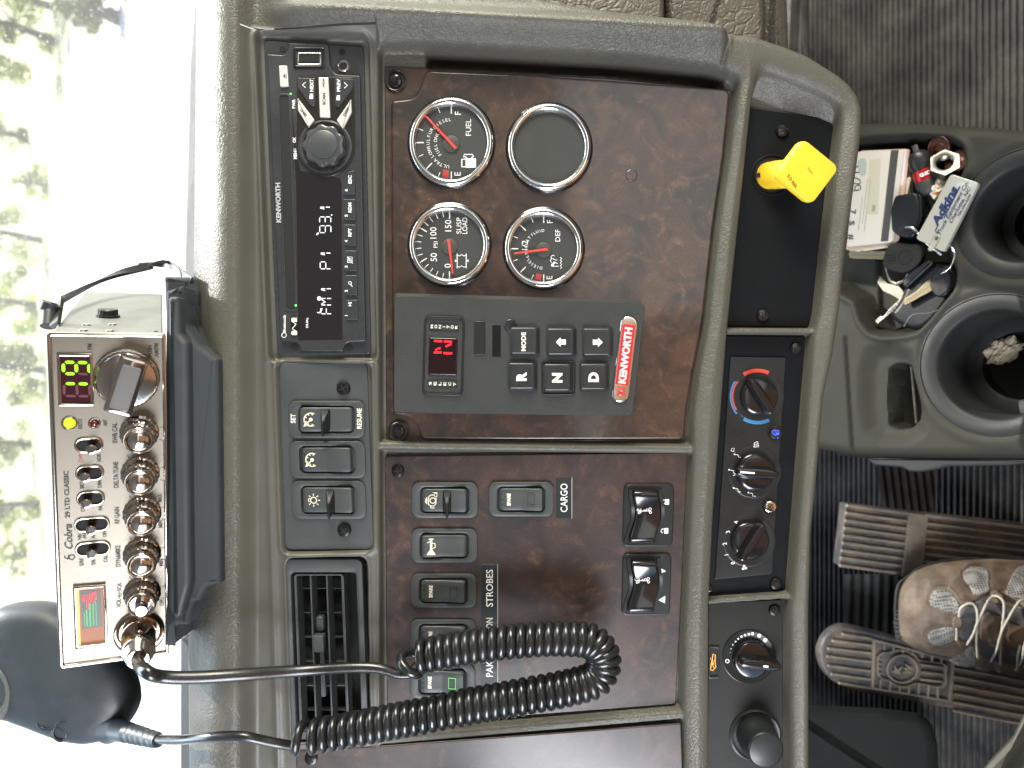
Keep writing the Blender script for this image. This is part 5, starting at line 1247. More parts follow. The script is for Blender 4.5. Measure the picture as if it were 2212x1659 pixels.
so = sd_poly(X, Y, outl); z = np.zeros_like(X)
t_ = np.clip((so+26)/26, 0, 1); z -= 26*(1-np.sqrt(1-np.clip(t_, 0, .999)**2)); z = np.where(so > 0, z-12*so, z)
spk = sd_poly(X, Y, fillet(pocket, 8)); z -= 62*(1-sm(-20, 6, spk)); z += 5*np.exp(-((spk-10)/7)**2)
sh_ = sd_poly(X, Y, hollow); z -= 16*(1-sm(-22, 22, sh_))
ss = sd_poly(X, Y, slot); z -= 60*(1-sm(-4, 2, ss))
seam = sd_line(X, Y, KF.locs([(1838, 225), (1836, 300)])); z -= 5*np.exp(-(seam/3)**2)
seam = sd_line(X, Y, KF.locs([(1826, 730), (1842, 985)])); z -= 7*np.exp(-(seam/4)**2)
# ribs in the tray
rb_ = sd_line(X, Y, KF.locs([(1868, 560), (1872, 690)])); z += 9*np.exp(-(rb_/5)**2)*(spk < -14)
for c, r in ((c1, r_1), (c2, r_2)):
    dc = np.hypot(X-c[0], Y-c[1]); z += 4*np.exp(-((dc-r-12)/12)**2)
keep = (so < 14) & (np.hypot(X-c1[0], Y-c1[1]) > r_1-8) & (np.hypot(X-c2[0], Y-c2[1]) > r_2-8)
m = MB(KF); m.prism(fillet(outl, 4), -760, -185, 0); m.build('console_body', CON, ct)
O_ = sheet('console_top', CON, KF, gx, gy, z, keep, ct)
for c, r in ((c1, r_1), (c2, r_2)):
    g = KF.at(c[0], c[1], 0)
    m = MB(g)
    m.lathe([(r+1, -3), (r, 2.5), (r-2, 3), (r-3.5, .5), (r-5, 1.5), (r-30, -3), (r-34, -7), (r-37, -18), (r-42, -120), (r-44, -126), (r*.54, -128), (r*.50, -131), (r*.48, -160), (r*.46, -163), (0, -163)], 0, 0, 96, cap=False)
    m.build('cup_holder', CON_D, ct, sharp=50)
m = MB(KF); a = K(1955, 792); b = K(1966, 915); m.tube([KF.pt(*a, -30), KF.pt(*b, -30)], KU*3.2, 8); m.build('slot_rail', STEEL, ct)
def kslab(name, pts, z0, z1, mat, parent=None, bev=1.2, zp=0, raw=False, **kw):
    """traced outline on the level plane zp units above the console top"""
    fr = level(ZC+zp*KU, 2000, 640); q = pts if raw else fr.locs(pts)
    m = MB(fr); m.prism(q, z0, z1, bev, back=True); return m.build(name, mat, parent, **kw)
m = MB(KF); m.prism(KF.locs([(1790, 985), (1880, 994), (2212, 1000), (2420, 1002), (2420, 960), (1790, 950)]), -260, -30, 6); m.build('console_side', CON_D, ct)
kslab('side_handle', fillet([(1862, 990), (1900, 988), (2000, 990), (2212, 992), (2212, 1003), (2160, 1008), (2030, 1010), (2010, 1016), (1975, 1022), (1950, 1021), (1935, 1012), (1880, 1008), (1866, 1002)], 4), -60, -28, plain('handle_grey', (.016, .018, .018), .5, spec=.3), ct, 5)
# ================================================================== things lying in the tray
CARD = plain('card_white', (.40, .37, .33), .42, var=.04); CARD_P = plain('card_peach', (.42, .28, .22), .5); INK = plain('card_ink', (.03, .03, .03), .6); INKG = plain('card_grey_ink', (.25, .24, .2), .6)
zz = -6
cards = [thing('plastic_card', 'white plastic card with a black stripe, topmost of the stack in the tray', 'card', KF.pt(*K(1890, 430), zz))]
kslab('card_sheet', fillet([(1851, 328), (1946, 323), (1953, 325), (1930, 521), (1922, 524), (1829, 534)], [5, 1, 4, 4, 1, 6]), -1.5, .8, CARD, cards[0], .3, zp=zz)
kslab('magnetic_stripe', [(1928, 327), (1942, 326), (1921, 522), (1906, 523)] if 0 else [(1925, 325), (1942, 324), (1919, 521), (1903, 522)], .8, 1.2, INK, cards[0], 0, zp=zz)
kslab('signature_strip', [(1878, 345), (1903, 343), (1897, 463), (1873, 463)], .8, 1.1, plain('signature_tan', (.33, .31, .24), .6), cards[0], 0, zp=zz)
kslab('hologram', fillet([(1853, 348), (1866, 340), (1873, 350), (1870, 378), (1862, 382), (1853, 366)], 5), .8, 1.1, plain('hologram', (.42, .48, .43), .25, metal=.4), cards[0], 0, zp=zz)
cf = level(ZC+zz*KU, 2000, 640)
m = MB(cf)
def ct_(s_, x, y, h, L, deg=97, z=1.6, bold=.0): a, b = cf.loc(x, y); m.text(s_, a, b, h=h, L=L, z=z, deg=deg, bold=bold, res=2)
m.stroke(cf.locs([(1849, 360), (1855, 360)]), 2.4, 1.6); m.stroke(cf.locs([(1847, 372), (1857, 373)]), 2.4, 1.6)
m.stroke([Vector(p).to_tuple() for p in spline(cf.locs([(1846, 384), (1853, 386), (1859, 391), (1857, 397), (1844, 396)]), 4)], 2.2, 1.6)
m.stroke([Vector(p).to_tuple() for p in spline(cf.locs([(1843, 412), (1857, 410), (1860, 404), (1855, 400), (1848, 404), (1848, 411)]), 4)], 2.2, 1.65)
ct_('7', 1844, 458, 13, 10, bold=.03); ct_('S', 1841, 482, 13, 11, bold=.03); ct_('#', 1838, 512, 15, 13, bold=.02); ct_('352', 1888, 450, 7, 14)
m.build('lettering', INK, cards[0])
m = MB(cf)
for x, y, L in ((1874, 444, 118), (1869, 436, 100), (1859, 462, 76), (1909, 468, 62)):
    a, b = cf.loc(x, y); g = cf.at(a, b, 0, math.radians(97)); yy = 0; random.seed(int(x)); p_ = -L/2
    while p_ < L/2:
        w_ = random.uniform(3, 9); m.prism([(p_, -1.1), (min(p_+w_, L/2), -1.1), (min(p_+w_, L/2), 1.1), (p_, 1.1)], 1.15, 1.25, 0, fr=g); p_ += w_+1.6
m.build('small_print', INKG, cards[0])
c_ = thing('plastic_card', 'lower card of the stack, only its pale lettered rim and peach edge show', 'card', KF.pt(*K(1890, 440), zz-5))
kslab('card_sheet', fillet([(1858, 325), (1957, 321), (1964, 323), (1940, 521), (1932, 524), (1826, 540)], 5), -4, -2.2, CARD_P, c_, .3, zp=zz)
kslab('print_band', [(1944, 325), (1957, 324), (1950, 400), (1938, 401)], -2.2, -1.8, plain('lilac_print', (.50, .42, .48), .5), c_, 0, zp=zz)
c_ = thing('plastic_card', 'bottom cream card sticking out below the rest of the stack', 'card', KF.pt(*K(1890, 450), zz-9))
kslab('card_sheet', fillet([(1840, 420), (1966, 380), (1934, 524), (1925, 533), (1840, 545), (1828, 538)], 6), -7, -5, plain('card_cream', (.45, .38, .29), .5), c_, .3, zp=zz)
for i, (x, y) in enumerate(((1962, 380), (1967, 385))):
    o = kslab('foil_strip', [(x-4, y-42), (x+3, y-42), (x+1, y+40), (x-5, y+40)], -8-i, -6.5-i, CHROME_W if i else BRASS, c_, .4, zp=zz)
# bit adapter
def lay(x, y, z): f_ = level(ZC+z*KU, 2000, 640); return f_.pt(*f_.loc(x, y), 0)
bt = thing('bit_holder', 'black magnetic bit holder with a knurled grip and a red band', 'bit holder', lay(1990, 380, -30))
A_, B_ = lay(1977, 318, 0), lay(2018, 440, -22)
def seg_tube(name, u0_, u1_, rs, mat, n=28, lob=None, parent=bt):
    m = MB(); N = len(rs); m.tube([A_.lerp(B_, u0_+(u1_-u0_)*i/(N-1)) for i in range(N)], [r*KU for r in rs], n); return m.build(name, mat, parent, sharp=40)
seg_tube('bit_tip', -.03, .12, [6, 6.5, 6.5], STEEL, 6)
seg_tube('collar', .09, .42, [14, 20, 22, 23, 23, 23.5, 21, 20], PLAS_S)
seg_tube('red_band', .42, .60, [22, 22.6, 22.6, 22], plain('red_anodised', (.42, .015, .02), .3, metal=.5))
seg_tube('knurled_grip', .60, .83, [23, 24, 24, 24, 22.5, 18], plain('knurl', (.02, .02, .02), .5, bump=1, bump_scale=900))
seg_tube('shank', .83, 1.25, [13, 12, 11, 11], PLAS_S)
dv = (B_-A_).normalized(); mid = A_.lerp(B_, .51)
tf_up = (-mid).normalized(); tf_up = (tf_up-dv*tf_up.dot(dv)).normalized(); sd_ = dv.cross(tf_up)
tx = Fr(mid+tf_up*KU*23.2, dv*KU, sd_*KU if sd_.dot(-XV) > 0 else -sd_*KU, tf_up*KU)
m = MB(tx); m.text('QUICK', 0, -4, h=9, L=26, z=.6, deg=-90, bold=.04); m.build('lettering', WHITE, bt)
# coins
COP = dirty('old_copper', (.10, .035, .022), (.05, .03, .022), .38, 150); COP.node_tree.nodes['Principled BSDF'].inputs['Metallic'].default_value = .8
for (x, y, z, lab, tx_, ty_) in ((2028, 321, -8, 'tarnished copper coin leaning behind the bit holder', .25, .25), (2068, 348, -10, 'tarnished copper coin half hidden behind the steel nut', -.3, .1)):
    f_ = level(ZC+z*KU, 2000, 640); g = f_.at(*f_.loc(x, y)).tilt('x', tx_).tilt('y', ty_); c_ = thing('coin', lab, 'coin', g.O, 'copper coins in the console tray')
    m = MB(g); m.lathe([(25, -2), (26, -1), (26, 1.5), (25, 2.3), (23.5, 2.3), (22.5, 1.2), (0, 1.2)], 0, 0, 48); m.lathe([(25, -2), (0, -2)], 0, 0, 48); m.build('coin_disc', COP, c_)
    m = MB(g); m.lathe([(13, 1.2), (11, 2.6), (5, 3), (0, 3)], 1, 0, 20, sy=.8); m.build('relief', COP, c_)
# nut
g = level(ZC-2*KU, 2000, 640); g = g.at(*g.loc(2040, 357)).tilt('y', -.5).tilt('x', -.25)
nt_ = thing('hex_nut', 'shiny zinc hex nut with a threaded bore beside the coins', 'nut', g.O)
ZINC = plain('zinc', (.17, .165, .14), .33, metal=1, bump=.2, bump_scale=500)
m = MB(g); hexo = []
for i in range(36):
    a = 2*PI*i/36; r = 30/math.cos(((a+PI/6) % (PI/3))-PI/6)*.93; hexo.append((r*math.cos(a), r*math.sin(a)))
inn = circ(0, 0, 18, 36)
def sc_(pts, f_): return [(x*f_, y*f_) for x, y in pts]
cirr = [(x*.94, y*.94) for x, y in hexo]
m.rings([[(x, y, -12) for x, y in cirr], [(x, y, -9) for x, y in hexo], [(x, y, 9) for x, y in hexo], [(x, y, 12) for x, y in cirr], [(x, y, 12) for x, y in circ(0, 0, 20, 36)]]+[[(x, y, 10.5-i*1.7) for x, y in circ(0, 0, 17.6 if i % 2 else 16.2, 36)] for i in range(14)], cap1=False)
m.build('nut_body', ZINC, nt_, sharp=25)
# crumpled wrapper and crumpled paper
def crumple(name, label, cat, fr, rx, ry, rz, mat, seed, fold_=.32, rot=0):
    bm = bmesh.new(); bmesh.ops.create_icosphere(bm, subdivisions=5, radius=1)
    off = Vector((seed*3.1, seed*1.7, 0)); R3 = Matrix.Rotation(rot, 3, 'Z')
    for v in bm.verts:
        n_ = v.co.normalized(); d = 0; amp = fold_; fq = 1.4
        for o in range(4): d += amp*(abs(noise.noise(n_*fq+off*(o+1)))*2-.4); amp *= .55; fq *= 2.1
        q = n_*(1+d); q = Vector((q.x*rx, q.y*ry, q.z*rz)); q = R3@q
        v.co = fr.pt(q.x, q.y, q.z+rz*.7)
    m = MB(); m.bm.free(); m.bm = bm; return m.build(name, mat, None, label=label, category=cat, sharp=22)
f_ = level(ZC-20*KU, 2000, 640)
crumple('candy_wrapper', 'small crumpled wrapper patterned white and orange beside the nut', 'wrapper', f_.at(*f_.loc(2032, 409)), 20, 18, 13, dirty('wrapper', (.68, .64, .58), (.62, .30, .03), .4, 160, .48, .52), 3)
f_ = level(ZC-150*KU, 2000, 640)
crumple('crumpled_paper', 'crumpled scrap of white paper at the bottom of the lower cup holder', 'paper', f_.at(*f_.loc(2171, 759)), 31, 19, 15, plain('tissue', (.62, .54, .40), .8, var=.1), 11, .4, math.radians(-38))
# keys
KEYP = plain('key_plastic', (.006, .007, .008), .38, spec=.25, var=.1); KEYR = plain('key_rubber', (.014, .014, .013), .6, spec=.2, var=.15, bump=.3, bump_scale=1500)
kg = 'keys on the steel key ring'
a_ = thing('key', 'key head of smooth black plastic with a wire ring through it, on the card stack', 'key', lay(1958, 461, -10), kg)
kslab('key_head', fillet([(1938, 424), (1984, 416), (1990, 432), (1991, 468), (1984, 504), (1974, 516), (1950, 514), (1931, 500), (1929, 456)], 8), -8, 12, KEYP, a_, 5)
kslab('key_lip', fillet([(1984, 418), (1993, 424), (1995, 470), (1984, 508), (1980, 502), (1988, 466), (1987, 430)], 3), -10, 8, KEYP, a_, 2)
kslab('ring_hole', fillet([(1944, 492), (1970, 480), (1968, 492), (1950, 502)], 5), 12, 12.6, HOLE, a_, 0)
a_ = thing('key', 'truck key with a ribbed black head and a long steel blade beside the cards', 'key', lay(1950, 552, -30), kg)
kslab('key_head', fillet([(1921, 527), (1948, 523), (1985, 528), (1995, 540), (1990, 566), (1976, 584), (1952, 592), (1917, 584), (1906, 572), (1912, 545)], 9), -14, 4, KEYR, a_, 4, zp=-6)
f_ = level(ZC-2*KU, 2000, 640)
m = MB(f_)
cx_, cy_ = f_.loc(1955, 555); m.ringwall(circ(cx_, cy_, 16, 28), circ(cx_, cy_, 14, 28), -1, 1.6, .4)
m.text('K', cx_-4, cy_+1, h=8, z=.8, deg=-60, bold=.04); m.text('W', cx_+5, cy_-2, h=8, z=.8, deg=-60, bold=.04)
for i in range(4): m.prism(rrect(cx_-42, cy_-12+i*6, cx_-20, cy_-9+i*6, 1), -1, 1.4, .3)
m.build('head_relief', KEYR, a_)
bl = [(1833, 546), (1842, 541), (1856, 543), (1862, 540), (1872, 543), (1880, 540), (1892, 543), (1917, 543), (1912, 561), (1885, 560), (1845, 559), (1836, 557)]
kslab('blade', bl, -3, 1, BRASS, a_, .6, zp=-12); kslab('blade_groove', [(1842, 549), (1912, 550), (1911, 554), (1840, 553)], 1, 1.3, plain('groove_dark', (.08, .07, .05), .4, metal=.7), a_, 0, zp=-12)
a_ = thing('key', 'black plastic key with a grooved steel blade lying across the big fob', 'key', lay(1990, 630, -10), kg)
kslab('key_head', fillet([(2015, 600), (2030, 582), (2046, 580), (2056, 592), (2056, 620), (2048, 638), (2032, 644), (2018, 636), (2012, 618)], 7), -8, 9, KEYP, a_, 4, zp=2)
kslab('head_inset', fillet([(2026, 608), (2044, 602), (2051, 628), (2036, 638)], 3), 9, 10, KEYR, a_, .5, zp=2)
kslab('blade', [(2009, 603), (2016, 626), (2004, 634), (1990, 641), (1966, 655), (1956, 660), (1953, 656), (1955, 645), (1972, 634), (1984, 626), (1998, 612)], -2, 2, BRASS, a_, .7, zp=4)
kslab('blade_groove', [(2010, 614), (2012, 618), (1962, 650), (1960, 646)], 2, 2.4, plain('groove_dark2', (.10, .09, .06), .4, metal=.7), a_, 0, zp=4)
a_ = thing('key_fob', 'large smooth black remote fob lying diagonally in the tray', 'key fob', lay(1990, 650, -40), None)
kslab('fob_body', fillet([(2036, 562), (2058, 574), (2068, 604), (2064, 632), (2044, 664), (2020, 694), (1994, 716), (1962, 712), (1928, 694), (1918, 676), (1940, 650), (1950, 622), (1972, 590), (2004, 566)], 16), -40, 0, KEYP, a_, 14, zp=-8)
kslab('fob_key_cover', fillet([(1950, 610), (1968, 588), (2006, 562), (2022, 566), (1990, 596), (1958, 626)], 7), -10, 8, KEYP, a_, 5, zp=-4)
kslab('fob_seam', strip([tuple(p) for p in spline([(2050, 660), (2010, 676), (1972, 680), (1952, 706)], 5)], 2), 0, .9, plain('fob_edge', (.05, .055, .06), .25), a_, .3, zp=-8)
a_ = thing('key', 'plain steel key with an open six sided head', 'key', lay(1930, 600, -36), kg)
def ring_slab(name, outer, inner, z0, z1, mat, parent, zp):
    fr = level(ZC+zp*KU, 2000, 640); m = MB(fr); m.ringwall(fr.locs(outer), fr.locs(inner), z0, z1, 1); return m.build(name, mat, parent)
ring_slab('key_head', [(1910, 575), (1920, 608), (1935, 617), (1960, 608), (1968, 590), (1950, 572)], [(1916, 580), (1924, 603), (1936, 610), (1954, 603), (1960, 590), (1948, 578)], -2, 2, STEEL, a_, -16)
kslab('blade', [(1900, 596), (1916, 612), (1940, 616), (1950, 628), (1966, 660), (1956, 664), (1946, 650), (1930, 640), (1906, 628), (1894, 610)], -4, -1, STEEL, a_, .8, zp=-22)
a_ = thing('key', 'thin steel key blade standing on edge at the tip of the fob', 'key', lay(1915, 680, -40), kg)
kslab('blade', [(1958, 633), (1966, 640), (1896, 700), (1890, 693), (1902, 682), (1908, 684), (1920, 668)], -8, 0, STEEL, a_, .8, zp=-18); kslab('blade_groove', [(1955, 642), (1957, 645), (1902, 692), (1900, 690)], 0, .4, CHROME, a_, 0, zp=-18)
kr = thing('key_ring', 'double wire steel split ring joining the keys', 'key ring', lay(2030, 560, 0))
def wire_ring(pts, r, parent):
    for dz in (0, 2.4):
        P = [lay(x+dz*.5, y-dz*.8, z+dz) for x, y, z in spline(pts, 6)]; m = MB(); m.tube(P, KU*r, 8); m.build('ring_wire', CHROME, parent, sharp=80)
wire_ring([(2028, 592, 10), (2038, 590, 14), (2052, 578, 14), (2060, 560, 14), (2060, 545, 12), (2050, 530, 6), (2035, 524, 2)], 1.5, kr)
wire_ring([(1956, 492, 16), (1968, 492, 20), (1978, 500, 18), (1990, 516, 8), (2008, 532, 8), (2022, 543, 10), (2034, 552, 8)], 1.5, kr)
tg = thing('key_tag', 'pale grey acrylic key tag with navy script lettering', 'key tag', lay(2050, 460, 10))
TG = [(2056, 376), (2117, 396), (2041, 546), (1980, 516)]
tpl = level(ZC+16*KU, 2000, 640)
q4 = tpl.locs(TG); m = MB(tpl); m.prism(fillet(q4, 8), -5, 5, 1.5, back=True); m.build('tag_plate', plain('tag_acrylic', (.27, .27, .24), .22, coat=.5), tg)
a = math.atan2(q4[0][1]-q4[3][1], q4[0][0]-q4[3][0]); gcx = sum(p[0] for p in q4)/4; gcy = sum(p[1] for p in q4)/4
g = tpl.at(gcx, gcy, 5, a); NAVY = plain('navy_print', (.01, .02, .075), .4)
Lg = math.hypot(q4[0][1]-q4[3][1], q4[0][0]-q4[3][0]); s_ = Lg/160
m = MB(g)
m.text('Adkins', 8*s_, -12*s_, h=21*s_, L=92*s_, z=.6, deg=0, bold=.05, shear=.35); m.stroke([(-14*s_, 1*s_), (62*s_, -2*s_)], 3*s_, .6); m.stroke([(-40*s_, 4*s_), (-50*s_, 6*s_), (-46*s_, -2*s_), (-30*s_, -4*s_)], 3*s_, .65)
m.text('Truck Equipment Co.', 10*s_, 9*s_, h=12*s_, L=128*s_, z=.6, deg=0, bold=.015, shear=.4)
m.text('Charlotte, NC', 22*s_, 20*s_, h=10*s_, L=84*s_, z=.6, deg=0, bold=.015, shear=.4); m.text('704-596-2299', 26*s_, 29*s_, h=5.5*s_, L=52*s_, z=.6, deg=0, bold=.02, shear=.3)
m.build('lettering', NAVY, tg)
m = MB(g); m.prism(rrect(-92*s_, 4*s_, -50*s_, 16*s_, 5*s_), 1, 3, .8); m.build('strap_tab', plain('clear_tab', (.38, .38, .33), .15, trans=.3, coat=.4), tg)
m = MB(g); m.lathe([(4.5*s_, 3), (3.5*s_, 5), (0, 5.4)], -60*s_, 10*s_, 20); m.build('rivet', STEEL, tg)
# ================================================================== floor, pedals, shoe
ZF = -.90
def hitz(px, py, z): d = ray(px, py); return d*(z/d.z)
RUBF = dirty('floor_rubber', (.022, .023, .024), (.105, .10, .09), .6, 22, .40, .70, .4)
def ribbed(name, x0, x1, y0, y1, z, period, h, mat, label=None):
    ys = []; y = y0
    while y < y1:
        for f_, hh in ((0, 0), (.40, 0), (.50, h*.85), (.58, h), (.82, h), (.92, h*.85)): ys.append((y+f_*period, hh))
        y += period
    xs = np.linspace(x0, x1, 24); V = [(x, yy, z+hh) for x in xs for yy, hh in ys]; n = len(ys)
    F_ = [(i*n+j, (i+1)*n+j, (i+1)*n+j+1, i*n+j+1) for i in range(len(xs)-1) for j in range(n-1)]
    me = bpy.data.meshes.new(name); me.from_pydata(V, [], F_); me.polygons.foreach_set('use_smooth', [True]*len(me.polygons)); me.set_sharp_from_angle(angle=math.radians(40)); me.materials.append(mat)
    ob = bpy.data.objects.new(name, me); COL.objects.link(ob); ob['kind'] = 'structure'; return ob
ribbed('floor', -.75, 1.1, -.25, .85, ZF, .0066, .0050, RUBF)
# engine cover: the leather grained panels to the right of the dash
CX = plain('footwell_black', (.006, .007, .007), .7, var=.3)
ec = thing('engine_cover', 'creased brown vinyl panels running along the side of the dash', 'trim cover', at_depth(1500, 20, .6))
VIN2 = vinyl('creased_brown_vinyl', (.085, .074, .057), .48, 130, .5, .0007, .12)
slab('vinyl_panel', fillet([(1000, -260), (1434, -260), (1437, 20), (1436, 140), (1000, 140)], 5), .50, .20, VIN2, ec, .004)
slab('vinyl_panel', fillet([(1441, -260), (1650, -260), (1655, 60), (1656, 300), (1441, 300)], 6), .515, .20, VIN2, ec, .005)
slab('lower_flank', fillet([(1640, -280), (1700, -280), (1712, 40), (1722, 320), (1640, 320)], 6), .56, .30, VIN2, ec, .012)
slab('flank_foot', fillet([(1690, -300), (1748, -300), (1756, 60), (1762, 300), (1690, 300)], 6), .74, .30, RUBF, ec, .012)
# firewall and footwell sides
fw = MB(); fw.bm.free(); 
def boxw(name, a, b, mat, **kw):
    bm = bmesh.new(); bmesh.ops.create_cube(bm, size=1)
    for v in bm.verts: v.co = Vector([(a[i]+b[i])/2+v.co[i]*(b[i]-a[i]) for i in range(3)])
    bmesh.ops.bevel(bm, geom=bm.edges[:], offset=min(.004, min(abs(b[i]-a[i]) for i in range(3))*.2), segments=2, affect='EDGES')
    m = MB(); m.bm.free(); m.bm = bm; o = m.build(name, mat)
    for k_, v in kw.items(): o[k_] = v
    return o
boxw('firewall', (-.78, .80, -.95), (1.2, .84, -.35), CX, kind='structure')
# foot well lining: ribbed brown carpet rising to the firewall
m = MB(); n = 70
fr_ = Fr(Vector((0, .50, ZF+.01)), Vector((.006, 0, 0)), Vector((0, .0045, .0038)), Vector((0, -.0035, .004)))
for i in range(n):
    pass
m.bm.free()
# brake pedal
def c7(cx, cy): return (1728+.21874*cx, 1014.9+.21874*cy)
def c8(cx, cy): return (1728+.2394*cx, 1261.8+.2394*cy)
PED = dirty('pedal_rubber', (.030, .036, .042), (.16, .12, .085), .5, 30, .42, .66, .3)
PEDR = dirty('pedal_rib_worn', (.085, .08, .066), (.22, .175, .125), .6, 24, .35, .6, .3)
def pframe(d): k = Q*d; return Fr(ray(0, 0)*d, -UPV*k, -XV*k, -FWD*k)
bp_ = pframe(.775)
t = thing('brake_pedal', 'ribbed rubber brake pedal with a smooth cross band above the shoe', 'pedal', bp_.pt(2000, 1160))
m = MB(bp_); m.prism(fillet([c7(455, 330), c7(1060, 415), (2212, 1131), (2400, 1165), (2390, 1290), c7(1550, 1120), c7(1000, 1050), c7(385, 955)], 6), -30, 0, 3, back=True); m.build('pedal_plate', PED, t)
for i in range(9):
    u = i/8; a, b = c7(455-70*u, 350+590*u), c7(1062-60*u, 430+590*u)
    m = MB(bp_); m.prism(strip([a, b], 6.2), 0, 6, 1.5); m.build('rib', PEDR, t)
for i in range(9):
    u = i/8; a = c7(1240-50*u, 450+600*u); b = (2400, a[1]+(2400-a[0])*.125)
    m = MB(bp_); m.prism(strip([a, b], 6.2), 0, 6, 1.5); m.build('rib', PEDR, t)
m = MB(bp_); m.prism([c7(1062, 420), c7(1252, 445), c7(1195, 1075), c7(995, 1045)], 0, 6.5, 1.2); m.build('cross_band', PEDR, t)
# accelerator
ap = pframe(.77)
t = thing('accelerator_pedal', 'long rounded accelerator pedal with a raised round emblem reading KW', 'pedal', ap.pt(1960, 1440))
top = [c8(185, 620), c8(200, 560), c8(240, 480), c8(320, 410), c8(430, 385), c8(640, 430), c8(900, 500), c8(1350, 640), c8(2021, 790), c8(2700, 950), c8(2700, 1400), c8(1960, 1240), c8(1300, 1120), c8(640, 1000), c8(400, 935), c8(280, 860), c8(215, 770), c8(190, 690)]
m = MB(ap); m.prism([tuple(p) for p in spline(top+[top[0]], 3)][:-1], -26, -3, 6, back=True); m.build('pedal_plate', PED, t)
def rib(a, b, w=4.6, z1=4, nm='rib'): m = MB(ap); m.prism(strip([a, b], w), -4, z1, 1.2); m.build(nm, PEDR, t)
for y, xs0 in ((450, 380), (510, 290), (580, 250), (650, 240), (735, 250), (810, 280), (890, 350)): rib(c8(xs0, y), c8(650, y+42 if y < 600 else y+50))
m = MB(ap); m.prism(strip([c8(665, 505), c8(650, 940)], 6), -4, 4, 1.2); m.build('cross_bar', PEDR, t)
m = MB(ap); m.prism(strip([c8(1380, 700), c8(1345, 1045)], 7), -4, 4, 1.2); m.build('cross_bar', PEDR, t)
rib(c8(650, 500), c8(1400, 690), 5); rib(c8(640, 935), c8(1340, 1050), 5)
for i in range(6): rib((c8(1380, 752+i*78)), (c8(2700, 752+i*78+250)), 4.6)
for i in range(7): rib(c8(760+i*86, 520+i*21), c8(755+i*86, 590+i*21) if i < 1 or i > 4 else c8(752+i*86, 575+i*21), 4)
for i in range(7): rib(c8(725+i*86, 855+i*10+(30 if 1 < i < 4 else 0)), c8(720+i*86, 945+i*14), 4)
emb = [c8(690, 650), c8(735, 610), c8(790, 610), c8(880, 585), c8(960, 595), c8(1040, 640), c8(1080, 680), c8(1300, 715), c8(1315, 800), c8(1290, 930), c8(1050, 895), c8(960, 930), c8(860, 915), c8(790, 870), c8(730, 850), c8(690, 790)]
E2 = [tuple(p) for p in spline(emb+[emb[0]], 3)][:-1]; cxm = sum(p[0] for p in E2)/len(E2); cym = sum(p[1] for p in E2)/len(E2)
m = MB(ap); m.ringwall(E2, [(cxm+(x-cxm)*.955, cym+(y-cym)*.93) for x, y in E2], -4, 5, 1); m.build('emblem_outline', PEDR, t)
ex_, ey_ = c8(918, 762)
m = MB(ap); m.ringwall(circ(ex_, ey_, 34, 48, 31), circ(ex_, ey_, 30.5, 48, 27.5), -4, 4.5, 1); m.build('emblem_ring', PEDR, t)
m = MB(ap); m.text('K', ex_-11, ey_, h=17, L=19, z=2, deg=-72, bold=.05); m.text('W', ex_+11, ey_+1, h=19, L=22, z=2, deg=-72, bold=.05)
g_ = bmesh.ops.extrude_face_region(m.bm, geom=m.bm.faces[:]); bmesh.ops.translate(m.bm, verts=[v for v in g_['geom'] if isinstance(v, bmesh.types.BMVert)], vec=ap.ez*2.5)
m.build('emblem_letters', PEDR, t)
for i in range(3): rib(c8(1085+10*(i == 1), 725+i*66), c8(1295, 752+i*64), 4.5, 3, 'emblem_bar')
for i in range(4): rib(c8(700, 660+i*48), c8(735, 680+i*42), 4.5, 3, 'emblem_bar')
# lining at the bottom left of the foot well, corner of the seat
slab('footwell_trim', fillet([(1690, 1520), (1900, 1528), (1990, 1540), (2014, 1562), (2026, 1600), (2034, 1760), (1690, 1760)], 12), .74, .12, plain('trim_dark', (.009, .011, .010), .7, spec=.2, var=.2), None, .012, ax=-ray(1900, 1620).normalized(), label='dark moulded trim filling the foot well beside the accelerator', category='trim')
slab('seat_base', fillet([(2300, 1420), (2212, 1540), (2188, 1590), (2140, 1640), (2106, 1680), (2100, 1800), (2400, 1800)], 8), .58, .12, plain('seat_grey', (.035, .036, .026), .6, var=.1), None, .012, ax=-ray(2200, 1620).normalized(), label='olive grey corner of the seat in the bottom corner of the picture', category='seat')
# brown ribbed lining behind the brake pedal
LIN = dirty('lining_brown', (.018, .014, .012), (.07, .042, .028), .7, 35, .45, .7, .5)
lt = MB(pframe(.86)); R_ = []
n = 46
for i in range(n):
    x = 1900+i*8.0; z = 4 if i % 2 else 0
    R_.append([(x+(u-5)*1.5, 1000+u*12, z+ (x-1900)*.12) for u in range(12)])
lt.rings(R_, close=False, cap1=False); lt.build('footwell_lining', LIN, None, kind='structure')
lt = MB(pframe(.84)); R_ = []
for i in range(34):
    x = 1820+i*5.2; R_.append([(x+(u-5)*-.5, 1240+u*16, (3 if (i//2) % 2 else 0)) for u in range(12)])
lt.rings(R_, close=False, cap1=False); lt.build('footwell_mat', RUBF, None, kind='structure')
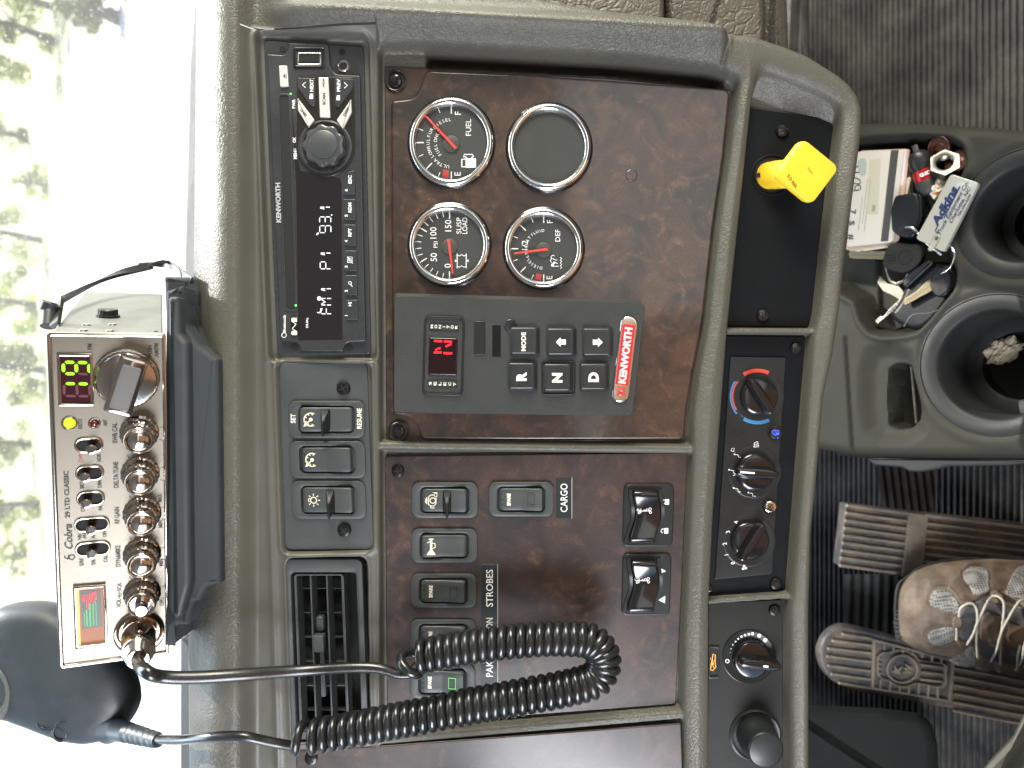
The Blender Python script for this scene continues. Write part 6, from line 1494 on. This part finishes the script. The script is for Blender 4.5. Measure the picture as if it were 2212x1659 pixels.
# ================================================================== hiking shoe
def c5(cx, cy): return (1920.1+.1984*cx, 1179.5+.1984*cy)
SD = .76; SF = RFr(SD)
xt = np.array([1940, 1941.5, 1944, 1950, 1960, 1977, 2005, 2034, 2080, 2144, 2212, 2300, 2420]); yt_ = np.array([1321, 1295, 1277, 1262, 1248, 1233, 1222, 1215, 1210, 1207, 1211, 1222, 1235])
yb_ = np.array([1321, 1350, 1377, 1384, 1391, 1400, 1410, 1416, 1427, 1441, 1457, 1468, 1475])
zt_ = np.array([8, 22, 34, 44, 55, 68, 82, 92, 108, 128, 150, 182, 220])
def shoe_xyz(x, t):
    a, b, h = np.interp(x, xt, yt_), np.interp(x, xt, yb_), np.interp(x, xt, zt_)
    yc, hw = (a+b)/2, (b-a)/2
    return yc+hw*np.sin(t*PI/2), h*(.12+.88*np.cos(t*PI/2)**.85)
def shoe_z(x, y):
    a, b, h = np.interp(x, xt, yt_), np.interp(x, xt, yb_), np.interp(x, xt, zt_)
    t = np.clip((y-(a+b)/2)/((b-a)/2), -1, 1); return h*(.12+.88*np.cos(np.arcsin(t))**.85)+1.3*np.sin(x*.11+y*.05)*np.sin(y*.09-x*.03)
LEA = dirty('worn_tan_leather', (.075, .055, .040), (.20, .155, .105), .72, 18, .38, .62, .5)
LEB = dirty('brown_leather', (.062, .042, .031), (.16, .115, .08), .6, 26, .4, .66, .5)
MESHM, nt_m, b_m = M_('shoe_mesh'); L_m = nt_m.links
tc = nd(nt_m, 'ShaderNodeTexCoord'); mp = nd(nt_m, 'ShaderNodeMapping'); mp.inputs['Rotation'].default_value = (.9, .2, .78); v = nd(nt_m, 'ShaderNodeTexVoronoi', feature='F1'); v.inputs['Randomness'].default_value = .12; v.inputs['Scale'].default_value = 430
L_m.new(tc.outputs['Object'], mp.inputs['Vector']); L_m.new(mp.outputs[0], v.inputs['Vector'])
r_m = nd(nt_m, 'ShaderNodeMapRange'); r_m.inputs['From Min'].default_value = .28; r_m.inputs['From Max'].default_value = .46; L_m.new(v.outputs['Distance'], r_m.inputs['Value'])
mx = nd(nt_m, 'ShaderNodeMix', data_type='RGBA'); mx.inputs['A'].default_value = (.02, .02, .02, 1); mx.inputs['B'].default_value = (.22, .215, .20, 1); L_m.new(r_m.outputs[0], mx.inputs['Factor']); L_m.new(mx.outputs['Result'], b_m.inputs['Base Color'])
bpm = nd(nt_m, 'ShaderNodeBump'); bpm.inputs['Strength'].default_value = .7; bpm.inputs['Distance'].default_value = .0006; L_m.new(r_m.outputs[0], bpm.inputs['Height']); L_m.new(bpm.outputs[0], b_m.inputs['Normal']); b_m.inputs['Roughness'].default_value = .8
TON = plain('tongue_grey', (.055, .055, .058), .7, var=.25, bump=.5, bump_scale=900)
st = thing('hiking_shoe', 'worn tan and brown hiking shoe with grey mesh and pale laces on the pedals', 'shoe', SF.pt(2120, 1330, -20))
xs = np.concatenate([1940+np.array([0, .6, 1.5, 3, 5, 8, 12, 17]), np.arange(1962, 2421, 4.5)]); ts = np.concatenate([[-1.0], np.linspace(-1, 1, 60), [1.0]])
T_, X_ = np.meshgrid(ts, xs); Yv, Zv = shoe_xyz(X_, T_)
Zv = np.where((np.abs(T_) < .999), shoe_z(X_, Yv), Zv); Zv[:, 0] = -40; Zv[:, -1] = -40
O3, ex3, ey3, ez3 = (np.array(v_) for v_ in (SF.O, SF.ex, SF.ey, SF.ez))
P = SF.arr(X_, Yv, Zv).reshape(-1, 3)-np.array(OFF[st.name])
ny, nx = X_.shape; idx = np.arange(nx*ny).reshape(ny, nx); q = np.stack([idx[:-1, :-1], idx[1:, :-1], idx[1:, 1:], idx[:-1, 1:]], -1).reshape(-1, 4)
me = bpy.data.meshes.new('upper'); me.from_pydata(P.tolist(), [], q.tolist()); me.polygons.foreach_set('use_smooth', [True]*len(me.polygons)); me.materials.append(LEA)
ob = bpy.data.objects.new('upper', me); COL.objects.link(ob); ob.parent = st; OFF[ob.name] = OFF[st.name]
# sole
so_ = [(x-9 if x < 1960 else x, y) for x, y in zip(xt, yt_-5)]+[(x-9 if x < 1960 else x, y) for x, y in list(zip(xt, yb_+4))[::-1][:-1]]
m = MB(SF); m.prism(so_, -70, 4, 4, back=True); m.build('sole', plain('sole_rubber', (.02, .021, .022), .7, var=.3), st)
rim = [(1936, 1312), (1930, 1330), (1928, 1350), (1932, 1372), (1940, 1384), (1947, 1380), (1944, 1350), (1944, 1318)]
for i in range(7):
    y = 1318+i*9; m = MB(SF); m.tube([SF.pt(1933+abs(i-3)*1.4, y, -14), SF.pt(1939+abs(i-3)*.8, y+2, 10), SF.pt(1946, y+3, 24)], PX*6, 8); m.build('toe_lug', plain('lug_rubber', (.03, .031, .032), .65) if i == 0 else bpy.data.materials['lug_rubber'], st)
def patch(name, poly, mat, off=1.2, step=1.6, edge=2.2, sub=-4):
    pp = [tuple(p) for p in spline([c5(*p) for p in poly]+[c5(*poly[0])], 4)][:-1]
    x0, x1 = min(p[0] for p in pp)-4, max(p[0] for p in pp)+4; y0, y1 = min(p[1] for p in pp)-4, max(p[1] for p in pp)+4
    gx, gy = np.arange(x0, x1, step), np.arange(y0, y1, step); X, Y = np.meshgrid(gx, gy); s_ = sd_poly(X, Y, pp)
    Z = shoe_z(X, Y)+off*(1-sm(-edge, 0, s_))+sub*sm(0, 1.5, s_)
    return sheet(name, mat, SF, gx, gy, Z, s_ < 2, st)
patch('leather_overlay', [(780, 300), (850, 200), (1000, 170), (1500, 160), (2000, 200), (2400, 260), (2400, 560), (1440, 570), (1250, 480), (1150, 560), (1080, 500), (930, 620), (800, 600), (720, 520), (640, 440)], LEB, 1.0, 2)
patch('tongue', [(760, 860), (790, 700), (900, 640), (980, 590), (1110, 600), (1500, 690), (2400, 760), (2400, 1300), (1400, 1300), (980, 1180), (950, 1090), (860, 1050), (790, 1000)], TON, 3.0, 2)
patch('tongue_patch', [(985, 930), (1000, 800), (1060, 720), (1150, 730), (1300, 790), (1480, 880), (2200, 1000), (2200, 1220), (1471, 1140), (1250, 1090), (1010, 1030)], LEB, 5.5, 2)
patch('mesh_panel', [(440, 600), (480, 500), (560, 462), (640, 480), (720, 555), (778, 650), (765, 740), (690, 735), (560, 690), (460, 655)], MESHM, 1.0)
patch('mesh_panel', [(418, 970), (490, 908), (630, 888), (720, 900), (720, 1010), (640, 1060), (530, 1085), (445, 1045)], MESHM, 1.0)
patch('mesh_panel', [(800, 290), (870, 230), (960, 220), (1080, 260), (1098, 400), (1090, 500), (940, 545), (880, 450), (815, 370)], MESHM, 2.2)
patch('mesh_panel', [(1272, 520), (1290, 430), (1350, 300), (1420, 220), (1600, 220), (1640, 400), (1600, 570), (1400, 575)], MESHM, 2.2)
patch('mesh_panel', [(660, 1230), (800, 1165), (870, 1085), (930, 1120), (955, 1240), (900, 1305), (760, 1288)], MESHM, 1.4)
patch('mesh_panel', [(1130, 1300), (1150, 1260), (1230, 1250), (1250, 1330), (1200, 1365)], MESHM, 1.4)
patch('lace_loop', [(690, 880), (700, 780), (740, 765), (805, 795), (805, 890), (750, 910)], LEA, 7, 1.6, 3)
patch('lace_loop', [(1105, 560), (1110, 500), (1180, 480), (1260, 540), (1255, 600), (1180, 570)], LEA, 7, 1.6, 3)
patch('lace_loop', [(770, 640), (790, 600), (900, 590), (950, 640), (920, 670), (860, 640)], LEA, 6, 1.6, 3)
patch('lace_loop', [(730, 1040), (760, 1010), (880, 1060), (880, 1100), (800, 1120)], LEA, 6, 1.6, 3)
patch('lace_loop', [(940, 1310), (990, 1215), (1110, 1240), (1140, 1300), (1090, 1350), (1000, 1345)], LEA, 6, 1.6, 3)
patch('lace_loop', [(1240, 1350), (1290, 1290), (1380, 1310), (1440, 1370), (1400, 1400), (1300, 1380)], LEA, 6, 1.6, 3)
LACE = plain('lace_cord', (.38, .36, .31), .8, var=.12, bump=.8, bump_scale=1500)
def lace(pts, lift, w=.9):
    P = spline([c5(*p) for p in pts], 6); n = len(P); m = MB(); V = []
    for i, p in enumerate(P):
        u = i/(n-1); V.append(SF.pt(p[0], p[1], float(shoe_z(p[0], p[1]))+6+lift*math.sin(PI*min(1, max(0, u)))))
    m.tube(V, [SF.ex.length*(2.6+.25*math.sin(i*1.9))*w for i in range(n)], 8); m.build('lace', LACE, st, sharp=80)
lace([(765, 770), (775, 690), (830, 640), (900, 625), (945, 660), (965, 740), (960, 900), (955, 1060), (970, 1215)], 9)
lace([(735, 1025), (738, 960), (735, 895)], 1, .8)
lace([(855, 1070), (920, 960), (960, 850), (1020, 720), (1080, 600), (1130, 545)], 8)
lace([(1130, 545), (1190, 550), (1245, 600), (1255, 680), (1240, 850), (1215, 1050), (1215, 1290)], 9)
lace([(1110, 1260), (1170, 1150), (1210, 1000), (1245, 900), (1330, 740), (1400, 630), (1450, 590), (1520, 590)], 10)
lace([(1430, 1080), (1405, 1200), (1400, 1320), (1385, 1350)], 3); lace([(1380, 1350), (1450, 1240), (1480, 1080), (1540, 900), (1650, 700)], 8); lace([(1520, 590), (1580, 700), (1560, 900), (1500, 1100), (1480, 1330)], 9)
def stitch(pts, nm='stitching'):
    P = spline([c5(*p) for p in pts], 8); m = MB()
    for i in range(0, len(P)-1, 2):
        a, b = P[i], P[i].lerp(P[i+1], .9); m.tube([SF.pt(a[0], a[1], float(shoe_z(*a))+1.4), SF.pt(b[0], b[1], float(shoe_z(*b))+1.4)], SF.ex.length*.8, 5)
    m.build(nm, plain('thread', (.05, .035, .022), .7) if 'thread' not in bpy.data.materials else bpy.data.materials['thread'], st)
stitch([(410, 640), (420, 540), (480, 450), (560, 425), (660, 445), (740, 520), (800, 620)]); stitch([(370, 980), (400, 910), (480, 870), (620, 860), (690, 860)]); stitch([(780, 260), (790, 330), (850, 440), (890, 520)]); stitch([(1000, 1010), (1150, 1060), (1300, 1090), (1460, 1130)]); stitch([(1080, 735), (1200, 760), (1350, 830), (1460, 885)])
stitch([(420, 1060), (520, 1110), (640, 1110), (740, 1060), (800, 1070)])
# ================================================================== the cab round the viewer
HEAD = plain('headliner', (.13, .125, .12), .9); CABW = plain('cab_wall', (.16, .14, .115), .8)
boxw('cab_roof', (-1.0, -1.3, .44), (1.25, .60, .48), HEAD, kind='structure')
boxw('cab_rear_wall', (-1.0, -1.34, -.95), (1.25, -1.28, .44), CABW, kind='structure')
boxw('cab_floor', (-1.0, -1.3, -.98), (1.25, .84, -.915), CX, kind='structure')
boxw('left_door', (-1.02, -1.3, -.95), (-.97, 1.0, -.28), CABW, kind='structure')
boxw('right_door', (1.22, -1.3, -.95), (1.27, 1.0, -.30), CABW, kind='structure')
boxw('cowl', (-1.0, .86, -.95), (1.25, 1.2, -.36), CX, kind='structure')  # unseen cowl block, added to keep sun off the passenger floor
boxw('warm_reflector_cushion', (-.42, -.75, -.85), (.12, -.22, -.42), plain('reflector_orange_low', (.26, .15, .085), .9), kind='structure')  # unseen seat block, coloured orange to warm the radio's reflections
boxw('warm_reflector_backrest', (-.45, -.98, -.42), (.15, -.78, .30), plain('reflector_orange_tall', (.34, .17, .08), .9), kind='structure')  # unseen backrest, added as a warm reflector for chrome and radio face
# white bonnet beyond the glass
boxw('driver_side_dash', (-.98, .30, -.42), (-.27, .86, -.18), CX, kind='structure')  # unseen left run of the dash, added to shade the foot well
PAINT = plain('white_paint', (.80, .80, .80), .3, coat=.6)
m = MB(); m.bm.free(); bm = bmesh.new(); V = []
for y, zt, wd in ((1.22, -.30, 1.0), (1.6, -.32, .95), (2.1, -.36, .85), (2.5, -.44, .78), (2.7, -.60, .72), (2.75, -1.0, .70)):
    V.append([bm.verts.new((.1+wd*sx, y, z)) for sx, z in ((-1, zt-.9), (-1, zt-.14), (-.94, zt-.05), (-.8, zt), (-.4, zt+.03), (0, zt+.04), (.4, zt+.03), (.8, zt), (.94, zt-.05), (1, zt-.14), (1, zt-.9))])
for a, b in zip(V, V[1:]):
    for i in range(10): bm.faces.new((a[i], a[i+1], b[i+1], b[i]))
m.bm = bm; m.build('bonnet', PAINT, None, label='white truck bonnet washed out by daylight beyond the windscreen', category='bonnet')
# ground and lane outside
m = MB(); m.bm.free(); m.bm = bmesh.new(); s_ = [m.bm.verts.new(v) for v in ((-400, -60, -2.3), (400, -60, -2.3), (700, 1500, -2.3), (-700, 1500, -2.3))]; m.bm.faces.new(s_)
m.build('ground', dirty('pale_concrete', (.62, .61, .57), (.72, .70, .64), .9, 3, .3, .7, .1), None, kind='structure')
m = MB(); m.bm.free(); m.bm = bmesh.new(); s_ = [m.bm.verts.new(v) for v in ((-40, 24, -2.27), (40, 27, -2.27), (70, 120, -2.27), (-70, 120, -2.27))]; m.bm.faces.new(s_)
m.build('grass', dirty('dry_grass', (.34, .38, .16), (.50, .50, .30), .9, 2, .3, .7, .3), None, kind='structure')
def verge(px0, py0, px1, py1):
    P = [hitz(x, y, -2.28) for x, y in ((px0, py0), (px1, py0), (px1, py1), (px0, py1))]
    m = MB(); m.bm.free(); m.bm = bmesh.new(); m.bm.faces.new([m.bm.verts.new(p) for p in P]); m.build('gravel_strip', dirty('gravel', (.10, .095, .08), (.26, .25, .21), .9, 5, .3, .6, .6), None, kind='structure')
verge(40, 1175, 100, 1330)
def leafmat(name, c, tr):
    m, nt, b = M_(name); L = nt.links; b.inputs['Base Color'].default_value = (*c, 1); b.inputs['Roughness'].default_value = .55
    t_ = nd(nt, 'ShaderNodeBsdfTranslucent'); t_.inputs['Color'].default_value = (*tr, 1); mx = nd(nt, 'ShaderNodeMixShader'); mx.inputs[0].default_value = .5
    L.new(b.outputs[0], mx.inputs[1]); L.new(t_.outputs[0], mx.inputs[2]); L.new(mx.outputs[0], nt.nodes['Material Output'].inputs['Surface']); return m
LF = [leafmat('leaf_green', (.09, .13, .02), (.42, .50, .04)), leafmat('leaf_yellow_green', (.20, .26, .04), (.72, .80, .10)), leafmat('leaf_grey_green', (.08, .095, .03), (.30, .34, .07))]
BARK = plain('bark', (.09, .075, .06), .9, var=.3)
def tree(px_base, py, wpx, hm, label, mi, seed, n=2600, low=.0):
    rnd = random.Random(seed); base = hitz(px_base, py, -2.3); k = Q*base.dot(FWD)
    R0 = wpx*k/2; t = thing('tree', label, 'tree', base, 'trees beyond the windscreen')
    m = MB(); m.tube([base, base+Vector((.1*R0, 0, hm*.3)), base+Vector((-.05*R0, .1, hm*.6)), base+Vector((0, 0, hm*.9))], [.16, .12, .08, .03], 8)
    for i in range(6):
        a = rnd.uniform(0, 2*PI); z0 = hm*rnd.uniform(.2, .6); m.tube([base+Vector((0, 0, z0)), base+Vector((math.cos(a)*R0*.4, math.sin(a)*R0*.4, z0+hm*.12)), base+Vector((math.cos(a)*R0*.8, math.sin(a)*R0*.8, z0+hm*.2))], [.06, .04, .015], 6)
    m.build('trunk', BARK, t)
    cl_ = [(Vector((rnd.gauss(0, .42)*R0, rnd.gauss(0, .35)*R0, hm*(low+(1-low)*rnd.random()))), rnd.uniform(.14, .34)*min(R0, 2.2)) for _ in range(26)]
    m = MB(); bm = m.bm
    for i in range(n):
        c, r = cl_[rnd.randrange(len(cl_))]; d = Vector((rnd.gauss(0, 1), rnd.gauss(0, 1), rnd.gauss(0, .8))).normalized()*r*rnd.random()**.4
        p = base+c+d; p.z = max(p.z, -2.25); s_ = rnd.uniform(.045, .11); u = Vector((rnd.gauss(0, 1), rnd.gauss(0, 1), rnd.gauss(0, 1))).normalized(); v = u.orthogonal().normalized()
        bm.faces.new([bm.verts.new(p+u*s_), bm.verts.new(p+v*s_*.55), bm.verts.new(p-u*s_), bm.verts.new(p-v*s_*.55)])
    m.build('crown', LF[mi], t, recalc=False)
tree(120, 90, 330, 4.5, 'broad green tree in the upper left corner of the picture', 0, 1, 7000)
tree(112, 15, 150, 5, 'yellow green sapling at the very corner of the windscreen', 1, 2, 2500)
tree(255, 40, 90, 1.0, 'low pale bush standing nearest to the truck', 2, 3, 1200)
tree(62, 300, 130, 5, 'grey green tree below the broad corner tree', 2, 4, 3500)
tree(104, 400, 75, 1.1, 'small yellow green bush leaning over the pale pavement', 1, 5, 1200)
tree(92, 520, 190, 4.5, 'leafy tree level with the strap bracket of the radio', 0, 6, 4500)
tree(80, 660, 150, 4.5, 'yellow green tree just above the corner of the radio', 1, 7, 3500)
tree(96, 800, 190, 4.5, 'dense tree beside the green channel number', 0, 8, 4500)
tree(70, 960, 150, 4, 'grey green tree beside the lit round lamp of the radio', 2, 9, 3200)
tree(88, 1090, 130, 3.5, 'lower leafy tree beside the script lettering', 0, 10, 2600)
tree(60, 1200, 90, 1.2, 'low scrub growing by the gravel strip', 0, 11, 900)
# windscreen with road dust on it
m_, nt_, b_ = M_('dusty_glass'); L = nt_.links; nt_.nodes.remove(b_)
tc = nd(nt_, 'ShaderNodeTexCoord'); n1 = nd(nt_, 'ShaderNodeTexNoise'); n1.inputs['Scale'].default_value = 420; n1.inputs['Detail'].default_value = 2
n2 = nd(nt_, 'ShaderNodeTexNoise'); n2.inputs['Scale'].default_value = 4; n2.inputs['Detail'].default_value = 4
for q in (n1, n2): L.new(tc.outputs['Object'], q.inputs['Vector'])
r1_ = nd(nt_, 'ShaderNodeMapRange'); r1_.inputs['From Min'].default_value = .64; r1_.inputs['From Max'].default_value = .74; r1_.inputs['To Max'].default_value = .5; L.new(n1.outputs['Fac'], r1_.inputs['Value'])
r2_ = nd(nt_, 'ShaderNodeMapRange'); r2_.inputs['From Min'].default_value = .3; r2_.inputs['From Max'].default_value = .7; r2_.inputs['To Min'].default_value = .06; r2_.inputs['To Max'].default_value = .14; L.new(n2.outputs['Fac'], r2_.inputs['Value'])
ad = nd(nt_, 'ShaderNodeMath', operation='ADD'); L.new(r1_.outputs[0], ad.inputs[0]); L.new(r2_.outputs[0], ad.inputs[1])
tr_ = nd(nt_, 'ShaderNodeBsdfTransparent'); tl_ = nd(nt_, 'ShaderNodeBsdfTranslucent'); tl_.inputs['Color'].default_value = (.85, .84, .78, 1)
mx_ = nd(nt_, 'ShaderNodeMixShader'); L.new(ad.outputs[0], mx_.inputs[0]); L.new(tr_.outputs[0], mx_.inputs[1]); L.new(tl_.outputs[0], mx_.inputs[2]); L.new(mx_.outputs[0], nt_.nodes['Material Output'].inputs['Surface'])
m = MB(); m.bm.free(); m.bm = bmesh.new(); V = []
for i in range(13):
    x = -1.05+2.35*i/12; bow = .10*(1-((x-.1)/1.2)**2)
    V.append([m.bm.verts.new((x, 1.02+bow, -.22)), m.bm.verts.new((x, .62+bow, .46))])
for a, b in zip(V, V[1:]): m.bm.faces.new((a[0], b[0], b[1], a[1]))
m.build('windscreen', m_, None, label='dusty glass windscreen between the dash top and the bright trees', category='windscreen')
